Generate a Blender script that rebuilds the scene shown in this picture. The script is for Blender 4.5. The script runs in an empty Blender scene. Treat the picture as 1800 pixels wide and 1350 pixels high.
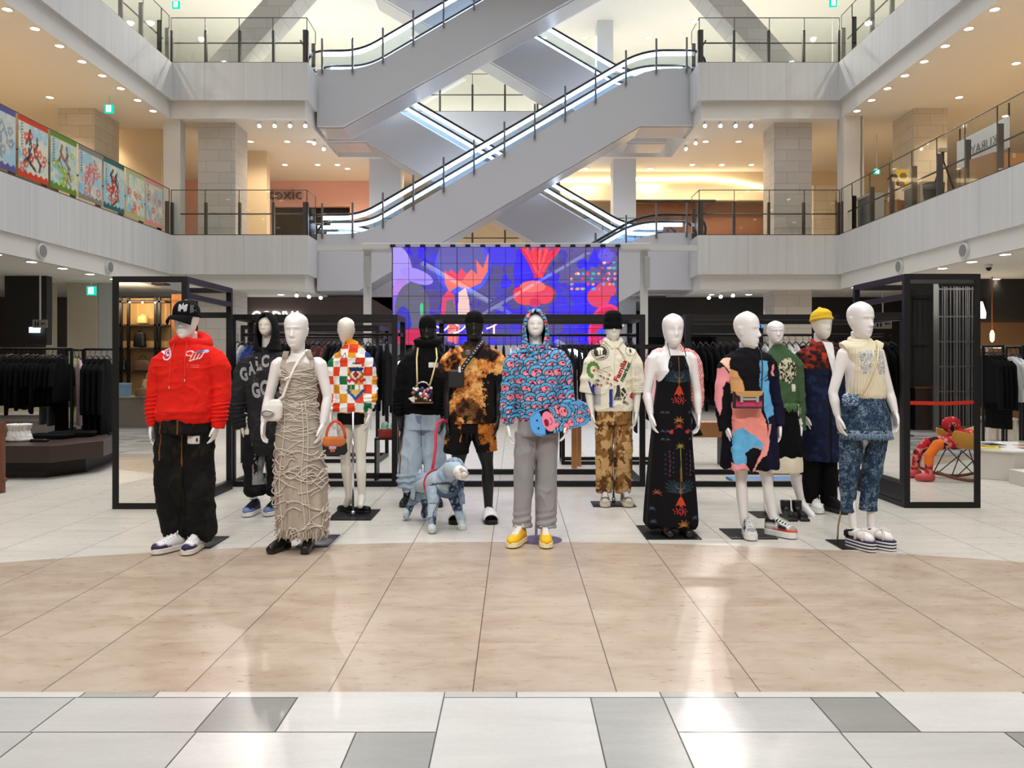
import bpy, bmesh, math, random
import numpy as np
from mathutils import Vector, Matrix
from mathutils.bvhtree import BVHTree
random.seed(7); RNG = np.random.default_rng(7)
SC = bpy.context.scene; COL = SC.collection
PI = math.pi
FP, VX, VY, CH = 1432.0, 905.0, 638.0, 1.372          # focal length in px, vanishing point, lens height
# ------------------------------------------------------------------ camera, world, big lights, exposure
cd = bpy.data.cameras.new('camera'); cam = bpy.data.objects.new('camera', cd); COL.objects.link(cam)
cam.location = (0, 0, CH); cam.rotation_euler = (PI/2, 0, 0)
cd.sensor_fit = 'HORIZONTAL'; cd.sensor_width = 36; cd.lens = FP/1800*36
cd.shift_x = (900-VX)/1800; cd.shift_y = (VY-675)/1800; cd.clip_end = 200
SC.camera = cam
w = bpy.data.worlds.new('world'); SC.world = w; w.use_nodes = True
w.node_tree.nodes['Background'].inputs[0].default_value = (.80, .88, 1, 1)
w.node_tree.nodes['Background'].inputs[1].default_value = 0.25
SC.view_settings.view_transform = 'Standard'; SC.view_settings.look = 'None'
SC.view_settings.exposure = 0.0; SC.view_settings.gamma = 1; SC.view_settings.use_curve_mapping = False
SC.cycles.use_denoising = True
SC.cycles.max_bounces = 8; SC.cycles.diffuse_bounces = 4; SC.cycles.transparent_max_bounces = 24
SC.cycles.sample_clamp_indirect = 6

def lamp(name, kind, loc, energy, col=(1, 1, 1), rot=(0, 0, 0), size=1, size_y=None, spot=1.2, blend=.6, target=None):
    l = bpy.data.lights.new(name, kind); o = bpy.data.objects.new(name, l); COL.objects.link(o)
    l.energy = energy; l.color = col; o.location = loc; o.rotation_euler = rot
    if kind == 'AREA':
        l.size = size
        if size_y: l.shape = 'RECTANGLE'; l.size_y = size_y
    else: l.shadow_soft_size = size
    if kind == 'SPOT': l.spot_size = spot; l.spot_blend = blend
    if target is not None: o.rotation_euler = (Vector(target)-Vector(loc)).to_track_quat('-Z', 'Y').to_euler()
    return o
WARM = (1, .78, .52); NEUT = (1, .95, .88)
sky_ = lamp('skylight', 'AREA', (-.2, 9, 15), 1520, (.95, .97, 1), size=15, size_y=22); sky_.data.spread = 2.0
for x in (-5.5, -2, 1.8, 5.2):                           # unseen spots added behind the photographer as front light on mannequins and floor
    lamp('front_fill_spot', 'SPOT', (x, -1.5, 7.3), 780, NEUT, size=.25, spot=.95, blend=.8, target=(x*.62, 6.2, .6))

# ------------------------------------------------------------------ helpers
def c8(r, g, b): return tuple(((v/255)/12.92 if v/255 <= .04045 else ((v/255+.055)/1.055)**2.4) for v in (r, g, b))
def PX(px, D): return (px-VX)*D/FP
def PZ(py, D): return CH-(py-VY)*D/FP

class MB:
    def __init__(s): s.V = []; s.F = []; s.n = 0
    def add(s, v, f):
        v = np.asarray(v, float).reshape(-1, 3); s.V.append(v); k = s.n
        s.F += [tuple(i+k for i in q) for q in f]; s.n += len(v); return s
    def box(s, x0, x1, y0, y1, z0, z1):
        if x0 > x1: x0, x1 = x1, x0
        return s.add([(x0,y0,z0),(x1,y0,z0),(x1,y1,z0),(x0,y1,z0),(x0,y0,z1),(x1,y0,z1),(x1,y1,z1),(x0,y1,z1)],
                     [(0,3,2,1),(4,5,6,7),(0,1,5,4),(1,2,6,5),(2,3,7,6),(3,0,4,7)])
    def rings(s, R, cap=True):
        R = [np.asarray(r, float) for r in R]; n = len(R[0]); f = []
        for i in range(len(R)-1):
            for j in range(n):
                f.append((i*n+j, i*n+(j+1) % n, (i+1)*n+(j+1) % n, (i+1)*n+j))
        if cap: f.append(tuple(range(n))[::-1]); f.append(tuple((len(R)-1)*n+j for j in range(n)))
        return s.add(np.concatenate(R), f)
    def tube(s, path, r, n=10, cap=True, flat=1.0, up=None):
        P = [Vector(p) for p in path]; k = len(P)
        r = [r]*k if not hasattr(r, '__len__') else list(r)
        ref = Vector(up) if up else None; R = []; a = np.arange(n)*2*PI/n; N = None
        for i in range(k):
            t = (P[min(i+1, k-1)]-P[max(i-1, 0)])
            t = t.normalized() if t.length > 1e-9 else Vector((0, 0, 1))
            if N is None:
                h = ref if ref else (Vector((0, 1, 0)) if abs(t.y) < .9 else Vector((1, 0, 0)))
                N = (h-t*h.dot(t)).normalized()
            else:
                N = (N-t*N.dot(t)); N = N.normalized() if N.length > 1e-6 else Vector((1, 0, 0))
            B = t.cross(N)
            R.append(np.outer(np.cos(a)*r[i]*flat, N)+np.outer(np.sin(a)*r[i], B)+np.array(P[i]))
        return s.rings(R, cap)
    def prism(s, poly, a, b, ax='y'):
        n = len(poly)
        def pt(p, q): return (p[0], q, p[1]) if ax == 'y' else ((q, p[0], p[1]) if ax == 'x' else (p[0], p[1], q))
        v = [pt(p, a) for p in poly]+[pt(p, b) for p in poly]
        return s.add(v, [tuple(range(n)), tuple(range(2*n-1, n-1, -1))]+[(i, i+n, (i+1) % n+n, (i+1) % n) for i in range(n)])
    def lathe(s, prof, c=(0, 0, 0), n=20, sx=1, sy=1):
        a = np.arange(n)*2*PI/n
        return s.rings([np.stack([np.cos(a)*r*sx+c[0], np.sin(a)*r*sy+c[1], np.full(n, z+c[2])], 1) for r, z in prof])
    def ell(s, c, r, n=16, m=10):
        t = np.linspace(-PI/2+.05, PI/2-.05, m)
        return s.lathe([(math.cos(q)*r[0], math.sin(q)*r[2]) for q in t], c, n, 1, r[1]/r[0])
    def torso(s, rs, n=28, p=2.3):
        """closed loft of horizontal rings (z, cx, cy, rx, ry)"""
        a = np.arange(n)*2*PI/n; R = []
        for z, cx, cy, rx, ry in rs:
            ca, sa = np.cos(a), np.sin(a)
            R.append(np.stack([cx+rx*np.sign(ca)*np.abs(ca)**(2/p), cy+ry*np.sign(sa)*np.abs(sa)**(2/p), np.full(n, z)], 1))
        return s.rings(R)
    def shift(s, d): s.V = [v+np.asarray(d) for v in s.V]; return s
    def data(s, name):
        me = bpy.data.meshes.new(name)
        me.from_pydata(np.concatenate(s.V).tolist() if s.V else [], [], s.F); return me

def finish(o, me, m, parent, smooth):
    if m is not None: me.materials.append(m)
    if smooth: me.polygons.foreach_set('use_smooth', np.ones(len(me.polygons), bool))
    if parent is not None: o.parent = parent
    COL.objects.link(o)

def build(name, mb, m, parent=None, smooth=False, bev=0, rel=False, fix=True):
    """link the shapes in mb as ONE mesh object; rel: mb is in world space, parent is an unrotated empty"""
    if rel:
        q = parent; d = Vector((0, 0, 0))
        while q is not None: d += q.location; q = q.parent
        mb.shift(-np.array(d))
    me = mb.data(name)
    if fix:
        bm = bmesh.new(); bm.from_mesh(me); bmesh.ops.recalc_face_normals(bm, faces=bm.faces); bm.to_mesh(me); bm.free()
    o = bpy.data.objects.new(name, me); finish(o, me, m, parent, smooth)
    if bev:
        b = o.modifiers.new('bevel', 'BEVEL'); b.width = bev; b.segments = 2; b.limit_method = 'ANGLE'
    return o

def tag(o, label, cat, group=None):
    o['label'] = label; o['category'] = cat
    if group: o['group'] = group
    return o
def thing(name, label, cat, loc=(0, 0, 0), rz=0, group=None):
    o = bpy.data.objects.new(name, None); COL.objects.link(o); o.empty_display_size = .1
    o.location = loc; o.rotation_euler = (0, 0, rz); return tag(o, label, cat, group)
def struct(name, mb, m, smooth=False, bev=0):
    o = build(name, mb, m, None, smooth, bev); o['kind'] = 'structure'; return o
def dup(root, loc=None, rz=None, label=None, group=None):
    r = root.copy(); COL.objects.link(r)
    if loc is not None: r.location = loc
    if rz is not None: r.rotation_euler = (0, 0, rz)
    if label: r['label'] = label
    if group: r['group'] = group
    for ch in list(root.children):
        k = ch.copy(); COL.objects.link(k); k.parent = r
        for g in ch.children:
            d = g.copy(); COL.objects.link(d); d.parent = k
    return r

# ------------------------------------------------------------------ materials
class NT:
    def __init__(s, name):
        s.m = bpy.data.materials.new(name); s.m.use_nodes = True; s.t = s.m.node_tree; s.t.nodes.clear()
        s.out = s.N('ShaderNodeOutputMaterial')
    def N(s, t, **k):
        n = s.t.nodes.new(t)
        for a, b in k.items():
            if a.startswith('i_'): n.inputs[a[2:].replace('_', ' ')].default_value = b
            elif a[0] == 'I' and a[1:].isdigit(): s.set(n.inputs[int(a[1:])], b)
            else: setattr(n, a, b)
        return n
    def set(s, inp, v):
        if isinstance(v, bpy.types.NodeSocket): s.t.links.new(v, inp)
        elif isinstance(v, bpy.types.Node): s.t.links.new(v.outputs[0], inp)
        else: inp.default_value = v
    def math(s, op, a, b=0.0, clamp=False):
        n = s.N('ShaderNodeMath', operation=op, use_clamp=clamp); s.set(n.inputs[0], a); s.set(n.inputs[1], b); return n.outputs[0]
    def mix(s, f, a, b):
        n = s.N('ShaderNodeMix', data_type='RGBA'); s.set(n.inputs[0], f)
        for i, v in ((6, a), (7, b)):
            s.set(n.inputs[i], (*v, 1) if isinstance(v, tuple) and len(v) == 3 else v)
        return n.outputs[2]
    def co(s, kind='Object'): return s.N('ShaderNodeTexCoord').outputs[kind]
    def xyz(s, v):
        n = s.N('ShaderNodeSeparateXYZ'); s.set(n.inputs[0], v); return n.outputs
    def noise(s, scale, detail=3, rough=.5, vec=None, out=0, dist=0):
        n = s.N('ShaderNodeTexNoise', i_Scale=scale, i_Detail=detail, i_Roughness=rough, i_Distortion=dist)
        s.set(n.inputs['Vector'], vec if vec is not None else s.co()); return n.outputs[out]
    def ramp(s, f, stops, interp='LINEAR'):
        n = s.N('ShaderNodeValToRGB'); e = n.color_ramp; e.interpolation = interp
        while len(e.elements) < len(stops): e.elements.new(.5)
        for el, (p, c) in zip(e.elements, stops): el.position = p; el.color = (*c, 1)
        s.set(n.inputs[0], f); return n.outputs[0]
    def scale(s, v, k):
        n = s.N('ShaderNodeMapping'); s.set(n.inputs[0], v); n.inputs['Scale'].default_value = k; return n.outputs[0]
    def bsdf(s, col, rough=.5, metal=0.0, bump=None, bs=.3, bd=.01, spec=.5, sheen=0):
        b = s.N('ShaderNodeBsdfPrincipled')
        s.set(b.inputs['Base Color'], (*col, 1) if isinstance(col, tuple) else col)
        s.set(b.inputs['Roughness'], rough); b.inputs['Metallic'].default_value = metal
        b.inputs['Specular IOR Level'].default_value = spec
        if sheen: b.inputs['Sheen Weight'].default_value = sheen
        if bump is not None:
            n = s.N('ShaderNodeBump'); n.inputs['Strength'].default_value = bs; n.inputs['Distance'].default_value = bd
            s.set(n.inputs['Height'], bump); s.t.links.new(n.outputs[0], b.inputs['Normal'])
        s.t.links.new(b.outputs[0], s.out.inputs[0]); return s.m

_mc = {}
def mat(name, col, rough=.5, metal=0.0, var=.06, sc=6.0, bump=0.0, bsc=60.0, spec=.5, sheen=0):
    if name in _mc: return _mc[name]
    t = NT(name); n = t.noise(sc, 3)
    c = t.mix(n, tuple(max(0, v*(1-var)) for v in col), tuple(min(1, v*(1+var)) for v in col))
    _mc[name] = t.bsdf(c, rough, metal, t.noise(bsc, 2) if bump else None, bump, .004, spec, sheen)
    return _mc[name]
def cloth(name, col, rough=.85, var=.12, bump=.35, bsc=220.0): return mat(name, tuple(v*.62 if max(col) < .035 else v for v in col), rough, 0, var, 9, bump, bsc, .12 if max(col) < .035 else .25, .0 if max(col) < .035 else .1)
def emit(name, col, st):
    if name in _mc: return _mc[name]
    t = NT(name); e = t.N('ShaderNodeEmission'); e.inputs[0].default_value = (*col, 1); e.inputs[1].default_value = st
    t.t.links.new(e.outputs[0], t.out.inputs[0]); _mc[name] = t.m; return t.m
def glass(name, tint=(.9, .95, .94), refl=.07):
    if name in _mc: return _mc[name]
    t = NT(name); a = t.N('ShaderNodeBsdfTransparent'); a.inputs[0].default_value = (*tint, 1)
    g = t.N('ShaderNodeBsdfGlossy'); g.inputs['Roughness'].default_value = .03
    x = t.N('ShaderNodeMixShader'); x.inputs[0].default_value = refl
    t.t.links.new(a.outputs[0], x.inputs[1]); t.t.links.new(g.outputs[0], x.inputs[2]); t.t.links.new(x.outputs[0], t.out.inputs[0])
    _mc[name] = t.m; return t.m
def vcol(name, rough=.85, bump=.3, bsc=220.0, sheen=.0, spec=.16):
    if name in _mc: return _mc[name]
    t = NT(name); a = t.N('ShaderNodeVertexColor', layer_name='col')
    _mc[name] = t.bsdf(a.outputs[0], rough, 0, t.noise(bsc, 2), bump, .004, spec, sheen); return _mc[name]

M_WHITE = mat('white_plaster', c8(212, 212, 210), .7, var=.03, sc=.6)
M_SOFFIT = mat('white_soffit', c8(225, 222, 216), .8, var=.02, sc=.5)
M_BLACK = mat('black_steel', c8(16, 15, 17), .45, .3, .15)
M_STEEL = mat('brushed_steel', c8(150, 150, 150), .32, .9, .05)
M_CHROME = mat('chrome', c8(225, 225, 228), .12, 1, .02)
M_DARKPOST = mat('dark_bronze_post', c8(86, 80, 76), .4, .5, .08)
M_GLASS = glass('railing_glass', (.97, .985, .978), .04)
M_MIRROR = mat('mirror_glass', (.86, .87, .86), .0, 1, 0)
def stone(name, a, b, sw=2.2, sh=.28):
    t = NT(name); v = t.co(); k = t.scale(v, (1, 1, 1)); x, y, z = t.xyz(k)
    u = t.math('ADD', x, y)
    n = t.N('ShaderNodeCombineXYZ'); t.set(n.inputs[0], u); t.set(n.inputs[1], z)
    br = t.N('ShaderNodeTexBrick', offset=.5); t.set(br.inputs['Vector'], n)
    br.inputs['Scale'].default_value = 1; br.inputs['Brick Width'].default_value = .62; br.inputs['Row Height'].default_value = sh
    br.inputs['Mortar Size'].default_value = .006; br.inputs['Color1'].default_value = (*a, 1)
    br.inputs['Color2'].default_value = (*b, 1); br.inputs['Mortar'].default_value = (*[v*.55 for v in a], 1)
    nz = t.noise(3, 4, .6, t.scale(v, (.6, .6, 9)))
    c = t.mix(t.math('MULTIPLY', nz, .5), br.outputs[0], tuple(v*.7 for v in a))
    return t.bsdf(c, .55, bump=br.outputs[1], bs=.2)
M_STONE = stone('travertine', c8(214, 208, 200), c8(200, 194, 186))
M_STONEW = stone('travertine_pale', c8(218, 211, 200), c8(208, 200, 188))
def parapet_mat():
    t = NT('white_panels'); v = t.co(); x, y, z = t.xyz(v)
    u = t.math('ADD', x, y); f = t.math('FRACT', t.math('MULTIPLY', u, 1.05))
    seam = t.math('LESS_THAN', f, .012)
    st = t.noise(1, 3, .6, t.scale(v, (6, 6, .25)))
    base = t.ramp(st, [(.3, c8(205, 205, 204)), (.7, c8(216, 216, 214))])
    return t.bsdf(t.mix(t.math('MULTIPLY', seam, .35), base, c8(120, 120, 118)), .6)
M_PARA = parapet_mat()
# ------------------------------------------------------------------ the building
F1, F2, F3 = 0.0, 4.51, 8.75                      # floor levels
C1, C2, C3 = 3.19, 7.41, 11.6                     # ceilings
XL, XR, YB, YH = -8.42, 7.95, 20.0, 23.9          # atrium edges, far gallery edge, far side of the escalator hole
BL, BR = -5.08, 4.5                               # edges of the two projecting landings
YF = 28.5

def floor_mat():
    t = NT('atrium_floor_tiles'); v = t.co(); x, y, z = t.xyz(v)
    fx = t.math('FRACT', t.math('DIVIDE', t.math('ADD', x, .1755+60), .6))
    fy = t.math('FRACT', t.math('DIVIDE', t.math('ADD', y, 60-3.396), .6))
    def edge(f, k): return t.math('MAXIMUM', t.math('LESS_THAN', f, k), t.math('GREATER_THAN', f, 1-k))
    jx, jy = edge(fx, .0045), edge(fy, .0035)
    d2 = t.math('ADD', t.math('POWER', x, 2), t.math('POWER', t.math('ADD', y, 3.65), 2))
    r = t.math('SQRT', d2)
    brown = t.math('MULTIPLY', t.math('LESS_THAN', r, 9.9), t.math('GREATER_THAN', y, 3.39))
    cell = t.N('ShaderNodeTexWhiteNoise', noise_dimensions='2D')
    cv = t.N('ShaderNodeCombineXYZ'); t.set(cv.inputs[0], t.math('FLOOR', t.math('DIVIDE', t.math('ADD', x, .1755+60), .6)))
    t.set(cv.inputs[1], t.math('FLOOR', t.math('DIVIDE', t.math('ADD', y, 60-3.396), .6))); t.set(cell.inputs['Vector'], cv)
    off = t.N('ShaderNodeVectorMath', operation='ADD'); t.set(off.inputs[0], v)
    t.set(off.inputs[1], cell.outputs['Color'])
    n1 = t.noise(3.2, 6, .62, t.scale(off, (.8, 1.5, 1)), dist=.6); n2 = t.noise(16, 4, .7, t.scale(off, (.6, 1.6, 1)))
    nb = t.math('ADD', t.math('MULTIPLY', n1, .7), t.math('MULTIPLY', n2, .3))
    cb = t.ramp(nb, [(.25, c8(150, 130, 110)), (.42, c8(170, 150, 131)), (.55, c8(182, 164, 145)), (.76, c8(193, 177, 160))])
    nw = t.noise(2.2, 5, .6, t.scale(off, (.5, 5, 1)))
    cw = t.ramp(nw, [(.25, c8(190, 184, 172)), (.5, c8(204, 198, 187)), (.8, c8(211, 206, 196))])
    base = t.mix(brown, cw, cb)
    base = t.mix(t.math('MULTIPLY', jy, .3), base, c8(90, 76, 62))
    base = t.mix(t.math('MULTIPLY', jx, .85), base, c8(66, 56, 48))
    rg = t.math('ADD', .22, t.math('MULTIPLY', n2, .15))
    return t.bsdf(base, rg, spec=.4)
M_FLOOR = floor_mat()
struct('floor', MB().box(-15, 14.5, 3.396, YF, -.2, 0), M_FLOOR)
# mixed pale and grey tiles of the walkway in the foreground
def strip():
    W, L, L2, G, G2, S = (232, 228, 222), (214, 211, 206), (206, 204, 200), (160, 159, 153), (176, 174, 168), (190, 188, 182)
    T = []
    y0, y1, y2, y3 = 3.396, 3.336, 3.023, 2.70
    bx = lambda px, D: (px-VX)*D/FP
    top = [(-300, 146, W), (146, 275, S), (275, 402, W), (402, 529, W), (781, 908, L), (908, 1161, W), (1161, 1294, S), (1294, 1543, W), (2000, 2100, W)]
    for a, b, c in top: T.append((bx(a, 3.37), bx(b, 3.37), y1, y0, c))
    T += [(-2.99, -2.4, y2, y1, W), (-2.4, -1.8, y2, y1, L2), (-1.8, -1.19, y2, y1, L), (-1.19, -.89, y2, y1, G), (-.89, -.291, y2, y0, W),
          (-.291, .31, y3, y1, W), (.31, .605, y3, y1, S), (.605, 1.21, y2, y1, L2), (1.21, 1.507, y2, y1, G), (1.507, 2.11, y2, y0, W),
          (2.11, 2.7, y2, y1, L), (-2.6, -1.788, y3, y2, L2), (-1.788, -1.182, y3, y2, L), (-1.182, -.589, y3, y2, W), (-.589, -.291, y3, y2, G2),
          (.605, 1.207, y3, y2, L), (1.207, 1.815, y3, y2, L), (1.815, 2.1, y3, y2, G), (2.1, 2.7, y3, y2, W)]
    rr = random.Random(3)
    y = y3
    while y > -7:                                     # the walkway goes on under and behind the photographer
        x = -15-rr.random()*.3
        while x < 14.4:
            wd = rr.choice([.3, .6, .6]); T.append((x, x+wd, y-.3, y, rr.choice([W, L, L2, L, G2, S, W]))); x += wd
        y -= .3
    for sgn in (-1, 1):
        for (ya, yb) in ((y1, y0), (y2, y1), (y3, y2)):
            x = 2.7 if sgn > 0 else -2.99
            while abs(x) < 14.4:
                wd = rr.choice([.3, .6, .6]); T.append((min(x, x+sgn*wd), max(x, x+sgn*wd), ya, yb, rr.choice([W, L, L2, W, S]))); x += sgn*wd
    return T
def floor_strip():
    V, Fc, C = [], [], []; g = .0028
    for x0, x1, ya, yb, c in strip():
        k = len(V); V += [(x0+g, ya+g, .002), (x1-g, ya+g, .002), (x1-g, yb-g, .002), (x0+g, yb-g, .002)]
        Fc.append((k, k+1, k+2, k+3)); C += [(*c8(*c), 1)]*4
    me = bpy.data.meshes.new('floor_walkway'); me.from_pydata(V, [], Fc)
    a = me.color_attributes.new('col', 'FLOAT_COLOR', 'POINT'); a.data.foreach_set('color', np.array(C, 'f').ravel())
    t = NT('walkway_tiles'); vc = t.N('ShaderNodeVertexColor', layer_name='col')
    n = t.noise(2.5, 5, .65, t.scale(t.co(), (.6, 3, 1)), dist=.4); n2 = t.noise(40, 3, .7)
    k = t.math('ADD', .56, t.math('ADD', t.math('MULTIPLY', n, .24), t.math('MULTIPLY', n2, .10)))
    sc = t.N('ShaderNodeVectorMath', operation='SCALE'); t.set(sc.inputs[0], vc.outputs[0]); t.set(sc.inputs['Scale'], k)
    t.bsdf(sc.outputs[0], .25, spec=.4); me.materials.append(t.m)
    o = bpy.data.objects.new('floor_walkway', me); COL.objects.link(o); o['kind'] = 'structure'
    struct('floor_grout', MB().box(-15, 14.5, -7.5, 3.396, -.2, 0), mat('grout', c8(92, 88, 82), .8))
floor_strip()

# slabs with their two-step white fascia: left, right, far galleries at levels 2 and 3
M_F2 = mat('gallery_floor', c8(214, 200, 178), .35, var=.05)
n = 1
for lv, (cz, fz, st) in {2: (C1, F2, 3.55), 3: (C2, F3, 7.825)}.items():
    z1 = fz-.01
    for nm, bx in (('left', (-15, XL-.1, -7, YF)), ('right', (XR+.1, 14.5, -7, YF)), ('back_left', (XL-.1, BL-.1, YB+.12, YF)),
                   ('back_right', (BR+.1, XR+.1, YB+.12, YF)), ('back', (BL-.1, BR+.1, YH, YF))):
        b = MB().box(bx[0], bx[1], bx[2], bx[3], cz, z1)
        struct('ceiling_%s_level_%d' % (nm, lv-1), b, M_SOFFIT)
    # fascia, upper step
    b = MB()
    b.box(XL-.1, XL, -7, YB, st, fz); b.box(XL-.1, BL, YB, YB+.12, st, fz); b.box(BL-.1, BL, YB+.12, YB+.95, st, fz)
    struct('trim_%d' % n, b, M_PARA); n += 1
    b = MB()
    b.box(XR, XR+.1, -7, YB, st, fz); b.box(BR, XR+.1, YB, YB+.12, st, fz); b.box(BR, BR+.1, YB+.12, YB+.95, st, fz)
    struct('trim_%d' % n, b, M_PARA); n += 1
    # thin dark kerb where the glass stands
    b = MB()
    b.box(XL-.06, XL-.02, -7, YB, fz, fz+.025); b.box(XL-.06, BL-.02, YB+.04, YB+.08, fz, fz+.025); b.box(BL-.06, BL-.02, YB+.04, YB+.95, fz, fz+.025)
    b.box(XR+.02, XR+.06, -7, YB, fz, fz+.025); b.box(BR+.02, XR+.06, YB+.04, YB+.08, fz, fz+.025); b.box(BR+.02, BR+.06, YB+.04, YB+.95, fz, fz+.025)
    b.box(BL, BR, YH+.04, YH+.08, fz, fz+.025)
    struct('trim_%d' % n, b, M_DARKPOST); n += 1
    # gallery floor finish
    b = MB()
    for bx in ((-15, XL-.1, -7, YF), (XR+.1, 14.5, -7, YF), (XL-.1, BL-.1, YB+.12, YF), (BR+.1, XR+.1, YB+.12, YF), (BL-.1, BR+.1, YH, YF)):
        b.box(*bx, z1, fz)
    struct('floor_level_%d' % lv, b, M_F2 if lv == 2 else mat('gallery_floor_pale', c8(214, 214, 206), .35, var=.05))
b = MB()
for bx in ((-15, XL-.1, -7, YF), (XR+.1, 14.5, -7, YF), (XL-.1, XR+.1, YB+.12, YF)): b.box(*bx, C3, C3+.3)
struct('ceiling_level_3', b, M_SOFFIT)
M_WARMW = mat('cream_wall', c8(226, 208, 180), .7, var=.04, sc=.7)
M_GREYW = mat('grey_wall', c8(190, 190, 188), .7, var=.04, sc=.7)
M_DARKW = mat('dark_shopfront', c8(38, 33, 31), .55, var=.15, sc=.8)
M_PINK = mat('pink_wall', c8(230, 180, 170), .7, var=.05, sc=.7)
M_CREAMP = mat('cream_panel', c8(205, 192, 170), .6, var=.04)
struct('wall_left_level_1', MB().box(-15.2, -15, -7, YF, 0, C1), M_DARKW)
M_NEUW = mat('offwhite_wall', c8(232, 228, 218), .7, var=.03, sc=.7)
struct('wall_left', MB().box(-15.2, -15, -7, YF, C1, C2), M_WARMW); struct('wall_left_level_3', MB().box(-15.2, -15, -7, YF, C2, C3+.3), M_NEUW); struct('wall_right_level_3', MB().box(14.5, 14.7, -7, YF, C2, C3+.3), M_NEUW); struct('wall_back_level_3', MB().box(-15, 14.5, YF, YF+.2, C2, C3+.3), M_NEUW)
struct('wall_right_level_1', MB().box(14.5, 14.7, -7, YF, 0, C1), M_DARKW)
struct('wall_right', MB().box(14.5, 14.7, -7, YF, C1, C2), M_WARMW)
struct('wall_back_level_1', MB().box(-15, 14.5, YF, YF+.2, 0, C1), M_DARKW)
struct('wall_back', MB().box(-15, 14.5, YF, YF+.2, C1, C2), M_WARMW)
struct('wall_front', MB().box(-15.2, 14.7, -7.2, -7, 0, C3+.3), M_GREYW)

# ---- columns
def column(name, pl, pr, D, z0, z1, m, depth=.9):
    return struct(name, MB().box(PX(pl, D), PX(pr, D), D, D+depth, z0, z1), m)
k = 1
for z0, z1 in ((F1, C1), (F2, C2)):
    for pl, pr in ((348, 414), (1361, 1427)):
        column('column_%d' % k, pl, pr, 20.45, z0, z1, M_STONE if z0 else M_STONEW); k += 1
    for pl, pr in ((649, 704), (1078, 1118)):
        column('column_%d' % k, pl, pr, 24.1, z0, z1, M_WHITE, .7); k += 1
column('column_%d' % k, 103, 166, 19.3, F2, C2, M_STONEW, 1.1); k += 1
column('column_%d' % k, 1607, 1665, 19.3, F2, C2, M_STONEW, 1.1); k += 1
column('column_%d' % k, 1050, 1078, 24.3, F3, C3, M_WHITE, .7); k += 1
# leaning stone columns at level 3
for s, px0, px1 in ((1, 352, 412), (-1, 1354, 1414)):
    D = 20.5; x0, x1 = PX(px0, D), PX(px1, D); xo = s*2.55
    b = MB(); v = []
    for z, o in ((F3, 0), (C3, xo)):
        v += [(x0+o, D, z), (x1+o, D, z), (x1+o, D+.8, z), (x0+o, D+.8, z)]
    b.add(v, [(0,3,2,1),(4,5,6,7),(0,1,5,4),(1,2,6,5),(2,3,7,6),(3,0,4,7)])
    struct('column_%d' % k, b, M_STONE); k += 1

# ---- shopfronts and partitions on level 2
D = 27.0
struct('wall_shop_pink', MB().box(-13, PX(700, D), D, D+.2, F2+2.05, C2).box(-13, PX(476, D), D, D+.2, F2, F2+2.05).box(PX(615, D), PX(700, D), D, D+.2, F2, F2+2.05), M_PINK)
struct('wall_shop_dark_opening', MB().box(PX(476, D), PX(615, D), D+.3, D+.4, F2, F2+2.05), mat('shop_dark', c8(22, 16, 14), .6))
D = 23.2
struct('wall_partition_left', MB().box(PX(418, D), PX(469, D), D, D+.3, F2, C2), M_WARMW)
D = 19.6
struct('wall_partition_gallery_left', MB().box(PX(268, D)-.0, PX(299, D), D+.6, D+.9, F2, C2), M_WHITE)
struct('wall_panel_left', MB().box(PX(166, 19.3), PX(192, 20.5), 20.4, 20.5, F2, C2).box(PX(192, 20.5), PX(268, 20.5), 21, 21.1, F2, C2), M_WARMW)
D = 19.9
struct('wall_partition_gallery_right', MB().box(PX(1483, D), PX(1512, D), D, D+.4, F2, C2).box(PX(1516, D), PX(1519, D), D, D+.1, F2, C2), M_WHITE)
struct('wall_panel_right', MB().box(PX(1430, 24), PX(1468, 24), 24, 24.2, F2, F2+2.1), M_STONEW)
D = 25.7
struct('wall_reception', MB().box(PX(985, D), 12, D, D+.2, F2+2.0, C2), M_WARMW)
struct('wall_reception_shelf_back', MB().box(PX(1118, D), PX(1352, D), D+.5, D+.6, F2, F2+2.0), mat('brown_shop', c8(128, 84, 62), .6, var=.2))
struct('trim_30', MB().box(PX(1118, D)-.05, PX(1258, D), D-.02, D+.1, F2+1.95, F2+2.01), M_BLACK)
cv = MB()                                         # curved warm cove light over the reception wall
pts = [(985, 317), (1120, 315), (1240, 313), (1290, 318), (1352, 331)]
for (a, ya), (b_, yb) in zip(pts, pts[1:]):
    xa, xb, za, zb = PX(a, D-.1), PX(b_, D-.1), PZ(ya, D-.1), PZ(yb, D-.1)
    cv.add([(xa, D-.1, za-.05), (xb, D-.1, zb-.05), (xb, D-.1, zb+.05), (xa, D-.1, za+.05), (xa, D, za-.05), (xb, D, zb-.05), (xb, D, zb+.05), (xa, D, za+.05)],
           [(0,1,2,3),(4,7,6,5),(0,4,5,1),(1,5,6,2),(2,6,7,3),(3,7,4,0)])
tag(build('cove_light', cv, emit('cove_glow', (1, .80, .5), 6)), 'long curved warm cove light strip above the cream reception wall', 'light')
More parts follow.
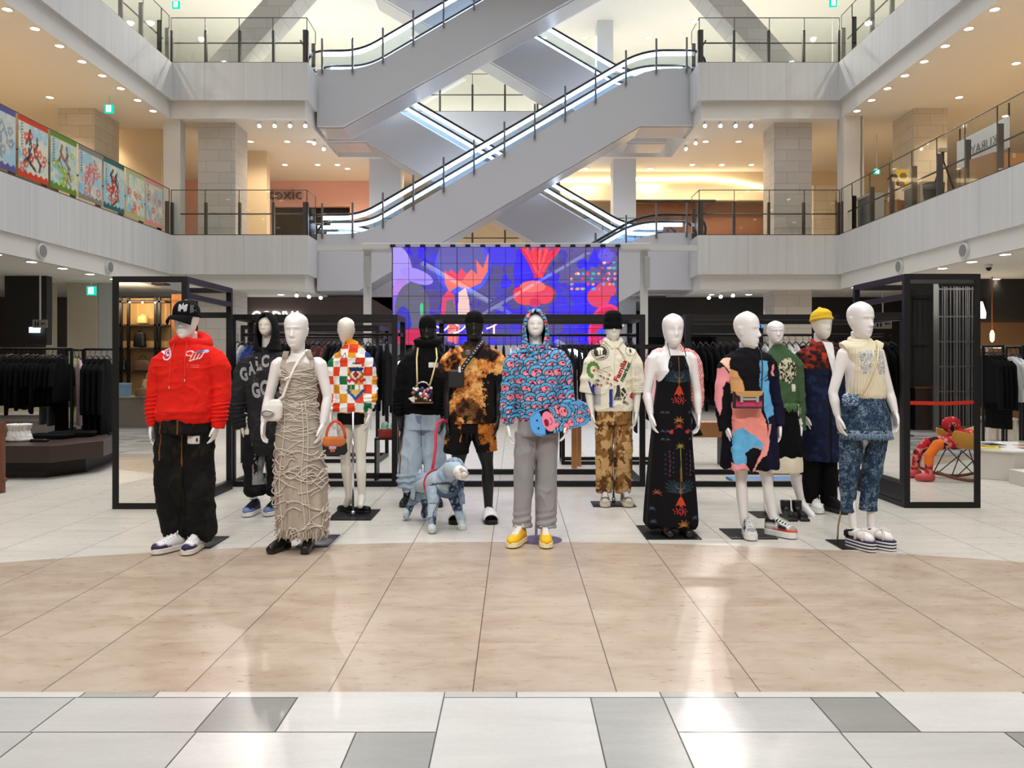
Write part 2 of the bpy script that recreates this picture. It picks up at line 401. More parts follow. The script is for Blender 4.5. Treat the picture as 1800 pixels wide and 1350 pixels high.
# ---- level 1 shopfronts
D = 22.5
struct('wall_shopfront_left', MB().box(-15, PX(700, D), D, D+.2, 1.9, C1).box(-15, PX(380, D), D, D+.2, 0, 1.9), mat('shopfront_mauve', c8(92, 78, 74), .6, var=.1, sc=.5))
struct('wall_shopfront_right', MB().box(PX(1130, D), 14.5, D, D+.2, 2.1, C1).box(PX(1260, D), 14.5, D, D+.2, 0, 2.1), mat('shopfront_dark', c8(30, 26, 25), .6, var=.1, sc=.5))
D = 18.5
struct('wall_cream_panels_left', MB().box(PX(118, D), PX(170, D), D, D+.15, 0, C1).box(PX(81, D), PX(94, D), D, D+.15, 0, C1), M_CREAMP)
struct('wall_grey_panel_left', MB().box(PX(171, D), PX(200, D), D+.05, D+.2, 0, C1), M_GREYW)
# ------------------------------------------------------------------ lettering and painting helpers
def text_mb(s, width=None, height=None, depth=.01, res=3, bold=0.0):
    """letters standing in the XZ plane, facing -Y, lower-left at the origin"""
    cu = bpy.data.curves.new('letters', 'FONT'); cu.body = s; cu.extrude = .001; cu.resolution_u = res; cu.fill_mode = 'BOTH'; cu.offset = bold
    o = bpy.data.objects.new('letters', cu); COL.objects.link(o)
    dg = bpy.context.evaluated_depsgraph_get(); me = bpy.data.meshes.new_from_object(o.evaluated_get(dg))
    v = np.zeros(len(me.vertices)*3, 'f'); me.vertices.foreach_get('co', v); v = v.reshape(-1, 3).astype(float)
    f = [tuple(p.vertices) for p in me.polygons]
    bpy.data.objects.remove(o); bpy.data.curves.remove(cu); bpy.data.meshes.remove(me)
    if not len(v): return MB()
    lo, hi = v.min(0), v.max(0); v -= [lo[0], lo[1], 0]; e = hi-lo
    sx = width/e[0] if width else None; sy = height/e[1] if height else None
    sx = sx or sy; sy = sy or sx
    q = np.stack([v[:, 0]*sx, np.where(v[:, 2] > 0, -depth, 0), v[:, 1]*sy], 1)
    return MB().add(q, f)
def place(mb, x, y, z, rz=0, mirror=False):
    c, s = math.cos(rz), math.sin(rz)
    mb.V = [np.stack([x+v[:, 0]*c-v[:, 1]*s, y+v[:, 0]*s+v[:, 1]*c, z+v[:, 2]], 1) for v in mb.V]; return mb

def hash2(ix, iz, k=0):
    h = (ix.astype(np.int64)*374761393+iz.astype(np.int64)*668265263+k*982451653) & 0x7fffffff
    h = ((h ^ (h >> 13))*1274126177) & 0x7fffffff
    return ((h ^ (h >> 16)) & 0xffff)/65535.0
def vnoise(x, z, k=0):
    ix, iz = np.floor(x), np.floor(z); fx, fz = x-ix, z-iz; fx = fx*fx*(3-2*fx); fz = fz*fz*(3-2*fz)
    a, b, c, d = hash2(ix, iz, k), hash2(ix+1, iz, k), hash2(ix, iz+1, k), hash2(ix+1, iz+1, k)
    return a*(1-fx)*(1-fz)+b*fx*(1-fz)+c*(1-fx)*fz+d*fx*fz
def fbm(x, z, o=4, k=0):
    s, a, t = 0, .5, 0
    for i in range(o): s = s+a*vnoise(x*2**i, z*2**i, k+i); t += a; a *= .55
    return s/t
class Paint:
    """colours laid over points (x, z) one shape after another"""
    def __init__(s, x, z, col): s.x, s.z = x, z; s.c = np.tile(np.array(c8(*col)), (len(x), 1)); s._z = None
    def win(s, a, b):
        if s._z is not s.z: s._z = s.z; s.o = np.argsort(s.z, kind='stable'); s.zs = s.z[s.o]
        return s.o[np.searchsorted(s.zs, a):np.searchsorted(s.zs, b)]
    def mixin(s, i, col, a):
        col = np.array(c8(*col)); s.c[i] = s.c[i]*(1-a)+col*a; return s
    def put(s, m, col, a=1.0): return s.mixin(m, col, a)
    def ell(s, cx, cz, rx, rz, col, ang=0, a=1.0):
        R = max(rx, rz); i = s.win(cz-R, cz+R); dx, dz = s.x[i]-cx, s.z[i]-cz; c, q = math.cos(ang), math.sin(ang); u, v = dx*c+dz*q, -dx*q+dz*c
        return s.mixin(i[(u/rx)**2+(v/rz)**2 < 1], col, a)
    def poly(s, pts, col, a=1.0):
        i = s.win(min(p[1] for p in pts), max(p[1] for p in pts)); X, Zz = s.x[i], s.z[i]; m = np.zeros(len(i), bool); n = len(pts)
        for k in range(n):
            (x0, z0), (x1, z1) = pts[k], pts[(k+1) % n]
            if z0 == z1: continue
            m ^= ((Zz >= min(z0, z1)) & (Zz < max(z0, z1))) & (X < x0+(Zz-z0)*(x1-x0)/(z1-z0))
        return s.mixin(i[m], col, a)
    def line(s, pts, wd, col, a=1.0):
        for (x0, z0), (x1, z1) in zip(pts, pts[1:]):
            i = s.win(min(z0, z1)-wd, max(z0, z1)+wd); dx, dz = x1-x0, z1-z0; L = dx*dx+dz*dz+1e-12; X, Zz = s.x[i], s.z[i]
            t = np.clip(((X-x0)*dx+(Zz-z0)*dz)/L, 0, 1); s.mixin(i[(X-x0-t*dx)**2+(Zz-z0-t*dz)**2 < (wd/2)**2], col, a)
        return s
def set_col(me, c):
    a = me.color_attributes.new('col', 'FLOAT_COLOR', 'POINT')
    a.data.foreach_set('color', np.concatenate([c, np.ones((len(c), 1))], 1).astype('f').ravel())
def sheet(name, w, h, nx, nz, fn, m, parent, thick=.01, org=(0, 0, 0), axis='x'):
    """a flat painted panel with thickness: fn(x, z) -> colours; front towards -Y (axis x) or +X (axis y)"""
    gx, gz = np.meshgrid(np.linspace(0, w, nx+1), np.linspace(0, h, nz+1)); x, z = gx.ravel(), gz.ravel()
    N = len(x); mk = (lambda d: np.stack([x, np.full(N, d), z], 1)) if axis == 'x' else (lambda d: np.stack([np.full(N, -d), x, z], 1))
    V = np.concatenate([mk(0), mk(thick)])+np.array(org); Fc = []; W = nx+1
    for j in range(nz):
        for i in range(nx):
            q = (j*W+i, j*W+i+1, (j+1)*W+i+1, (j+1)*W+i); Fc.append(q)
    Fc.append((N, N+nz*W, N+nz*W+nx, N+nx))
    e = [i for i in range(nx+1)]; 
    Fc += [(0, N, N+nx, nx), (nz*W, nz*W+nx, N+nz*W+nx, N+nz*W), (0, nz*W, N+nz*W, N), (nx, N+nx, N+nz*W+nx, nz*W+nx)]
    me = bpy.data.meshes.new(name); me.from_pydata(V.tolist(), [], Fc)
    c = fn(x, z); set_col(me, np.concatenate([c, np.tile(c.mean(0), (N, 1))]))
    o = bpy.data.objects.new(name, me); finish(o, me, m, parent, False); return o

# ------------------------------------------------------------------ escalators
M_LED = emit('led_strip', (.72, .82, 1), 7)
M_RUB = mat('black_handrail', c8(20, 20, 24), .35)
M_EGLASS = glass('escalator_glass', (.88, .94, .99), .07)
M_TRUSS = mat('escalator_white_cladding', c8(205, 206, 210), .55, var=.02, sc=.4)
M_UNDER = mat('escalator_underside_panel', c8(182, 180, 180), .35, var=.03, sc=.6)
def rounded(P, r=.9, n=6):
    out = [P[0]]
    for a, b, c in zip(P, P[1:], P[2:]):
        a, b, c = Vector(a), Vector(b), Vector(c); u = (a-b).normalized(); v = (c-b).normalized()
        r1 = min(r, (a-b).length*.48, (c-b).length*.48); p, q = b+u*r1, b+v*r1
        for i in range(n+1):
            t = i/n; out.append(tuple(p*(1-t)**2+b*2*t*(1-t)+q*t*t))
    out.append(P[-1]); return out
def escalator(label, Fz, yn, yf, xl=-5.1, xr=4.65, xb=-4.03, mirror=False, dx=0.0, glow=True, posts=True, clip=None):
    e = thing('escalator', label, 'escalator', ((xl+xr)/2, yn, Fz), 0, 'escalators crossing the atrium')
    mx = (lambda p: (-p[0]+dx, p[1]+Fz)) if mirror else (lambda p: (p[0]+dx, p[1]+Fz))
    base = rounded([(xl, .19), (-3.857, .19), (3.43, 4.46), (xr, 4.46)])
    bot = [(xr, 2.99), (3.24, 2.99), (xb, -1.275), (xl, -1.275)]
    build('truss', MB().prism([mx(p) for p in base+bot], yn, yf), M_TRUSS, e, rel=True)
    soff = [mx(p) for p in bot]
    b = MB()
    for p, q in zip(soff, soff[1:]):
        b.prism([(p[0], p[1]), (q[0], q[1]), (q[0], q[1]-.02), (p[0], p[1]-.02)], yn+.12, yf-.12)
    build('underside_panel', b, M_UNDER, e, rel=True)
    hr = rounded([(xl+.1, .69), (-3.99, .69), (3.285, 4.94), (xr-.1, 4.94)])
    for y, nm in ((yn+.06, 'near'), (yf-.06, 'far')):
        b = MB(); n = 40
        top = [mx(p) for p in hr]; xs = np.linspace(xl+.1, xr-.1, 60)
        hx, hz = zip(*hr); bx, bz = zip(*base)
        H = np.interp(xs, hx, hz); B = np.interp(xs, bx, bz)
        P = [mx((a, q)) for a, q in zip(xs, B-.05)]+[mx((a, q)) for a, q in zip(xs[::-1], H[::-1])]
        m = len(xs); v = [(p[0], y-.006, p[1]) for p in P]+[(p[0], y+.006, p[1]) for p in P]; k = 2*m; f = []
        for i in range(m-1):
            f += [(i, i+1, k-2-i, k-1-i), (k+i, k+k-1-i, k+k-2-i, k+i+1)]
        b.add(v, f); build('balustrade_glass', b, M_EGLASS, e, rel=True, fix=False)
        arc = lambda s, X0, Z0: [(X0+s*.38*math.sin(t), Z0-.38+.38*math.cos(t)) for t in np.linspace(PI*.95, 0, 9)]
        path = [mx(p) for p in arc(-1, xl+.1, .69)]+top+[mx(p) for p in arc(1, xr-.1, 4.94)[::-1]]
        build('handrail', MB().tube([(p[0], y, p[1]) for p in path], .036, 8), M_RUB, e, True, rel=True)
        if glow or nm == 'far':
            b = MB(); Q = [mx((a, q-.085)) for a, q in zip(xs, H)]
            for p, q in zip(Q, Q[1:]):
                s = 1 if q[0] > p[0] else -1
                b.add([(p[0], y-.03, p[1]-.045), (q[0], y-.03, q[1]-.045), (q[0], y-.03, q[1]+.045), (p[0], y-.03, p[1]+.045),
                       (p[0], y+.03, p[1]-.045), (q[0], y+.03, q[1]-.045), (q[0], y+.03, q[1]+.045), (p[0], y+.03, p[1]+.045)],
                      [(0,1,2,3),(7,6,5,4),(0,4,5,1),(3,2,6,7)])
            build('light_strip', b, M_LED, e, rel=True)
    if posts:
        for k in range(13):
            x = -4.96+.782*k
            if not xl < x < xr: continue
            z = np.interp(x, *zip(*base)); p = mx((x, z))
            build('guard_post', MB().box(p[0]-.024, p[0]+.024, yn-.05, yn-.01, p[1]-.12, p[1]+.78), M_STEEL, e, rel=True)
    return e
escalator('front row escalator rising from the level three left landing past the top edge', F3, 21.0, 22.2, xb=-4.44)
escalator('front row escalator rising from the level two left to the level three right landing', F2, 21.0, 22.2)
escalator('front row escalator with dark handrails coming up to the level two right landing', F2-4.24, 21.0, 22.2, glow=False)
escalator('rear row escalator descending from upper left to the level two right landing', F2, 22.5, 23.7, mirror=True, dx=-.9, posts=False)
escalator('rear row escalator descending from the top centre to the level three right landing', F3, 22.5, 23.7, mirror=True, dx=-.9, posts=False)
escalator('rear row escalator dropping right from the level two left landing behind the screen', F2-4.24, 22.5, 23.7, mirror=True, dx=-.9, posts=False)

# ------------------------------------------------------------------ glass railings
def railing(label, pts, z, step, inward, group='glass railings of the galleries', h=1.12, skip=()):
    """pts: polyline in plan; inward: +1/-1 side on which the handrail sits"""
    r = thing('glass_railing', label, 'railing', (*pts[0], z), 0, group)
    cap = MB(); hand = MB()
    for (x0, y0), (x1, y1) in zip(pts, pts[1:]):
        a, b = Vector((x0, y0, 0)), Vector((x1, y1, 0)); L = (b-a).length; d = (b-a)/L; nrm = Vector((-d.y, d.x, 0))*inward
        k = max(1, round(L/step)); s = L/k
        for i in range(k+1):
            p = a+d*s*i
            if i < k:
                q = a+d*s*(i+1); u, v = p+d*.015, q-d*.015; t = nrm*.006
                c = [u-t, v-t, v+t, u+t]
                build('glass_panel', MB().add([(*w_.xy, z+.02) for w_ in c]+[(*w_.xy, z+h) for w_ in c], [(0,1,2,3),(4,7,6,5),(0,4,5,1),(1,5,6,2),(2,6,7,3),(3,7,4,0)]), M_GLASS, r, rel=True)
            pb = p+nrm*.05; m = MB()
            def bar(c0, wd, dp, za, zb):
                e1, e2 = d*wd/2, nrm*dp/2; c = [c0-e1-e2, c0+e1-e2, c0+e1+e2, c0-e1+e2]
                m.add([(*q_.xy, za) for q_ in c]+[(*q_.xy, zb) for q_ in c], [(0,3,2,1),(4,5,6,7),(0,1,5,4),(1,2,6,5),(2,3,7,6),(3,0,4,7)])
            bar(pb, .055, .09, z, z+.82); bar(p, .016, .016, z+.8, z+h)
            build('post', m, M_DARKPOST, r, rel=True)
        cap.tube([(*a.xy, z+h), (*b.xy, z+h)], .011, 6)
        ha, hb = a+nrm*.16, b+nrm*.16; hand.tube([(*ha.xy, z+.56), (*hb.xy, z+.56)], .019, 8)
    build('top_edge', cap, M_DARKPOST, r, rel=True); build('handrail', hand, M_DARKPOST, r, True, rel=True)
    return r
for fz, nm in ((F2, 'two'), (F3, 'three')):
    railing('long glass railing along the level %s left gallery%s' % (nm, ', hung with posters' if fz == F2 else ' at the upper edge of the view'), [(XL-.04, YB-.06), (XL-.04, 19.5), (XL-.04, 9.95)], fz, .955, -1)
    railing('long glass railing along the level %s right gallery%s' % (nm, ', in front of the white banner' if fz == F2 else ' at the upper edge of the view'), [(XR+.04, YB-.06), (XR+.04, 19.3), (XR+.04, 9.62)], fz, .968, 1)
    railing('glass railing around the projecting left landing on level %s' % nm, [(XL-.04, YB+.06), (BL-.04, YB+.06), (BL-.04, YB+.92)], fz, .84, 1)
    railing('glass railing around the projecting right landing on level %s' % nm, [(XR+.04, YB+.06), (BR+.04, YB+.06), (BR+.04, YB+.92)], fz, .86, -1)
    railing('far glass railing behind the crossing escalators on level %s' % nm, [(BL, YH+.06), (BR, YH+.06)], fz, .96, 1)

# ------------------------------------------------------------------ posters on the left railing: plain watercolour flowers
PS = [((96, 88, 150), (205, 212, 205), 0), ((214, 66, 30), (222, 224, 205), 1), ((104, 140, 40), (200, 214, 196), 2), ((140, 134, 124), (204, 210, 200), 3),
      ((44, 104, 104), (204, 216, 200), 4), ((186, 186, 128), (206, 214, 190), 5), ((222, 150, 140), (214, 212, 192), 6)]
PN = ['violet edged', 'orange red edged', 'leaf green edged', 'grey edged', 'dark teal edged', 'pale yellow edged', 'salmon pink edged']
M_POST = vcol('printed_poster', .35, 0)
def poster_paint(edge, body, k):
    rr = random.Random(20+k); hair = [(150, 150, 160), (34, 30, 36), (150, 84, 50), (206, 110, 120), (30, 30, 40), (226, 226, 210), (198, 178, 160)][k]
    def fn(x, z):
        p = Paint(x, z, body); n = fbm(x*5, z*5, 4, k)
        p.put(n > .56, (150, 200, 220), .7); p.put((n < .38), (236, 226, 196), .6)
        p.put((x < .35) & (z < .6) & (fbm(x*9, z*9, 3, k+9) > .5), (110, 190, 216), .6)
        for i in range(9):                           # tall spray of foliage and blossoms
            a = rr.uniform(.3, .6); zz = rr.uniform(.3, .86)
            p.line([(a, zz), (a+rr.uniform(-.12, .12), zz-.12), (a+rr.uniform(-.15, .1), zz-.24)], rr.uniform(.03, .07), hair, .85)
        fl = [(140, 150, 170), (216, 52, 36), (150, 190, 70), (206, 120, 120), (206, 46, 36), (222, 90, 30), (196, 110, 100)][k]
        for i in range(11):
            cx, cz, r = rr.uniform(.1, .78), rr.uniform(.12, .75), rr.uniform(.03, .06)
            for q in range(5): p.ell(cx+r*math.cos(q*1.257), cz+r*math.sin(q*1.257), r*.62, r*.62, fl, 0, .75)
            p.ell(cx, cz, r*.4, r*.4, (250, 226, 150))
        zz = .92                                      # a column of handwriting-like strokes
        for i in range(9): p.line([(.08, zz-i*.05), (.13, zz-.02-i*.05), (.075, zz-.035-i*.05)], .012, (60, 50, 60), .9)
        e = .10+.02*np.sin(x*40)
        p.put(z > 1.0-.07, edge); p.put(z < e, edge); return p.c
    return fn
for k in range(7):
    y1 = 19.5-.955*(k+1)+.04; e, b_, s = PS[6-k]
    po = thing('poster', '%s watercolour flower poster hanging on the left gallery glass' % PN[6-k], 'poster', (XL+.0, y1, F2+.06), 0, 'posters on the level two left railing')
    sheet('print', .88, 1.03, 60, 70, poster_paint(e, b_, s), M_POST, po, .006, (0.004, 0, 0), 'y')

# ------------------------------------------------------------------ recessed downlights and other lamps
M_LAMPW = emit('warm_lamp', (1, .84, .62), 14); M_LAMPN = emit('neutral_lamp', (1, .95, .88), 14)
M_RING = mat('downlight_ring', c8(235, 230, 222), .4)
_dl = {}
def downlight(x, y, z, label, group, warm=True, e=0, r=.075, ang=1.9):
    key = (warm, r)
    if key not in _dl:
        d = thing('recessed_downlight', label, 'downlight', (x, y, z), 0, group)
        ring = [(r+.02, 0), (r+.02, -.012), (r, -.012), (r, -.004)]
        build('ring', MB().lathe(ring, n=16), M_RING, d); build('lens', MB().lathe([(.002, -.016), (r*.7, -.015), (r, -.008), (r, -.004)], n=16), M_LAMPW if warm else M_LAMPN, d)
        _dl[key] = d
    else: d = dup(_dl[key], (x, y, z), None, label, group)
    if e: lamp('downlight_beam', 'SPOT', (x, y, z-.04), e, WARM if warm else (1, .97, .90), size=.08, spot=ang, blend=.7)
    return d
for side, X_, nm in ((-1, XL-.24, 'left'), (1, XR+.24, 'right')):
    for i in range(14):
        y = 20.3-.8*i
        downlight(X_, y, C2, 'small downlight in the edge row over the level two %s gallery' % nm, 'edge downlights, level two %s gallery' % nm, True, 55 if i % 2 == 0 else 0)
    for i in range(9):
        for j in range(2):
            downlight(X_+side*(1.9+1.9*j), 20.6-2.1*i-.7*j, C2, 'downlight deep in the ceiling of the level two %s gallery' % nm, 'inner downlights, level two %s gallery' % nm, True, 130)
    for i in range(12):
        y = 19.6-1.0*i
        downlight(X_, y, C1, 'cool white downlight in the soffit edge over the %s side of the ground floor' % nm, 'soffit downlights over the %s racks' % nm, False, 30 if i % 3 == 0 else 0, .085)
    for i in range(5):
        downlight(X_+side*2.2, 20.0-2.4*i, C1, 'downlight in the dim ground floor ceiling on the %s side' % nm, 'inner ground floor downlights, %s' % nm, False, 22, .085)
        downlight(X_+side*4.4, 21.0-2.4*i, C1, 'downlight in the dim ground floor ceiling on the %s side' % nm, 'inner ground floor downlights, %s' % nm, False, 0, .085)
    for i in range(6):
        for j in range(2):
            downlight(X_+side*(1.2+2*j), 22.5-2.0*i-.6*j, C3, 'bright downlight over the level three %s gallery' % nm, 'downlights, level three %s gallery' % nm, False, 150, .09, 2.6)
for i, x in enumerate((-7.2, -6.2, -5.6, 5.2, 6.1, 7.0)):
    for j in range(2):
        downlight(x+.2*j, 22.2+2.6*j, C2, 'downlight in the level two ceiling behind the %s landing' % ('left' if x < 0 else 'right'), 'landing downlights, level two %s' % ('left' if x < 0 else 'right'), True, 110, .075, 2.6)
        downlight(x+.2*j, 22.0+2.4*j, C3, 'downlight in the level three ceiling behind the %s landing' % ('left' if x < 0 else 'right'), 'landing downlights, level three %s' % ('left' if x < 0 else 'right'), False, 230, .09, 2.8)
for x in (-5.2, -3.2, -1.2, 0.9, 2.2, 4.2):
    downlight(x, 25.3, C2, 'warm downlight in the far level two ceiling behind the escalators', 'far level two downlights', True, 125, .075, 2.6)
    downlight(x, 25.6, C3, 'downlight in the far level three ceiling behind the escalators', 'far level three downlights', False, 220, .09, 2.8)
for x in (-7.2, -6.2, 5.2, 6.2, 7.2):
    downlight(x, 21.6, C1, 'downlight in the ground floor ceiling beneath the far landings', 'ground floor downlights under the landings', False, 26, .085)
# clusters of spotlights under the level three landings, and pairs on short tracks
def spot(x, y, z, label, group, e=0, tgt=None, size=.05):
    s = thing('spotlight', label, 'spotlight', (x, y, z), 0, group)
    build('bracket', MB().box(-.02, .02, -.02, .02, -.06, 0), M_WHITE, s)
    h = build('lamp_head', MB().tube([(0, .05, -.06), (0, -.06, -.12)], [.035, .05], 14), M_WHITE, s, True)
    build('lens', MB().tube([(0, -.061, -.1205), (0, -.066, -.1235)], [.045, .045], 14), M_LAMPN, h)
    if e: lamp('spot_beam', 'SPOT', (x, y-.09, z-.16), e, NEUT, size=.06, spot=1.0, blend=.7, target=tgt)
for i in range(4):
    for xs, nm in ((PX(455+27*i, 20.3), 'left'), (PX(1240+27*i, 20.3), 'right')):
        spot(xs, 20.4, C2, 'bright aimed spotlight in the row of four under the level three %s landing' % nm, 'row of four spotlights, %s' % nm, 260, (xs*.5, 8, 1))
for D, pts in ((21.6, ((555, 240), (563, 252), (1210, 238), (1203, 254))),):
    pass
for x, y, z in ((PX(553, 22), 22.0, C2), (PX(570, 22.6), 22.6, C2), (PX(1222, 22), 22.0, C2), (PX(1205, 22.6), 22.6, C2)):
    spot(x, y, z, 'small spotlight on the white ceiling beside the escalator landing', 'small spotlights beside the escalators', 60, (x, 26, 5))
for i in range(3):
    for s in (-1, 1):
        spot(s*(5.5-.22*i), 20.6+.35*i, C1, 'small spotlight on the ground floor ceiling under the %s landing' % ('left' if s < 0 else 'right'), 'ground floor spotlights under the landings')

# ------------------------------------------------------------------ signs
M_SIGNG = emit('exit_green', (0, .55, .38), 1.6); M_SIGNW = emit('exit_white', (.85, 1, .95), 2.2)
def exit_sign(px, py, D, label, w=.19):
    s = thing('exit_sign', label, 'exit sign', (PX(px, D), D, PZ(py, D)), 0, 'green exit signs')
    h = w
    build('case', MB().box(-w/2, w/2, 0, .05, -h/2, h/2), M_SIGNG, s)
    build('lit_panel', MB().box(-w*.28, w*.28, -.006, 0, -h*.36, h*.40), M_SIGNW, s)
    r = MB().ell((w*.02, -.008, h*.24), (w*.06, .003, w*.06), 10, 6)
    for a in (((.0, .15), (-.03, -.03)), ((-.03, -.03), (-.14, -.20)), ((-.03, -.03), (.08, -.12)), ((.08, -.12), (.05, -.28)), ((.0, .13), (-.13, .06)), ((.0, .13), (.12, .03))):
        r.tube([(a[0][0]*w, -.009, a[0][1]*h), (a[1][0]*w, -.009, a[1][1]*h)], w*.03, 6)
    build('running_figure', r, M_SIGNG, s)
    zc = min(c_ for c_ in (C1, C2, C3) if c_ > s.location.z)-s.location.z; build('hanger', MB().box(-.01, .01, .02, .03, h/2, zc), M_WHITE, s)
exit_sign(191, 191, 18.4, 'green exit sign under the ceiling of the level two left gallery')
exit_sign(309, 8, 21.5, 'green exit sign at the top left on level three')
exit_sign(160, 511, 17.8, 'green exit sign by the cream panels on the ground floor')
exit_sign(1465, 5, 21.5, 'green exit sign at the top right on level three')
exit_sign(1464, 223, 21.5, 'green exit sign beside the right stone column on level two', .17)
exit_sign(1542, 301, 21.5, 'green exit sign over the person in the level two right gallery', .14)
def letters(name, label, s, px0, px1, py0, py1, D, m, depth=.04, fit=True):
    x0, x1, z0, z1 = PX(px0, D), PX(px1, D), PZ(py1, D), PZ(py0, D)
    mb = text_mb(s, x1-x0, z1-z0, depth); place(mb, x0, D, z0)
    o = build(name, mb, m, None, fix=False); return tag(o, label, 'sign')
M_LITW = emit('lit_white_sign', (1, .98, .95), 5)
letters('shop_sign', 'raised rose lettering on the pink shop front of level two', 'etoxic', 460, 531, 333, 351, 26.95, mat('sign_rose', c8(96, 58, 50), .4), .08)
letters('shop_sign', 'white lit lettering on the dark shop front behind the black hooded mannequin', 'GODIVA', 443, 531, 547, 568, 22.47, M_LITW)
letters('shop_sign', 'small lit pale blue lettering on the black shop front at the far left', 'MOUSSY', 53, 72, 575, 585, 16.97, emit('lit_blue_sign', (.55, .8, 1), 3))
letters('shop_sign', 'blue lit lettering beside the head in the painted dress', 'MOUSSY', 1334, 1362, 562, 577, 22.47, emit('lit_blue2', (.06, .22, .8), 2))
struct('wall_shopfront_black', MB().box(PX(8, 17), PX(82, 17), 17, 17.2, 1.75, C1), M_DARKW)
def wc_sign(px, py, D, label, w=.5):
    s = thing('toilet_sign', label, 'sign', (PX(px, D), D, PZ(py, D)), 0)
    build('plate', MB().box(-w/2, w/2, 0, .02, -w*.28, w*.28), mat('sign_plate', c8(150, 146, 140), .5), s)
    build('hanger', MB().box(-.015, .015, .005, .02, w*.28, C1-s.location.z), M_WHITE, s)
    r = MB()
    for k in (-.30, -.12):
        r.ell((k*w, -.004, .17*w), (.044*w, .004, .044*w), 10, 6).box(k*w-.044*w, k*w+.044*w, -.008, 0, -.18*w, .11*w)
    r.add([(.08*w, -.004, 0), (.2*w, -.004, .1*w), (.2*w, -.004, .03*w), (.42*w, -.004, .03*w), (.42*w, -.004, -.03*w), (.2*w, -.004, -.03*w), (.2*w, -.004, -.1*w)], [(0, 1, 2, 3, 4, 5, 6)])
    build('pictogram', r, M_BLACK, s)
wc_sign(1552, 569, 21.0, 'grey toilet sign with pictograms behind the cream knit mannequin', .46)
wc_sign(70, 569, 16.8, 'dim toilet direction sign over the dark shop at the far left', .3)

# ------------------------------------------------------------------ round air nozzles in the fascia
def nozzle(x, y, s, label):
    n = thing('air_nozzle', label, 'air vent', (x, y, 3.37), 0, 'round air nozzles in the white fascia')
    build('rim', MB().tube([(0, 0, 0), (s*.05, 0, 0)], [.15, .135], 24), M_WHITE, n, False)
    build('grille', MB().tube([(s*.045, 0, 0), (s*.056, 0, 0)], [.11, .11], 24), mat('vent_grey', c8(135, 134, 132), .6), n)
struct('trim_40', MB().box(XL-.12, XL-.055, -7, YB, C1, 3.55).box(XR+.055, XR+.12, -7, YB, C1, 3.55), M_SOFFIT)
for px, sd, q in ((71, -1, 'left, the nearer one'), (190, -1, 'left, the farther one'), (1697, 1, 'right, the nearer one'), (1583, 1, 'right, the farther one')):
    xx = XL-.055 if sd < 0 else XR+.055
    nozzle(xx, xx*FP/(px-VX), -sd, 'round white air nozzle in the fascia on the '+q)

# ------------------------------------------------------------------ gantry and the big LED screen
D = 17.0
g = thing('screen_gantry', 'white steel gantry of two posts and a long beam behind the screen', 'gantry', (0, D, 0))
build('beam', MB().box(PX(640, D), PX(1140, D), D-.25, D+.25, PZ(441, D), PZ(430, D)), M_WHITE, g, rel=True, bev=.01)
for q in ((556, 640), (1140, 1226)): build('side_beam', MB().box(PX(q[0], D), PX(q[1], D), D, D+.15, PZ(440, D), PZ(431, D)), M_WHITE, g, rel=True)
for px in (646, 1132):
    build('post', MB().box(PX(px-6, D), PX(px+6, D), D-.08, D+.08, 0, PZ(441, D)), M_WHITE, g, rel=True)
    sp = thing('column_speaker', 'slim grey column loudspeaker on the %s post of the gantry' % ('left' if px < 900 else 'right'), 'speaker', (PX(px+3, D), D-.1, PZ(507, D)), 0, 'column loudspeakers')
    build('case', MB().box(-.055, .055, -.12, -.02, 0, .64), mat('speaker_grey', c8(176, 174, 172), .5), sp, bev=.01)
    build('bracket', MB().box(-.02, .02, -.03, .03, .3, .34), M_STEEL, sp)
x0, x1, z0, z1 = PX(694, D), PX(1083, D), PZ(607, D), PZ(438, D); sw, sh = x1-x0, z1-z0
scr = thing('led_screen', 'large transparent LED wall glowing blue, red and orange in the centre', 'screen', (x0, D-.3, z0))
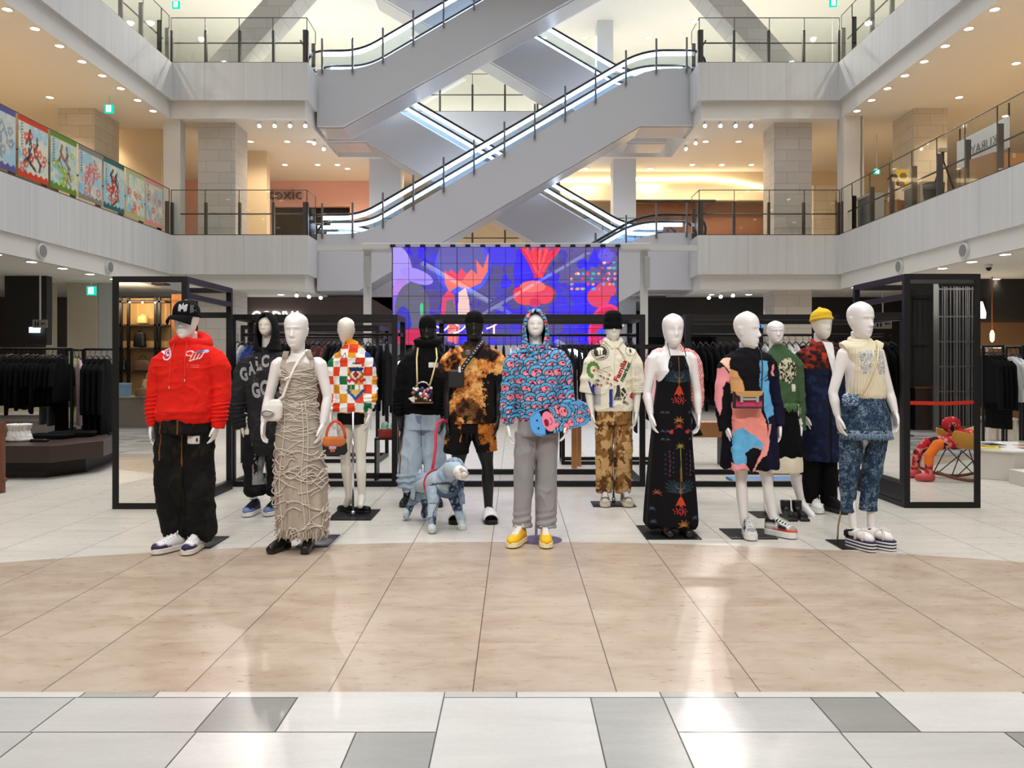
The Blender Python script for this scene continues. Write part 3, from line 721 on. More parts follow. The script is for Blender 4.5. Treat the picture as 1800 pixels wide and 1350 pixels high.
def screen_paint(x, z):
    S = sw/389; q = lambda px, py: ((px-694)*S, (607-py)*S)
    p = Paint(x, z, (40, 46, 226)); px = x/S+694; py = 607-z/S
    p.put(fbm(x*1.2, z*1.8, 4, 2) > .5, (58, 66, 176)); p.put(fbm(x*1.6+3, z*2.2, 4, 5) > .56, (74, 78, 128))
    p.put(fbm(x*2.2+9, z*1.2, 4, 8) > .62, (24, 34, 250))
    p.put((px > 820) & (px < 905) & (py < 470), (52, 60, 235)); p.put((px > 960) & (py < 500) & (fbm(x*3, z*3, 3, 4) > .46), (92, 92, 142))
    for a, b, rx, ry, c, an in ((700, 470, 26, 40, (176, 160, 250), .3), (735, 488, 30, 12, (170, 150, 250), -.35), (706, 530, 16, 40, (190, 140, 235), -.1), (699, 560, 12, 40, (140, 110, 240), 0)):
        u, v = q(a, b); p.ell(u, v, rx*S, ry*S, c, an)
    u, v = q(728, 545); p.ell(u, v, 30*S, 46*S, (96, 104, 104)); u, v = q(712, 570); p.ell(u, v, 14*S, 30*S, (30, 60, 190))
    u, v = q(744, 545); p.ell(u, v, 3*S, 11*S, (60, 220, 140))
    u, v = q(815, 470); p.ell(u, v, 48*S, 50*S, (60, 90, 250)); u, v = q(812, 460); p.ell(u, v, 41*S, 44*S, (92, 98, 170))
    for pts, c in (([(784, 478), (790, 482), (795, 476), (806, 486), (812, 474), (822, 484), (830, 476), (840, 486), (838, 460), (850, 474), (860, 446), (858, 480), (846, 500), (826, 510), (806, 506), (792, 516), (784, 500)], (255, 120, 80)),
                   ([(784, 478), (790, 482), (795, 476), (806, 486), (812, 474), (822, 484), (815, 496), (792, 494)], (250, 70, 70)),
                   ([(776, 560), (780, 524), (790, 512), (800, 520), (804, 560)], (240, 70, 80)), ([(784, 560), (787, 530), (798, 528), (806, 560)], (110, 108, 96)),
                   ([(806, 560), (808, 516), (820, 508), (826, 530), (828, 560)], (255, 214, 190)), ([(790, 562), (788, 600), (806, 606), (812, 564)], (250, 120, 90)), ([(694, 607), (694, 582), (740, 578), (776, 590), (776, 607)], (215, 40, 46))):
        p.poly([q(*t) for t in pts], c)
    rr = random.Random(5)
    for i in range(60):                                # a big loose red plume and a red cloud, no figure
        a = 916+rr.random()*66; p.line([q(945+rr.uniform(-6, 6), 490), q((a+945)/2, 466), q(a, 438+rr.random()*10)], 3.2*S, rr.choice([(250, 50, 40), (236, 36, 40), (255, 90, 60)]))
    for a, b, rx, ry, c in ((938, 516, 36, 14, (240, 56, 50)), (925, 524, 22, 14, (250, 80, 60)), (956, 520, 16, 16, (246, 66, 56)), (936, 506, 22, 10, (255, 120, 90)), (940, 534, 10, 8, (220, 50, 60)), (1050, 524, 20, 18, (240, 60, 56)), (1062, 512, 18, 14, (230, 70, 70))):
        u, v = q(a, b); p.ell(u, v, rx*S, ry*S, c)
    for i in range(62):
        a, b = rr.choice(range(1004, 1080, 9)), rr.choice((465, 474, 484, 493, 502, 510)); u, v = q(a+rr.uniform(-2, 2), b)
        if b < 480 and a < 1050: continue
        p.ell(u, v, 2.6*S, 2.4*S, rr.choice([(255, 70, 70), (250, 60, 60), (40, 200, 150), (60, 180, 255), (255, 170, 90), (255, 255, 255)]))
    for i in range(6): u, v = q(1062+8*math.cos(i), 452+7*math.sin(i)); p.ell(u, v, 6*S, 6*S, (110, 100, 250), 0, .6)
    u, v = q(1066, 590); p.ell(u, v, 34*S, 54*S, (250, 60, 110)); p.ell(u, v, 30*S, 49*S, (235, 30, 60)); p.ell(u+.03, v+.1, 24*S, 10*S, (60, 90, 255), .3); p.ell(u, v-.2, 22*S, 12*S, (255, 150, 150), .2)
    for i in range(7): p.line([q(694, 500+i*17), q(1083, 470+i*21)], .8*S, (60, 110, 255), .5)
    return p.c
t = NT('led_pixels'); vc = t.N('ShaderNodeVertexColor', layer_name='col'); em = t.N('ShaderNodeEmission'); em.inputs[1].default_value = 1.15; t.set(em.inputs[0], vc.outputs[0])
tr = t.N('ShaderNodeBsdfTransparent'); mx_ = t.N('ShaderNodeMixShader'); mx_.inputs[0].default_value = .80
t.t.links.new(tr.outputs[0], mx_.inputs[1]); t.t.links.new(em.outputs[0], mx_.inputs[2]); t.t.links.new(mx_.outputs[0], t.out.inputs[0])
sheet('lit_panel', sw, sh, 440, 192, screen_paint, t.m, scr, .02)
M_CLIP = mat('screen_frame_black', c8(20, 20, 30), .5)
for i in range(8):
    xx = sw*i/7; build('module_joint', MB().box(xx-.018, xx+.018, .02, .10, 0, sh), M_CLIP, scr)
b = MB()
for i in range(15): b.box(sw*i/14-.0035, sw*i/14+.0035, -.004, 0, 0, sh)
for i in range(7): b.box(0, sw, -.004, 0, sh*i/6-.0035, sh*i/6+.0035)
build('pixel_grid', b, M_CLIP, scr)
b = MB()
for i in range(16): b.box(sw*i/15-.05, sw*i/15+.05, -.03, .2, sh, sh+.05)
build('hanging_clip', b, M_CLIP, scr)
def letters_on(parent, s, lx, lz, w_, h_, m, y=-.012, d=.01, name='lettering'):
    mb = text_mb(s, w_, h_, d); mb.shift((lx, y, lz)); return build(name, mb, m, parent, fix=False)
S_ = sw/389
letters_on(scr, 'シンパイ', (766-694)*S_, (607-589)*S_, 113*S_, 23*S_, emit('lit_red_edge', (1, .08, .06), 1.5), -.010, .002)
letters_on(scr, 'シンパイ', (768-694)*S_, (607-588)*S_, 110*S_, 22*S_, emit('lit_white_text', (1, 1, 1), 1.6), -.016, .003)
# ------------------------------------------------------------------ mannequin kit
def remesh(mb, vox, sm=3, fac=.5):
    me = mb.data('tmp'); o = bpy.data.objects.new('tmp', me); COL.objects.link(o)
    bm = bmesh.new(); bm.from_mesh(me); bmesh.ops.recalc_face_normals(bm, faces=bm.faces); bm.to_mesh(me); bm.free()
    r = o.modifiers.new('r', 'REMESH'); r.mode = 'VOXEL'; r.voxel_size = vox
    if sm: s = o.modifiers.new('s', 'SMOOTH'); s.iterations = sm; s.factor = fac
    dg = bpy.context.evaluated_depsgraph_get(); out = bpy.data.meshes.new_from_object(o.evaluated_get(dg))
    bpy.data.objects.remove(o); bpy.data.meshes.remove(me); return out
def vn(me):
    n = len(me.vertices); v = np.zeros(n*3, 'f'); me.vertices.foreach_get('co', v)
    q = np.zeros(n*3, 'f'); me.vertices.foreach_get('normal', q); return v.reshape(-1, 3).astype(float), q.reshape(-1, 3).astype(float)
def setv(me, v): me.vertices.foreach_set('co', v.astype('f').ravel()); me.update()
def faces(me):
    return [tuple(p.vertices) for p in me.polygons]
def link(name, me, m, parent, smooth=True):
    o = bpy.data.objects.new(name, me); me.name = name; me.materials.clear(); finish(o, me, m, parent, smooth); return o
def tree(o): return BVHTree.FromPolygons([v.co.copy() for v in o.data.vertices], [tuple(p.vertices) for p in o.data.polygons])
def decal(mb, bv, off=.003, back=False):
    """lay flat letters or shapes over a garment, from its front (or its back)"""
    out = []
    for V in mb.V:
        W = V.copy(); ys = []
        for i, (x, y, z) in enumerate(V):
            h = bv.ray_cast(Vector((x, 2 if back else -2, z)), Vector((0, -1 if back else 1, 0)))
            ys.append(h[0].y if h[0] else None)
        ok = [q for q in ys if q is not None]; av = sum(ok)/len(ok) if ok else 0
        for i, q in enumerate(ys): W[i, 1] = (av if q is None else q)-(off if not back else -off)
        out.append(W)
    mb.V = out; return mb
def subdivide(mb, n=2):
    me = mb.data('t'); bm = bmesh.new(); bm.from_mesh(me); bmesh.ops.triangulate(bm, faces=bm.faces)
    for i in range(n):
        es = [e for e in bm.edges if e.calc_length() > .02]
        if es: bmesh.ops.subdivide_edges(bm, edges=es, cuts=1); bmesh.ops.triangulate(bm, faces=bm.faces)
    bm.to_mesh(me); bm.free(); v, _ = vn(me); r = MB().add(v, faces(me)); bpy.data.meshes.remove(me); return r

# hand: wrist at the origin, fingers down -Z, palm towards +X, thumb towards -Y
def hand_template():
    b = MB()
    a = np.arange(14)*2*PI/14
    R = [np.stack([cx+np.cos(a)*rx, cy+np.sin(a)*ry, np.full(14, z)], 1) for z, cx, cy, rx, ry in
         ((.02, 0, 0, .020, .025), (0, 0, 0, .019, .026), (-.03, .001, -.002, .018, .034), (-.06, .003, 0, .016, .040), (-.085, .005, 0, .013, .041), (-.093, .006, 0, .009, .038))]
    b.rings(R)
    for y, L, c in ((-.032, .074, .5), (-.011, .083, .62), (.010, .077, .7), (.029, .061, .8)):
        p = Vector((.005, y, -.082)); pts = [p]; ang = .15
        for k, f in enumerate((.45, .32, .25)):
            ang += c*(.5 if k else .3); p = p+Vector((math.sin(ang)*L*f, y*.03, -math.cos(ang)*L*f)); pts.append(p)
        b.tube(pts, [.0094, .0088, .008, .0062], 8)
    b.tube([(.002, -.022, -.02), (.010, -.047, -.052), (.016, -.055, -.078), (.022, -.056, -.098)], [.015, .012, .0098, .0075], 8)
    me = remesh(b, .0036, 4); v, _ = vn(me); return v, faces(me)
HAND = hand_template()

def head_mesh(face=1):
    nz, na = 46, 56
    t = np.linspace(0, 1, nz); a = np.arange(na)*2*PI/na
    ip = lambda xs, ys: np.interp(t, xs, ys)
    Wd = ip([0, .04, .12, .25, .4, .55, .7, .82, .91, .97, 1], [.020, .034, .049, .062, .070, .0755, .0775, .072, .056, .032, .004])
    Fr = ip([0, .04, .12, .25, .4, .5, .62, .75, .86, .94, .985, 1], [.052, .074, .084, .086, .086, .086, .090, .086, .070, .046, .018, .003])
    Bk = ip([0, .06, .15, .25, .4, .55, .7, .82, .91, .97, 1], [.0, .01, .028, .050, .082, .101, .104, .092, .068, .036, .003])
    sm = lambda q: np.convolve(np.pad(q, 2, mode='edge'), np.ones(5)/5, 'valid')
    Wd, Fr, Bk = sm(Wd), sm(Fr), sm(Bk); Wd[-1] = .003; Fr[-1] = .003; Bk[-1] = .003
    R = []
    for i in range(nz):
        x = np.sin(a)*Wd[i]; ca = np.cos(a); y = np.where(ca > 0, -Fr[i]*np.abs(ca)**.85, Bk[i]*np.abs(ca)**.9)
        z = np.full(na, t[i]*.245); f = np.clip(ca, 0, 1)
        T = t[i]; g = lambda x0, sx, t0, st: np.exp(-((x-x0)/sx)**2-((T-t0)/st)**2)
        if face == 1:
            d = .0
            nose = np.exp(-(x/.0105)**2)*np.interp(T, [.30, .335, .36, .5, .56], [0, .024, .024, .008, 0])
            d = nose+.006*(g(.012, .008, .345, .03)+g(-.012, .008, .345, .03))
            d = d-.012*(g(.031, .018, .50, .045)+g(-.031, .018, .50, .045))+.006*(g(.031, .014, .485, .022)+g(-.031, .014, .485, .022))
            d = d+.006*(g(.03, .03, .575, .03)+g(-.03, .03, .575, .03))
            d = d+.0075*g(0, .022, .225, .022)+.007*g(0, .020, .175, .020)-.005*g(0, .024, .20, .010)-.005*g(0, .02, .14, .02)+.005*g(0, .02, .07, .04)
            y = y-d*f
            ear = np.exp(-((np.abs(np.abs(a-PI)-PI*.45))/.12)**2)*np.interp(T, [.33, .38, .55, .60], [0, 1, 1, 0])
            x = x*(1+.13*ear)
        elif face == 2:
            y = y-(np.exp(-(x/.014)**2)*np.interp(T, [.28, .36, .56, .62], [0, .017, .006, 0]))*f
            y = y+.008*(g(.034, .022, .50, .07)+g(-.034, .022, .50, .07))*f-.004*g(0, .03, .2, .04)*f
        R.append(np.stack([x, y, z], 1))
    b = MB().rings(R); return b
M_MANW = mat('mannequin_white', c8(238, 234, 233), .32, var=.01); M_MANC = mat('mannequin_cream', c8(232, 227, 214), .35, var=.01)
M_MANK = mat('mannequin_black', c8(13, 12, 13), .4, var=.05)

class Man:
    def __init__(s, D, cx, label, m=None, cat='mannequin', z0=0):
        s.D, s.cx, s.m, s.z0 = D, cx, m or M_MANW, z0
        s.root = thing(cat, label, cat, (PX(cx, D), D, z0)); s.k = D/FP
    def x(s, px): return (px-s.cx)*s.k
    def z(s, py): return CH-(py-VY)*s.k-s.z0
    def p(s, px, py, dy=0): return Vector((s.x(px), dy, s.z(py)))
    def inv(s, v): return s.cx+v[:, 0]/s.k, VY+(CH-s.z0-v[:, 2])/s.k
    def rings(s, L):
        return [(s.z(q[0]), s.x((q[1]+q[2])/2), q[4] if len(q) > 4 else 0, (q[2]-q[1])/2*s.k, q[3]) for q in L]
    def body(s, top, chin, hx, sh, arms, legs, hip, yaw=0, face=1, hands=1.0, neck=.05, bust=0, waist=.115, feet=None, hroll=(0, 0), hy=-.02, torso=True, cw=1.0, lw=1.0):
        """sh/arms/legs: pixel joints; arms = (elbow, wrist) left then right as (px, py, dy)"""
        b = MB(); L, R = s.p(*sh[0]), s.p(*sh[1]); zc = (L.z+R.z)/2; cx = (L.x+R.x)/2; hw = (R.x-L.x)/2
        zh = s.z(hip[1]); hxx = s.x(hip[0]); hh = zc-zh; hd = s.x(hx); hip_w = hip[2]*s.k/2
        rs = [(zh-.03, hxx, .02, hip_w*.55, .05), (zh+.04, hxx, .01, hip_w*.95, .10), (zh+hh*.18, hxx*.8+cx*.2, .005, hip_w*.97, .11), (zh+hh*.40, (hxx+cx)/2, 0, waist, .085),
              (zh+hh*.62, cx, -.01, hw*.78*cw, .105), (zh+hh*.80, cx, -.01-bust*.2, hw*.86*cw, .108+bust), (zh+hh*.92, cx, 0, hw*.86*(cw+1)/2, .09), (zc+.005, cx, .005, hw*.66, .074), (zc+.03, cx, .01, hw*.45, .064), (zc+.055, cx, .01, .062, .058)]
        b.torso(rs, 28, 2.2)
        zn = s.z(chin); b.tube([(cx, .02, zc-.02), (cx*.6+hd*.4, .015, zc+.04), (hd, .03+hy*.3, zn-.03), (hd, .04+hy, zn+.06)], [.068, neck+.004, neck, neck*1.02], 18)
        ends = []
        for i, (S, A) in enumerate(zip((L, R), arms)):
            if A is None: ends.append(None); continue
            E, W = s.p(*A[0]), s.p(*A[1]); sg = -1 if i == 0 else 1
            S2 = S+Vector((-sg*.012, 0, -.008)); M1 = S2.lerp(E, .5); M2 = E.lerp(W, .35)
            b.tube([S2+Vector((-sg*.05, 0, .0)), S2+Vector((-sg*.015, 0, -.004)), S2.lerp(E, .08), S2.lerp(E, .22), M1, E, M2, W], [.034, .044, .049, .047, .041, .036, .037, .0255], 14)
            ends.append((W, (W-E).normalized(), sg))
        for i, Lg in enumerate(legs):
            if Lg is None: continue
            K, A = s.p(*Lg[0]), s.p(*Lg[1]); sg = -1 if i == 0 else 1; Hp = Vector((hxx+sg*hip_w*.48, .01, zh+.02))
            b.tube([Hp, Hp.lerp(K, .35), K.lerp(Hp, .12), K, K.lerp(A, .3), K.lerp(A, .6), A], [hip_w*.55, hip_w*.50, .056*lw, .051*lw, .056*lw, .045*lw, .034*min(1, lw*1.1)], 16)
            if feet and feet[i]:
                T = s.p(*feet[i]); hl = A+Vector((0, .035, 0)); hl.z = max(.03, T.z+(A.z-T.z)*.35)
                b.tube([A+Vector((0, .0, .03)), A, A.lerp(T, .45)+Vector((0, 0, -.0)), T.lerp(A, .12), T], [.036, .038, .034, .030, .012], 12, flat=1.0)
                b.tube([A, hl], [.034, .024], 10)
        me = remesh(b, .009, 5); v, _ = vn(me); f = faces(me); bpy.data.meshes.remove(me)
        out = MB().add(v, f)
        hb = head_mesh(face); zt = s.z(top); hz = zt-zn; sc = hz/.245; c, q = math.cos(yaw), math.sin(yaw); wv = min(1.08, max(.96, sc))
        for V in hb.V:
            u = V.copy(); u[:, 0] *= wv; u[:, 1] *= wv; u[:, 2] *= sc
            out.V.append(np.stack([hd+u[:, 0]*c-u[:, 1]*q, hy+u[:, 0]*q+u[:, 1]*c, zn+u[:, 2]], 1))
        out.F += [tuple(i+out.n for i in f_) for f_ in hb.F]; out.n += hb.n
        if hands:
            for e, rl in zip(ends, hroll):
                if e is None: continue
                W, d, sg = e; hv = HAND[0].copy()*hands; 
                if sg > 0: hv[:, 0] *= -1
                d = (d+Vector((0, 0, -.6))).normalized(); zx = -d; xx = Vector((1, 0, 0)); xx = (xx-zx*xx.dot(zx)).normalized(); yy = zx.cross(xx)
                M = Matrix((xx, yy, zx)).transposed() @ Matrix.Rotation(rl, 3, 'Z'); hv = hv @ np.array(M).T+np.array(W)
                out.add(hv, HAND[1] if sg < 0 else [f_[::-1] for f_ in HAND[1]])
        o = build('body', out, s.m, s.root, True); s.b = o; s.zn, s.zt, s.hd, s.hy, s.zc = zn, zt, hd, hy, zc
        return o
    def wear(s, name, mb, m=None, vox=.007, sm=3, disp=None, paint=None, base=None, parent=None, rough=.85, fine=False):
        """a garment: closed shapes joined into one surface, wrinkled by disp(px, py, v, n), coloured by paint(Paint)"""
        me = remesh(mb, vox, sm); v, n = vn(me); px, py = s.inv(v)
        if disp is not None: v = v+n*disp(px, py, v, n)[:, None]; setv(me, v)
        if fine:                                      # quarter the front faces so that small print stays crisp
            bm = bmesh.new(); bm.from_mesh(me); bm.normal_update()
            bmesh.ops.subdivide_edges(bm, edges=list({e for f in bm.faces if f.normal.y < .15 for e in f.edges}), cuts=1, use_grid_fill=True)
            bm.to_mesh(me); bm.free(); me.update(); v, n = vn(me); px, py = s.inv(v)
        if paint is not None:
            P = Paint(px, py, base); paint(P, v, n); set_col(me, P.c); m = m or vcol('printed_fabric', rough)
        return link(name, me, m, parent or s.root)
    def plate(s, px0, px1, D0, D1, skew=.0, m=None, rod=None, z0=0):
        a, b = PX(px0, D0)-s.root.location.x, PX(px1, D0)-s.root.location.x; y0, y1 = D0-s.D, D1-s.D
        build('base_plate', MB().add([(a, y0, 0), (b, y0, 0), (b, y1, 0), (a, y1, 0), (a, y0, .008), (b, y0, .008), (b, y1, .008), (a, y1, .008)],
              [(0,3,2,1),(4,5,6,7),(0,1,5,4),(1,2,6,5),(2,3,7,6),(3,0,4,7)]), m or M_BLACK, s.root)
        if rod:
            x = s.x(rod[0]); build('support_rod', MB().tube([(x, rod[2], .008), (x, rod[2], s.z(rod[1]))], .011, 10).tube([(x, rod[2], .008), (x, rod[2], .05)], .018, 10), M_CHROME, s.root, True)

def wrinkle(amp, fx, fz, k=0, zpow=None):
    def f(px, py, v, n):
        u = v[:, 0]+.8*v[:, 1]; q = fbm(u*fx*.9+v[:, 2]*2+7+k, v[:, 2]*fz*.8-u*2, 3, k+11); return amp*(2.4*(fbm(u*fx+3*k, v[:, 2]*fz+k, 3, k)-.5)+1.5*((1-np.abs(2*q-1)*2.2).clip(0, 1)**2-.25))
    return f
def slv(mb, man, pts, r, n):
    """sleeve whose top starts inside the shoulder and slopes off it"""
    P0, P1 = Vector(pts[0]), Vector(pts[1]); c = Vector((man.x(man.cx), 0, P0.z)); u = (c-P0); u.z = 0; u.normalize(); r0 = r[0]
    mb.tube([P0+u*.075+Vector((0, 0, .008)), P0+u*.035+Vector((0, 0, -.003)), P0+u*.006+Vector((0, 0, -.022)), P0.lerp(P1, .75)]+list(pts[1:]), [r0*.52, r0*.70, r0*.86, r0*.97]+list(r[1:]), n)
def merge(*fs): return lambda px, py, v, n: sum(f(px, py, v, n) for f in fs)
def cuffs(s, lines, amp=.006, w=5, fz=.9):
    """ring wrinkles bunched above a cuff: lines (px0,px1,py0,py1)"""
    def f(px, py, v, n):
        d = 0
        for a, b, c, e in lines:
            m = np.clip((px-a+w)/w, 0, 1)*np.clip((b+w-px)/w, 0, 1)*np.clip((py-c)/8, 0, 1)*np.clip((e-py)/5, 0, 1)
            d = d+m*amp*np.sin(py*fz+(px-a)*.12+4*fbm(px*.06, py*.08, 2))
        return d
    return f

def shoe(man, px, py, yaw, cols, L=.285, style='sneaker', dy=0.0, z0=.008, name='shoe', label=None, hgt=1.0):
    """worn shoe: toe towards -Y then turned by yaw; px,py locate the middle of its sole"""
    upper, toe, sole, lace = cols; c, q = math.cos(yaw), math.sin(yaw); cx = man.x(px); cy = dy
    def tr(b):
        b.V = [np.stack([cx+v[:, 0]*c-v[:, 1]*q, cy+v[:, 0]*q+v[:, 1]*c, z0+v[:, 2]], 1) for v in b.V]; return b
    t = np.linspace(0, 1, 15); Wd = np.interp(t, [0, .04, .12, .35, .65, .85, .96, 1], [.014, .027, .035, .036, .047, .045, .03, .012])
    Hh = np.interp(t, [0, .1, .28, .42, .6, .75, .9, 1], [.075, .088, .092, .080, .062, .05, .042, .025])*hgt
    y = L*.42-t*L; st = .036 if style in ('sneaker', 'chunky') else .02
    if style == 'chunky': st = .046
    a = np.linspace(0, PI, 11)
    out = np.concatenate([np.stack([Wd+.005, y], 1), np.stack([-(Wd+.005), y], 1)[::-1]])
    sp = thing.__globals__['bpy'].data.objects.new(name, None); COL.objects.link(sp); sp.parent = man.root; sp.empty_display_size = .05
    if label: sp['label'] = label
    build('sole', tr(MB().prism(out.tolist(), 0, st, 'z')), mat('rubber_'+'_'.join(map(str, sole)), c8(*sole), .6), sp, False, .004)
    R = []
    for i in range(len(t)):
        R.append(np.stack([np.concatenate([np.cos(a)*Wd[i], [-Wd[i]*.5, Wd[i]*.5]]), np.full(13, y[i]), np.concatenate([st+np.sin(a)**.8*(Hh[i]), [st-.004]*2])], 1))
    b = tr(MB().rings(R)); me = b.data('upper'); v, n = vn(me)
    loc = (v[:, :2]-np.array([cx, cy])); ly = -loc[:, 0]*q+loc[:, 1]*c; lx = loc[:, 0]*c+loc[:, 1]*q; tt = (L*.42-ly)/L; hz = v[:, 2]-z0-st
    P = Paint(tt, hz, upper)
    if style == 'sneaker': P.put((tt > .9) & (hz < .04), toe); P.put((tt > .55) & (tt < .92) & (hz < .022), toe); P.put((tt < .2) & (hz > .02), toe); P.put((np.abs(lx) < .02) & (tt > .3) & (tt < .75), lace, .7)
    elif style == 'chunky': P.put((tt > .3) & (hz < .03), toe); P.put((tt < .25) & (hz > .02), sole); P.put((np.abs(lx) < .024) & (tt < .78), (28, 28, 30)); P.put((tt < .42) & (hz > .055), (30, 30, 32)); P.put((np.abs(lx) > .03) & (tt > .45) & (tt < .75) & (hz > .02), (40, 40, 42)); P.put((tt > .8) & (hz > .02), (150, 150, 150))
    else: P.put(tt > .8, toe)
    set_col(me, P.c); link('upper', me, vcol('shoe_upper', .45, .1), sp)
    if lace and style in ('sneaker', 'chunky'):
        b = MB()
        for k in range(5):
            u = .36+.085*k; w_ = float(np.interp(u, t, Wd))*.62; h = st+float(np.interp(u, t, Hh))+.001; yy = L*.42-u*L
            b.tube([(-w_, yy, h-.014), (-w_*.4, yy-.004, h+.001), (w_*.4, yy-.004, h+.001), (w_, yy, h-.014)], .0055, 6)
        h = st+float(np.interp(.3, t, Hh)); yy = L*.42-.3*L
        for sg in (-1, 1): b.tube([(0, yy, h+.006), (sg*.025, yy-.008, h+.016), (sg*.04, yy-.02, h-.005), (sg*.012, yy-.012, h+.002)], .004, 6)
        build('laces', tr(b), mat('lace_'+'_'.join(map(str, lace)), c8(*lace), .7), sp, True)
    return sp

def cap(man, m, brim=True, yaw=0, lift=.0, name='cap', r=(.088, .106), h=.125, brim_len=.08, drop=.0, vox=.005):
    """baseball cap on the head"""
    zb = man.zn+(man.zt-man.zn)*.60+lift; b = MB()
    zs = np.linspace(0, 1, 9); rs = [(zb+h*q, man.hd, man.hy+.008, r[0]*(1-q**3.2)**.5 if q < 1 else .004, r[1]*(1-q**3.2)**.5 if q < 1 else .004) for q in zs[:-1]]+[(zb+h, man.hd, man.hy+.008, .01, .012)]
    b.torso(rs, 28, 2.1); o = None
    me = remesh(b, vox, 3); o = link(name, me, m, man.root)
    if brim:
        P = []; c, q = math.cos(yaw), math.sin(yaw); R = []
        for rad, zz in ((.0, .0), (.55, .006), (1, -.012)):
            row = []
            for an in np.linspace(-1.15, 1.15, 13):
                x = math.sin(an)*(r[0]+.004)*(1+.06*rad); y = -math.cos(an)*r[1]*.98-rad*brim_len*math.cos(an*.95)
                row.append((x, y, zz-.045*abs(math.sin(an))**2*rad-drop*rad))
            R.append(row)
        n = 13; v = []; f = []
        for row in R: v += row
        v2 = [(x, y, z-.006) for x, y, z in v]; k = len(v)
        for i in range(2):
            for j in range(n-1):
                f.append((i*n+j, i*n+j+1, (i+1)*n+j+1, (i+1)*n+j)); f.append((k+i*n+j, k+(i+1)*n+j, k+(i+1)*n+j+1, k+i*n+j+1))
        for j in range(n-1): f.append((2*n+j, 2*n+j+1, k+2*n+j+1, k+2*n+j)); f.append((j, k+j, k+j+1, j+1))
        for i in range(2): f.append((i*n, (i+1)*n, k+(i+1)*n, k+i*n)); f.append((i*n+n-1, k+i*n+n-1, k+(i+1)*n+n-1, (i+1)*n+n-1))
        v = np.array(v+v2); v = np.stack([man.hd+v[:, 0]*c-v[:, 1]*q, man.hy+.008+v[:, 0]*q+v[:, 1]*c, zb+.012+v[:, 2]], 1)
        build('brim', MB().add(v, f), m, o, True)
    return o, zb

def MK5_(): return cloth('black_jersey', c8(19, 19, 21))
def hood_up(man, m, paint=None, base=None, opening=.95, top=.035, rx=.108, ry=.125, zlo=None, vox=None, face_w=1.0):
    """a raised hood: a thick shell around the head, open at the face"""
    zb = zlo if zlo is not None else man.zn-.07; zt = man.zt+top; nz, na = 110, 150; V = []; t = np.linspace(0, 1, nz)
    for q in t:
        z = zb+(zt-zb)*q; kx = rx*(1-max(0, (q-.42)/.58)**2.3)**.5 if q < 1 else .0; ky = ry*(1-max(0, (q-.55)/.45)**2.4)**.5 if q < 1 else .0
        kx = max(kx, .004)*np.interp(q, [0, .12, .3, .5], [1.3, 1.1, .97, 1.0]); ky = max(ky, .006)
        op = opening*face_w*float(np.interp(q, [0, .10, .20, .34, .48, .72, .86, .93, 1], [.05, .40, .72, 1.0, 1.12, 1.08, .72, .06, .0]))
        a = np.linspace(op, 2*PI-op, na)
        V.append(np.stack([man.hd+np.sin(a)*kx, man.hy+.014-np.cos(a)*ky-.018*np.interp(q, [.6, .95], [0, 1])*(np.cos(a) > .5), np.full(na, z)], 1))
    f = [(i*na+j, i*na+j+1, (i+1)*na+j+1, (i+1)*na+j) for i in range(nz-1) for j in range(na-1)]
    b = MB().add(np.concatenate(V), f); me = b.data('hood'); v, n = vn(me)
    u = v[:, 0]*9+v[:, 1]*7; v = v+np.stack([v[:, 0]-man.hd, v[:, 1]-man.hy, 0*u], 1)*((fbm(u, v[:, 2]*14, 3, 4)-.5)*.10)[:, None]; setv(me, v)
    if paint is not None:
        px, py = man.inv(v); P = Paint(px, py, base); paint(P, v, n); set_col(me, P.c)
    o = link('hood', me, m, man.root); o.data.materials.append(MK5_()); sd = o.modifiers.new('thick', 'SOLIDIFY'); sd.thickness = .012; sd.offset = 0; sd.use_even_offset = True; sd.material_offset = 1
    ss = o.modifiers.new('smooth', 'SMOOTH'); ss.iterations = 4
    return o
def bag_strap(parent, pts, r, m, name='strap', flat=.35, n=8):
    return build(name, MB().tube(pts, r, n, flat=flat), m, parent, True)
# ================================================================== the mannequins, one by one
# ---- 1: red hoodie
M = Man(6.04, 331, 'white faced mannequin in a black cap and bright red hoodie with wide black trousers')
M.body(527, 597, 330, ((292, 622), (383, 622)), (((268, 690, .0), (269, 748, -.02)), ((394, 690, .0), (384, 745, -.03))), (((318, 850, 0), (316, 935, .03)), ((350, 850, 0), (352, 935, .03))), (333, 758, 78), face=1, neck=.062, waist=.14, hy=-.03)
M_RED = None
hd = MB().torso(M.rings([(742, 281, 374, .13), (733, 277, 377, .155), (715, 277, 379, .165), (690, 280, 379, .155), (655, 282, 380, .15), (628, 287, 380, .14), (612, 298, 372, .115), (603, 312, 356, .09), (598, 318, 350, .075)]), 36, 2.5)
slv(hd, M, [M.p(295, 622), M.p(285, 642), M.p(276, 672, .01), M.p(272, 700), M.p(272, 728, -.02), M.p(272, 740, -.02)], [.082, .086, .074, .066, .056, .045], 18)
slv(hd, M, [M.p(379, 622), M.p(384, 642), M.p(388, 672, .01), M.p(390, 700), M.p(388, 730, -.025), M.p(386, 752, -.03)], [.082, .086, .074, .066, .056, .046], 18)
hd.tube([M.p(270, 738, -.02), M.p(273, 747, -.02)], [.041, .040], 14)
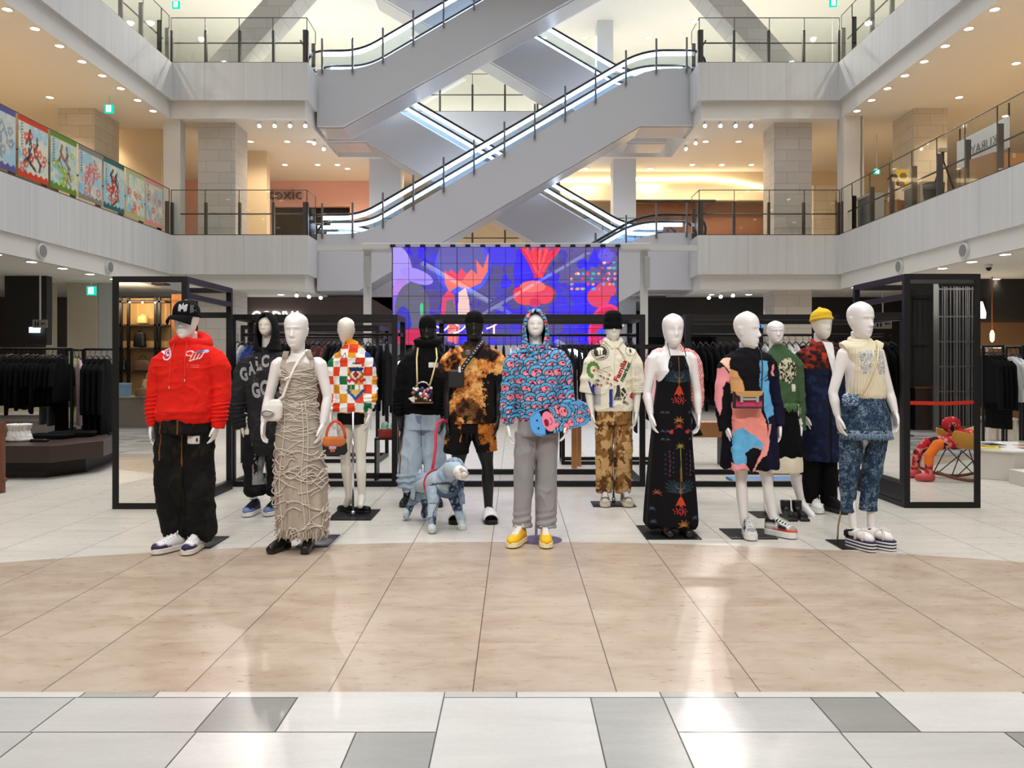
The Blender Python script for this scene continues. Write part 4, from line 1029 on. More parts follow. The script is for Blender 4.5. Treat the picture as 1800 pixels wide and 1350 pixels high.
# hood lying on the shoulders
R = [Vector((M.x(331)+math.sin(a)*.115, .03-math.cos(a)*.115, M.z(604)+.035*(1-math.cos(a))*.5+.012*math.cos(2*a))) for a in np.linspace(0, 2*PI, 21)]
hd.tube(R, [.028+.03*(1-math.cos(a))/2 for a in np.linspace(0, 2*PI, 21)], 12)
pk = [(284, 728), (298, 667), (358, 667), (368, 700), (358, 724), (300, 722)]
def d_red(px, py, v, n):
    P = Paint(px, py, (0, 0, 0)); P.poly([(287, 715), (299, 665), (353, 665), (362, 695), (352, 722), (296, 722)], (255, 255, 255)); m = P.c[:, 0]*(n[:, 1] < -.3)
    hem = np.clip((py-722)/3, 0, 1)*.0
    sag = np.exp(-((py-722-.004*(px-330)**2*0)/5)**2)*(np.abs(px-328) < 45)*(.010+.010*np.sin(px*.16+1)*fbm(px*.05, py*.02, 2))
    return m*.004+sag+hem
def p_red(P, v, n):
    f = n[:, 1] < .1
    P.put(fbm(P.x*.03, P.z*.03, 3) > .6, (214, 34, 26), .5)
    for w_, c in ((15, (245, 232, 240)), (12, (120, 40, 110)), (9.4, (232, 60, 50))):
        P.ell(303, 622, w_*.58, w_*.82, c, -.5)
    P.ell(305, 621, 3.4, 5.4, (245, 230, 240), -.5); P.ell(305.5, 620, 2, 3.6, (110, 40, 110), -.5); P.line([(289, 617), (297, 622)], 3, (245, 230, 240)); P.line([(290, 620), (298, 626)], 2, (210, 40, 40))
    for w_, c in ((0, (250, 236, 222)), (1.4, (214, 42, 34))):
        P.ell(346, 622, 7-w_, 5-w_, c); P.poly([(345-w_*.2, 636-w_*1.5), (350, 622), (368-w_, 619+w_), (364-w_, 630-w_), (356, 632-w_), (350, 634-w_)], c)
    for a in (351, 356, 361): P.line([(a, 623), (a-4, 632)], 1.2, (250, 236, 222))
    P.line([(358, 620), (369, 617)], 4, (90, 110, 170)); P.ell(369, 618, 3, 3, (170, 190, 220))
    for a in (641, 644.5): P.line([(343, a), (361, a+1)], .9, (240, 130, 120), .6)
    P.line([(281, 640), (282, 700)], .8, (170, 20, 16), .5); P.line([(379, 640), (378, 700)], .8, (170, 20, 16), .5)
ho = M.wear('hoodie', hd, vox=.0048, sm=3, disp=merge(wrinkle(.006, 5, 9, 1), cuffs(M, [(259, 280, 690, 742), (380, 404, 702, 744)], .007), d_red), paint=p_red, base=(226, 36, 26))
bv = tree(ho)
for px, y1, nm in ((315.5, 678, 'drawcord'), (339, 666, 'drawcord')):
    zs = np.linspace(603, y1, 9); pts = []
    for q in zs:
        x = M.x(px+(-2 if px < 330 else 1.5)*(q-603)/70); z = M.z(q); h = bv.ray_cast(Vector((x, -2, z)), Vector((0, 1, 0)))[0]; pts.append((x, (h.y if h else -.12)-.004, z))
    c_ = build('drawcord', MB().tube(pts, .0042, 6), mat('red_cord', c8(232, 52, 40), .7), ho, True)
    build('cord_tip', MB().tube([pts[-1], (pts[-1][0], pts[-1][1]-.001, pts[-1][2]-.022)], .0055, 8), mat('cord_tip_metal', c8(200, 170, 140), .35, .6), ho, True)
tr_ = MB()
tr_.torso(M.rings([(760, 277, 374, .15), (735, 280, 372, .14), (726, 284, 368, .12)]), 30, 2.4)
tr_.tube([M.p(306, 740), M.p(304, 790), M.p(303, 860, -.01), M.p(306, 915), M.p(315, 944, -.0), M.p(318, 949)], [.125, .125, .118, .108, .088, .078], 22)
tr_.tube([M.p(350, 740), M.p(350, 790), M.p(351, 860, -.01), M.p(353, 915), M.p(354, 938), M.p(352, 946)], [.105, .106, .108, .115, .115, .085], 22)
def p_trk(P, v, n):
    P.put(fbm(P.x*.05, P.z*.02, 4, 3) > .57, (32, 31, 28), .6); P.put((fbm(P.x*.12, P.z*.08, 5, 7) > .56) & (P.z < 800), (46, 38, 26), .5); P.ell(326, 840, 6, 24, (46, 42, 28), 0, .35)
    P.line([(294, 737), (294, 805)], 1.6, (140, 84, 36)); P.line([(327, 737), (326, 812), (328, 820)], 1.8, (140, 84, 36)); P.line([(331, 745), (332, 935)], .8, (4, 4, 4))
    P.put((P.x > 340) & (P.x < 360) & (P.z > 764) & (P.z < 778), (214, 210, 205)); P.put((P.x > 354) & (P.x < 358) & (P.z > 768) & (P.z < 774), (40, 40, 40))
M.wear('trousers', tr_, vox=.007, sm=4, disp=merge(wrinkle(.010, 5, 3.4, 2), wrinkle(.006, 9, 8, 5)), paint=p_trk, base=(20, 20, 19))
shoe(M, 313, 0, -.55, ((235, 232, 235), (60, 50, 84), (226, 220, 214), (240, 238, 240)), dy=-.10)
shoe(M, 351, 0, -.02, ((235, 232, 235), (60, 50, 84), (226, 220, 214), (240, 238, 240)), dy=-.10)
M.plate(316, 370, 6.02, 6.42)
mk = M_CAPK = cloth('black_cap_cloth', c8(20, 20, 24)); cp, zb = cap(M, mk, True, -.25, lift=-.012, drop=.02, h=.13, r=(.095, .112))
mm = text_mb('M', .060, .052, .0, bold=.02); mm.shift((M.x(333)-.030, 0, M.z(549))); m2 = text_mb('A', .036, .066, .0, bold=.01); m2.shift((M.x(333)-.018, 0, M.z(550)))
mm.add(m2.V[0], m2.F); build('monogram', decal(subdivide(mm, 1), tree(cp), .003), mat('white_embroidery', c8(236, 234, 236), .7), cp, fix=False)
build('mesh_panel', decal(subdivide(MB().add([(M.x(344.5), 0, M.z(552)), (M.x(351), 0, M.z(549)), (M.x(350), 0, M.z(536)), (M.x(343.5), 0, M.z(533))], [(0, 1, 2, 3)]), 3), tree(cp), .002), cloth('cap_mesh_grey', c8(92, 92, 96)), cp, fix=False)

# ---- 2: black hooded figure
M = Man(7.45, 466, 'white faced mannequin in a black hooded sweatshirt with grey drip lettering, beside the checkered shirt', M_MANC)
M.body(556, 590, 470, ((434, 635), (506, 635)), (((424, 690, .0), (428, 745, -.02)), ((514, 690), (512, 745))), (((447, 800, 0), (448, 872, .03)), ((476, 800), (480, 875, .02))), (462, 760, 66), yaw=-.1, face=2, hands=.95, neck=.055, waist=.13)
hd = MB().torso(M.rings([(800, 447, 492, .10), (784, 444, 498, .13), (765, 440, 508, .15), (730, 436, 506, .155), (690, 434, 507, .15), (650, 432, 510, .14), (628, 440, 503, .12), (618, 450, 492, .10), (610, 456, 484, .08)]), 32, 2.4)
slv(hd, M, [M.p(438, 634), M.p(428, 655), M.p(421, 695), M.p(419, 725), M.p(425, 752, -.02)], [.085, .085, .075, .078, .075], 16)
slv(hd, M, [M.p(504, 634), M.p(510, 660), M.p(514, 700), M.p(514, 735), M.p(512, 752, -.02)], [.085, .085, .075, .075, .07], 16)
def p_2(P, v, n): P.put(fbm(P.x*.06, P.z*.05, 4) > .6, (52, 53, 57), .5); P.put((fbm(P.x*.12, P.z*.05, 4, 9) > .6) & (P.z > 640) & (P.z < 720) & (P.x > 455), (96, 96, 98), .6)
ho = M.wear('sweatshirt', hd, vox=.0065, disp=merge(wrinkle(.008, 5, 8, 3), cuffs(M, [(412, 436, 700, 752)], .006)), paint=p_2, base=(36, 36, 40))
hood_up(M, cloth('black_fleece', c8(30, 30, 33)), top=.036, rx=.102, ry=.13, zlo=M.z(616), opening=.72)
gm = mat('grey_print', c8(206, 206, 208), .8, var=.2, sc=30); bv = tree(ho)
for s_, px, py, w_, h_, an in (('G', 432, 672, 14, 25, .32), ('A', 446, 660, 13, 24, .25), ('L', 459, 652, 11, 24, .14), ('C', 468, 646, 13, 22, .05), ('G', 454, 700, 15, 27, .2), ('C', 468, 695, 14, 27, .1)):
    t_ = text_mb(s_, w_*M.k, h_*M.k, .0, bold=.05); t_ = subdivide(t_, 1); c, q = math.cos(an), math.sin(an)
    t_.V = [np.stack([M.x(px)+u[:, 0]*c-u[:, 2]*q, u[:, 1], M.z(py)+u[:, 0]*q+u[:, 2]*c], 1) for u in t_.V]
    build('letter', decal(t_, bv, .003), gm, ho, fix=False)
tr_ = MB().torso(M.rings([(775, 436, 498, .11), (755, 436, 500, .11)]), 24)
tr_.tube([M.p(449, 765), M.p(446, 800), M.p(446, 835), M.p(450, 862), M.p(450, 872)], [.095, .095, .085, .105, .075], 18)
tr_.tube([M.p(484, 765), M.p(484, 800), M.p(484, 835), M.p(484, 862), M.p(483, 872)], [.095, .095, .085, .095, .075], 18)
def p_2t(P, v, n):
    P.put((fbm(P.x*.11, P.z*.045, 4, 5) > .52) & (P.x > 449) & (P.x < 472) & (P.z > 765) & (P.z < 850), (150, 150, 150)); P.put(fbm(P.x*.07, P.z*.05, 3, 2) > .6, (40, 40, 42), .5)
M.wear('trousers', tr_, vox=.008, sm=4, disp=merge(wrinkle(.010, 6, 7, 4)), paint=p_2t, base=(22, 22, 24))
for px, dy in ((449, -.07), (483, -.04)): shoe(M, px, 0, -.12, ((30, 34, 50), (120, 140, 190), (236, 232, 226), (20, 20, 26)), dy=dy)

# ---- 3: beige strap dress with loose cords
M = Man(6.0, 525, 'white mannequin in a long beige sleeveless dress covered in loose cords')
M.body(549, 614, 522, ((486, 634), (565, 634)), (((473, 698, .0), (467, 742, -.05)), ((576, 698, .0), (570, 745, -.05))), (((512, 850, 0), (500, 935, .02)), ((540, 850, 0), (545, 940, .03))), (525, 775, 74), yaw=-.06, face=1, hands=.98, neck=.052, bust=.008, waist=.108, cw=.86)
dr = MB().torso(M.rings([(941, 498, 570, .15), (925, 489, 575, .17), (895, 487, 574, .17), (845, 485, 573, .165), (790, 485, 566, .15), (760, 486, 563, .14), (735, 490, 560, .132), (705, 495, 557, .122), (680, 495, 557, .134), (662, 495, 557, .142), (648, 497, 555, .136), (640, 502, 550, .122), (636, 507, 545, .11)]), 40, 2.2)
def d_dress(px, py, v, n):
    an = np.arctan2(v[:, 1], v[:, 0]-M.x(525)); lo = np.clip((py-770)/120, 0, 1); h = np.clip((770-py)/60, 0, 1)
    return lo*.010*np.sin(an*11+2*fbm(an*2, v[:, 2]*2, 2))+h*.004*np.sin(v[:, 2]*75+px*.16+5*fbm(px*.05, py*.03, 3))
def p_dr(P, v, n): P.put(fbm(P.x*.05, P.z*.03, 4) > .52, (190, 176, 162), .6); P.put(fbm(P.x*.4, P.z*.4, 2, 6) > .62, (160, 148, 136), .35)
ho = M.wear('dress', dr, vox=.0058, sm=2, disp=d_dress, paint=p_dr, base=(176, 164, 151))
bb = tree(M.b)
for a, b_ in ((502, 507), (551.5, 544.5)):               # shoulder straps over the bare shoulders
    zs = np.linspace(648, 617.5, 12); V = []
    for q in zs:
        xm = np.interp(q, [617.5, 630, 648], [b_, (a*.6+b_*.4), a])
        for w_ in np.linspace(-5.2, 5.2, 5): V.append((M.x(xm+w_), 0, M.z(q)))
    V = np.array(V); V = decal(MB().add(V.tolist(), []), bb, .009).V[0]; V[:, 1] = np.repeat(np.interp(np.arange(12), np.arange(12), V[2::5, 1]), 5)+np.tile([.004, .001, 0, .001, .004], 12)
    st_ = build('strap', (MB().add(V, [(i*5+j, i*5+j+1, (i+1)*5+j+1, (i+1)*5+j) for i in range(11) for j in range(4)])), cloth('beige_strap', c8(176, 164, 151)), ho, True, fix=False); sd = st_.modifiers.new('t', 'SOLIDIFY'); sd.thickness = .007; sd.offset = 0
bv = tree(ho); cx0 = M.x(525); rr = random.Random(11)
def surf(an, z, off=.004):
    o_ = Vector((cx0+math.cos(an)*.6, math.sin(an)*.6, z)); h = bv.ray_cast(o_, Vector((-math.cos(an), -math.sin(an), 0)))[0]
    return (h+Vector((math.cos(an), math.sin(an), 0))*off) if h else None
b = MB()
for i in range(92):
    z0 = M.z(rr.uniform(655, 932)); a0 = rr.uniform(-PI*1.05, .12); ln = rr.uniform(.6, 1.9); low = M.z(770)-z0
    amp = .012 if low < 0 else min(.045, .018+low*.06); ph, fq = rr.uniform(0, 6), rr.uniform(3, 7); dz = rr.uniform(-.06, .06); pts = []
    for t_ in np.linspace(0, 1, 16):
        z = z0+dz*t_+amp*math.sin(ph+fq*t_)*(1 if low > 0 else .7)
        if M.z(940) < z < M.z(646):
            q = surf(a0+ln*t_, z, .005+(.012*abs(math.sin(6*t_+ph)) if low > .1 else 0)); 
            if q: pts.append(q)
    if len(pts) > 4: b.tube(pts, .0042, 5)
for i in range(58):                                   # rows of looser piping across the bodice
    z0 = M.z(rr.uniform(650, 765)); a0 = rr.uniform(-PI*1.02, -.5); ln = rr.uniform(.8, 2.0); ph = rr.uniform(0, 6); pts = [surf(a0+ln*t_, z0+.012*math.sin(ph+5*t_)+rr.uniform(-.001, .001)-.03*t_*math.sin(ph), .004) for t_ in np.linspace(0, 1, 14) if a0+ln*t_ < .3]
    pts = [q for q in pts if q]
    if len(pts) > 4: b.tube(pts, .0038, 5)
for a0 in (-1.15, -.95, -2.1):
    pts = [surf(a0+.06*math.sin(z*9), z, .007) for z in np.linspace(M.z(705), M.z(930), 22)]; b.tube([q for q in pts if q], .0045, 5)
for i in range(46):                                   # frayed hem
    a0 = rr.uniform(-PI, .2); q = surf(a0, M.z(932-rr.random()*10), .002)
    if q: b.tube([q, q+Vector((rr.uniform(-.01, .01), -.004, -.03)), q+Vector((rr.uniform(-.02, .02), -.008, -.05-.03*rr.random()))], .0035, 4)
build('cords', b, mat('beige_cord', c8(206, 196, 184), .8), ho, True)
def boot(man, px, yaw, dy, L=.235, h=.24, lean=0, m=None):
    c, q = math.cos(yaw), math.sin(yaw); b = MB()
    b.tube([(lean, .02, h), (lean*.5, .015, h*.6), (0, .012, .11), (0, .0, .07)], [.05, .045, .042, .043], 16)
    b.tube([(0, .05, .055), (0, .0, .055), (0, -.07, .042), (0, -.13, .032), (0, -L*.72, .026)], [.03, .042, .042, .036, .026], 14)
    b.box(-.030, .030, .015, .06, 0, .05); b.box(-.03, .03, -.16, -.03, 0, .014)
    me = remesh(b, .006, 4); v, _ = vn(me); v[:, 2] = np.maximum(v[:, 2], .0)
    v = np.stack([man.x(px)+v[:, 0]*c-v[:, 1]*q, dy+v[:, 0]*q+v[:, 1]*c, v[:, 2]+.006], 1); setv(me, v)
    return link('boot', me, m or mat('black_leather', c8(18, 17, 18), .3), man.root)
boot(M, 499, -.35, -.02, lean=.03); boot(M, 545, .03, -.02)
M.plate(520, 577, 6.06, 6.48, m=mat('blue_grey_plate', c8(74, 76, 88), .35, .5)); 
bg = thing('shoulder_bag', 'small white saddle bag slung across the beige corded dress', 'bag', tuple(M.root.location+Vector((M.x(491), -.17, M.z(737)))))
b = MB().torso([(0, 0, 0, .045, .022), (.02, 0, 0, .068, .032), (.07, 0, 0, .073, .034), (.11, .012, 0, .066, .03), (.145, .02, .0, .04, .02), (.155, .02, 0, .02, .012)], 22, 2.6)
me = remesh(b, .005, 3); link('pouch', me, mat('white_leather', c8(232, 226, 218), .45), bg)
b = MB().ell((-.022, -.040, .055), (.050, .012, .030), 20, 10); build('flap_badge', b, mat('bag_badge', c8(196, 192, 188), .4, .3), bg, True)
build('badge_ring', MB().tube([(-.022+.040*math.cos(q), -.052, .055+.021*math.sin(q)) for q in np.linspace(0, 2*PI, 25)], .003, 6), mat('badge_dark', c8(120, 122, 122), .4, .3), bg, True)
o0 = M.root.location-bg.location
pts = [Vector((.03, 0, .14))]+[(surf_ and surf_ or Vector((0, 0, 0)))+o0 for surf_ in [M.p(508, 695, -.155), M.p(518, 668, -.160), M.p(527, 645, -.14), M.p(534, 628, -.09), M.p(541, 615, -.02), M.p(543, 616, .04)]]
bag_strap(bg, pts, .010, mat('white_leather', c8(232, 226, 218), .45), flat=.4)
build('strap_tag', MB().tube([Vector(M.p(520, 662, -.172))+o0, Vector(M.p(511, 667, -.178))+o0], .008, 6, flat=.4), mat('white_leather', c8(232, 226, 218)), bg, True)

# ---- 4: checkered shirt, seen from behind
M = Man(7.45, 616, 'white mannequin with its back turned in a colourful checkered shirt and black shorts', M_MANC)
M.body(558, 604, 609, ((594, 624), (642, 624)), (((583, 680, .0), (584, 728, -.06)), ((651, 680, .0), (651, 728, -.05))), (((607, 805, 0), (614, 875, 0)), ((634, 805, 0), (636, 872, 0))), (619, 738, 56), yaw=PI+.35, face=1, hands=.9, neck=.046, waist=.11, lw=.9, feet=((606, 892, .02), (636, 890, -.1)))
sh = MB().torso(M.rings([(724, 589, 650, .13), (715, 588, 650, .145), (690, 590, 649, .14), (650, 590, 648, .135), (628, 591, 646, .12), (614, 598, 640, .095), (606, 607, 632, .07), (600, 611, 629, .056)]), 30, 2.4)
slv(sh, M, [M.p(596, 624), M.p(588, 645), M.p(582, 680), M.p(581, 705, -.03), M.p(586, 722, -.06)], [.068, .068, .062, .062, .045], 16)
slv(sh, M, [M.p(641, 624), M.p(648, 645), M.p(652, 680), M.p(653, 700, -.03), M.p(650, 716, -.05)], [.068, .066, .06, .06, .045], 16)
sh.tube([M.p(617, 606, 0), M.p(618, 598, .01)], [.066, .058], 20)
def p_4(P, v, n):
    i = np.floor((P.x-589)/13.4); j = np.floor((P.z-598)/15.6); od = (i+j) % 2 > 0; pal = [(26, 110, 66), (226, 150, 36), (34, 60, 128), (222, 72, 40)]
    for q in range(4): P.put(od & (((i*3+j*5+((i*j) % 3)).astype(int) % 4) == q), pal[q])
    P.put((P.z < 607) & (P.x > 611) & (P.x < 629), (226, 146, 36)); P.put((P.x > 617) & (P.x < 632) & (P.z > 605) & (P.z < 621), (224, 70, 40))
    for a, b_, c in ((0, 17, (60, 40, 40)), (2, 15, (196, 140, 70)), (0, 11, (235, 225, 210)), (0, 7, (140, 60, 50))): P.poly([(630, 658-b_), (630+b_*.8, 658), (630, 658+b_), (630-b_*.8, 658)], c)
    P.poly([(618, 646), (642, 646), (640, 652), (620, 652)], (30, 50, 110)); P.poly([(621, 641), (639, 641), (638, 645), (622, 645)], (230, 230, 225)); P.poly([(624, 637), (636, 637), (635, 640), (625, 640)], (30, 50, 100))
    for k in range(9): P.ell(616+3.4*k, 668+2*math.sin(k*2), 2.6, 2.6, (200, 50, 70))
    P.poly([(613, 684), (647, 684), (630, 704)], (40, 80, 160)); P.poly([(619, 684), (641, 684), (630, 697)], (220, 190, 110)); P.line([(622, 676), (622, 690)], 2, (196, 150, 60)); P.line([(636, 676), (636, 690)], 2, (196, 150, 60))
    P.line([(600, 622), (606, 628), (611, 620), (613, 630)], 1, (20, 30, 70))
M.wear('shirt', sh, vox=.0055, disp=merge(wrinkle(.007, 6, 9, 6), cuffs(M, [(575, 590, 695, 722), (645, 660, 690, 716)], .006)), paint=p_4, base=(240, 238, 234))
st_ = MB().torso(M.rings([(745, 594, 643, .12), (730, 593, 644, .12), (718, 596, 642, .11)]), 24)
M.wear('shorts', st_, cloth('black_shorts', c8(22, 22, 24)), vox=.008, disp=wrinkle(.004, 8, 6))
for px, yaw, dy in ((607, PI-.9, .06), (634, PI-.7, .0)):
    sp = shoe(M, px, 0, PI+(.75 if px < 620 else .2)*-1+1.4, ((24, 24, 24), (24, 24, 24), (26, 26, 26), None), L=.24, style='sandal', dy=dy, hgt=.45)
M.plate(574, 652, 7.09, 7.6, rod=(627, 722, -.17))
bg = thing('handbag', 'orange and black flap bag hanging from the hand of the checkered shirt mannequin', 'bag', tuple(M.root.location+Vector((M.x(594), -.16, M.z(796)))))
b = MB().torso([(0, 0, 0, .10, .03), (.03, 0, 0, .122, .04), (.10, 0, 0, .115, .036), (.14, 0, 0, .10, .03), (.15, 0, 0, .09, .025)], 26, 3.2)
link('pouch', remesh(b, .006, 3), mat('black_nylon', c8(24, 23, 24), .5), bg)
b = MB().torso([(.075, 0, -.008, .085, .036), (.10, 0, -.006, .112, .037), (.145, 0, 0, .104, .034), (.165, 0, 0, .085, .022)], 26, 3); link('flap', remesh(b, .006, 3), mat('orange_leather', c8(196, 104, 36), .5), bg)
build('buckle', MB().box(-.035, .03, -.052, -.04, .055, .08), mat('lilac_buckle', c8(190, 170, 205), .4), bg, bev=.004); build('tab', MB().box(-.025, .02, -.05, -.038, .03, .06), mat('orange_leather', c8(196, 104, 36)), bg, bev=.004)
def arch(parent, name, x0, x1, z0, zt, y, r, m, n=14, flat=.5):
    return build(name, MB().tube([((x0+x1)/2-(x1-x0)/2*math.cos(t_), y, z0+(zt-z0)*math.sin(t_)) for t_ in np.linspace(0, PI, n)], r, 8, flat=flat), m, parent, True)
arch(bg, 'scarf_handle', -.07, .10, .14, .30, 0, .012, mat('scarf_orange_red', c8(214, 80, 40), .8, var=.5, sc=30))

# ---- 5: black figure with black sweatshirt, light denim, toy-like charm bag
M = Man(7.9, 746, 'all black mannequin in a black hooded top and wide pale blue jeans beside the dog', M_MANK)
M.body(556, 603, 752, ((720, 627), (776, 627)), (((705, 690, .0), (703, 735, -.03)), ((786, 680, .0), (781, 735, -.06))), (((729, 800, 0), (726, 870, 0)), ((762, 800, 0), (772, 870, 0))), (744, 742, 60), face=2, hands=1.0, neck=.056, waist=.13)
hd = MB().torso(M.rings([(728, 711, 779, .13), (715, 708, 780, .15), (680, 711, 779, .15), (650, 712, 780, .14), (625, 717, 777, .125), (613, 727, 772, .11), (604, 734, 768, .095), (597, 737, 767, .08)]), 30, 2.4)
slv(hd, M, [M.p(722, 626), M.p(713, 650), M.p(704, 690), M.p(700, 720, -.02), M.p(703, 732, -.03)], [.085, .08, .068, .06, .042], 16)
slv(hd, M, [M.p(774, 626), M.p(782, 650), M.p(787, 690), M.p(784, 722, -.04), M.p(782, 732, -.05)], [.085, .08, .068, .06, .042], 16)
hd.tube([Vector((M.x(752)+math.sin(a)*.10, .0-math.cos(a)*.10, M.z(604)+.02*(1-math.cos(a)))) for a in np.linspace(0, 2*PI, 17)], .042, 10)
MK5 = cloth('black_jersey', c8(19, 19, 21))
ho = M.wear('sweatshirt', hd, MK5, vox=.0075, disp=merge(wrinkle(.007, 5, 8, 2), cuffs(M, [(694, 712, 700, 732), (776, 792, 700, 732)], .006)))
bv = tree(ho); b = MB().add([(M.x(756), 0, M.z(646)), (M.x(772), 0, M.z(646)), (M.x(772), 0, M.z(637)), (M.x(756), 0, M.z(637))], [(0, 1, 2, 3)])
build('chest_patch', decal(subdivide(b, 2), bv, .004), mat('white_patch', c8(225, 224, 222), .7), ho, fix=False)
cp, zb = cap(M, MK5, False, lift=-.015, h=.135, r=(.086, .106)); b = MB().add([(M.x(742), 0, M.z(587)), (M.x(759), 0, M.z(587)), (M.x(759), 0, M.z(581)), (M.x(742), 0, M.z(581))], [(0, 1, 2, 3)])
build('front_label', decal(subdivide(b, 2), tree(cp), .003), mat('white_patch', c8(225, 224, 222), .7), cp, fix=False)
tr_ = MB().torso(M.rings([(755, 710, 779, .14), (730, 712, 778, .13), (720, 714, 776, .12)]), 28)
tr_.tube([M.p(728, 740), M.p(724, 790), M.p(719, 830), M.p(719, 852), M.p(722, 862)], [.10, .115, .12, .11, .08], 20)
tr_.tube([M.p(762, 740), M.p(763, 790), M.p(766, 830), M.p(768, 852), M.p(768, 862)], [.10, .11, .115, .11, .08], 20)
def p_5(P, v, n):
    P.put(fbm(P.x*.05, P.z*.03, 4, 3) > .5, (176, 192, 206), .6); P.put((fbm(P.x*.1, P.z*.05, 3) > .6), (140, 158, 176), .4); P.line([(742, 728), (743, 840)], 1.2, (110, 128, 150)); P.line([(709, 745), (704, 830)], 3, (120, 92, 60)); P.poly([(732, 728), (745, 728), (742, 744), (736, 742)], (110, 130, 156))
M.wear('jeans', tr_, vox=.008, disp=merge(wrinkle(.008, 7, 3, 3), lambda px, py, v, n: np.clip((py-828)/10, 0, 1)*.013*np.sin(py*.62+px*.11+5*fbm(px*.09, py*.06, 2))), paint=p_5, base=(166, 182, 198))
for px in (717, 768): boot(M, px, -.2 if px < 740 else .3, -.03, h=.15)
bg = thing('charm_bag', 'tiny beaded box bag hanging on a pale chain from the black hooded top', 'bag', tuple(M.root.location+Vector((M.x(747), -.20, M.z(707)))))
b = MB().box(-.095, .095, -.035, .03, 0, .14); build('box', b, mat('bag_black', c8(26, 26, 28), .4), bg, bev=.012)
rr = random.Random(2); b = MB()
build('base_trim', MB().box(-.098, .098, -.038, .033, 0, .012), mat('tan_trim', c8(150, 104, 60), .5), bg)
for i in range(34):
    c_ = rr.choice([(230, 226, 220), (40, 36, 36), (230, 110, 160), (60, 70, 150), (206, 200, 90), (150, 92, 60), (235, 235, 235)])
    build('bead', MB().ell((rr.uniform(-.085, .085), -.042, rr.uniform(.022, .15)), (rr.uniform(.009, .02),)*3, 10, 7), mat('bead_%d_%d_%d' % c_, c8(*c_), .35), bg, True)
arch(bg, 'handle', -.065, .065, .14, .20, 0, .008, M_CHROME)
build('swing_tag', MB().add([(-.10, -.045, .02), (-.07, -.045, .01), (-.07, -.045, .07), (-.13, -.045, .05)], [(0, 1, 2, 3)]), mat('white_patch', c8(225, 224, 222)), bg)
o0 = M.root.location-bg.location
for a, b_ in ((736, 738), (771, 758)): bag_strap(bg, [Vector((M.x(b_)-M.x(747), 0, .15)), Vector(M.p((a+b_*2)/3, 665, -.185))+o0, Vector(M.p(a, 630, -.16))+o0, Vector(M.p(a+(1 if a < 750 else -3), 612, -.10))+o0], .009, mat('gold_chain', c8(222, 202, 150), .35, .5), 'chain_strap', 1)

# ---- 6: tie-dye
M = Man(7.15, 833, 'all black mannequin in an orange and black tie-dyed T-shirt and shorts holding the red leash', M_MANK)
M.body(548, 600, 834, ((797, 622), (868, 622)), (((788, 690, .0), (787, 740, -.04)), ((876, 690, .02), (875, 735, -.02))), (((805, 820, 0), (806, 902, -.01)), ((857, 820, 0), (859, 902, -.01))), (829, 760, 74), face=2, hands=1.1, neck=.062, waist=.14)
ts = MB().torso(M.rings([(744, 790, 869, .145), (730, 790, 870, .15), (690, 792, 871, .145), (655, 794, 871, .145), (630, 797, 869, .135), (615, 803, 864, .115), (606, 814, 853, .09), (601, 819, 848, .075)]), 32, 2.5)
slv(ts, M, [M.p(801, 620), M.p(793, 635), M.p(784, 655), M.p(782, 664)], [.085, .092, .088, .085], 18)
slv(ts, M, [M.p(866, 620), M.p(873, 635), M.p(879, 655), M.p(880, 669)], [.085, .092, .088, .082], 18)
def p_6(P, v, n):
    f = fbm(P.x*.045, P.z*.045, 5, 3); g = fbm(P.x*.12, P.z*.11, 4, 8); h = f*.72+g*.28
    P.put(h > .44, (84, 46, 22)); P.put(h > .475, (150, 84, 36)); P.put(h > .51, (206, 132, 66)); P.put(h > .60, (232, 178, 108))
    P.put(fbm(P.x*.3, P.z*.3, 3, 5) > .66, (110, 60, 28), .5)
    c = fbm(P.x*.2, P.z*.2, 3, 4)*18; P.put((P.x-827)**2+((P.z-720)*1.1)**2 < (22+c-9)**2, (44, 28, 22), .8); P.put((np.abs(P.x-832)+c*.8 < 26) & (P.z < 633-c*.4), (26, 22, 21), .9); P.put((P.x-c*1.5+10 > 850) & (P.z-c > 646), (26, 22, 20)); P.put((P.x+c*1.4-10 < 806) & (P.z-c > 644) & (P.z+c < 700), (22, 19, 18)); P.put((P.z > 728) & (c > 9.5), (34, 24, 20))
ho = M.wear('t_shirt', ts, vox=.0052, disp=merge(wrinkle(.008, 6, 5, 2)), paint=p_6, base=(30, 23, 20))
so = MB().torso(M.rings([(760, 787, 870, .13), (740, 790, 868, .125)]), 26)
so.tube([M.p(806, 755), M.p(803, 780), M.p(802, 796)], [.105, .11, .108], 18); so.tube([M.p(852, 755), M.p(855, 780), M.p(856, 793)], [.095, .096, .092], 18)
def p_6s(P, v, n):
    h = fbm(P.x*.07, P.z*.07, 4, 6); P.put(h > .53, (92, 50, 22)); P.put(h > .58, (206, 124, 52)); P.put((P.x > 812) & (P.x < 842), (18, 16, 16)); P.put((P.z > 784) & (P.x < 830), (18, 16, 16)); P.put((P.x > 842) & (h > .44) & (fbm(P.x*.3, P.z*.3, 2) > .5), (180, 106, 44))
M.wear('shorts', so, vox=.006, disp=wrinkle(.006, 6, 6, 4), paint=p_6s, base=(22, 18, 17))
cp, zb = cap(M, MK5, False, lift=.0, h=.115, r=(.087, .106))
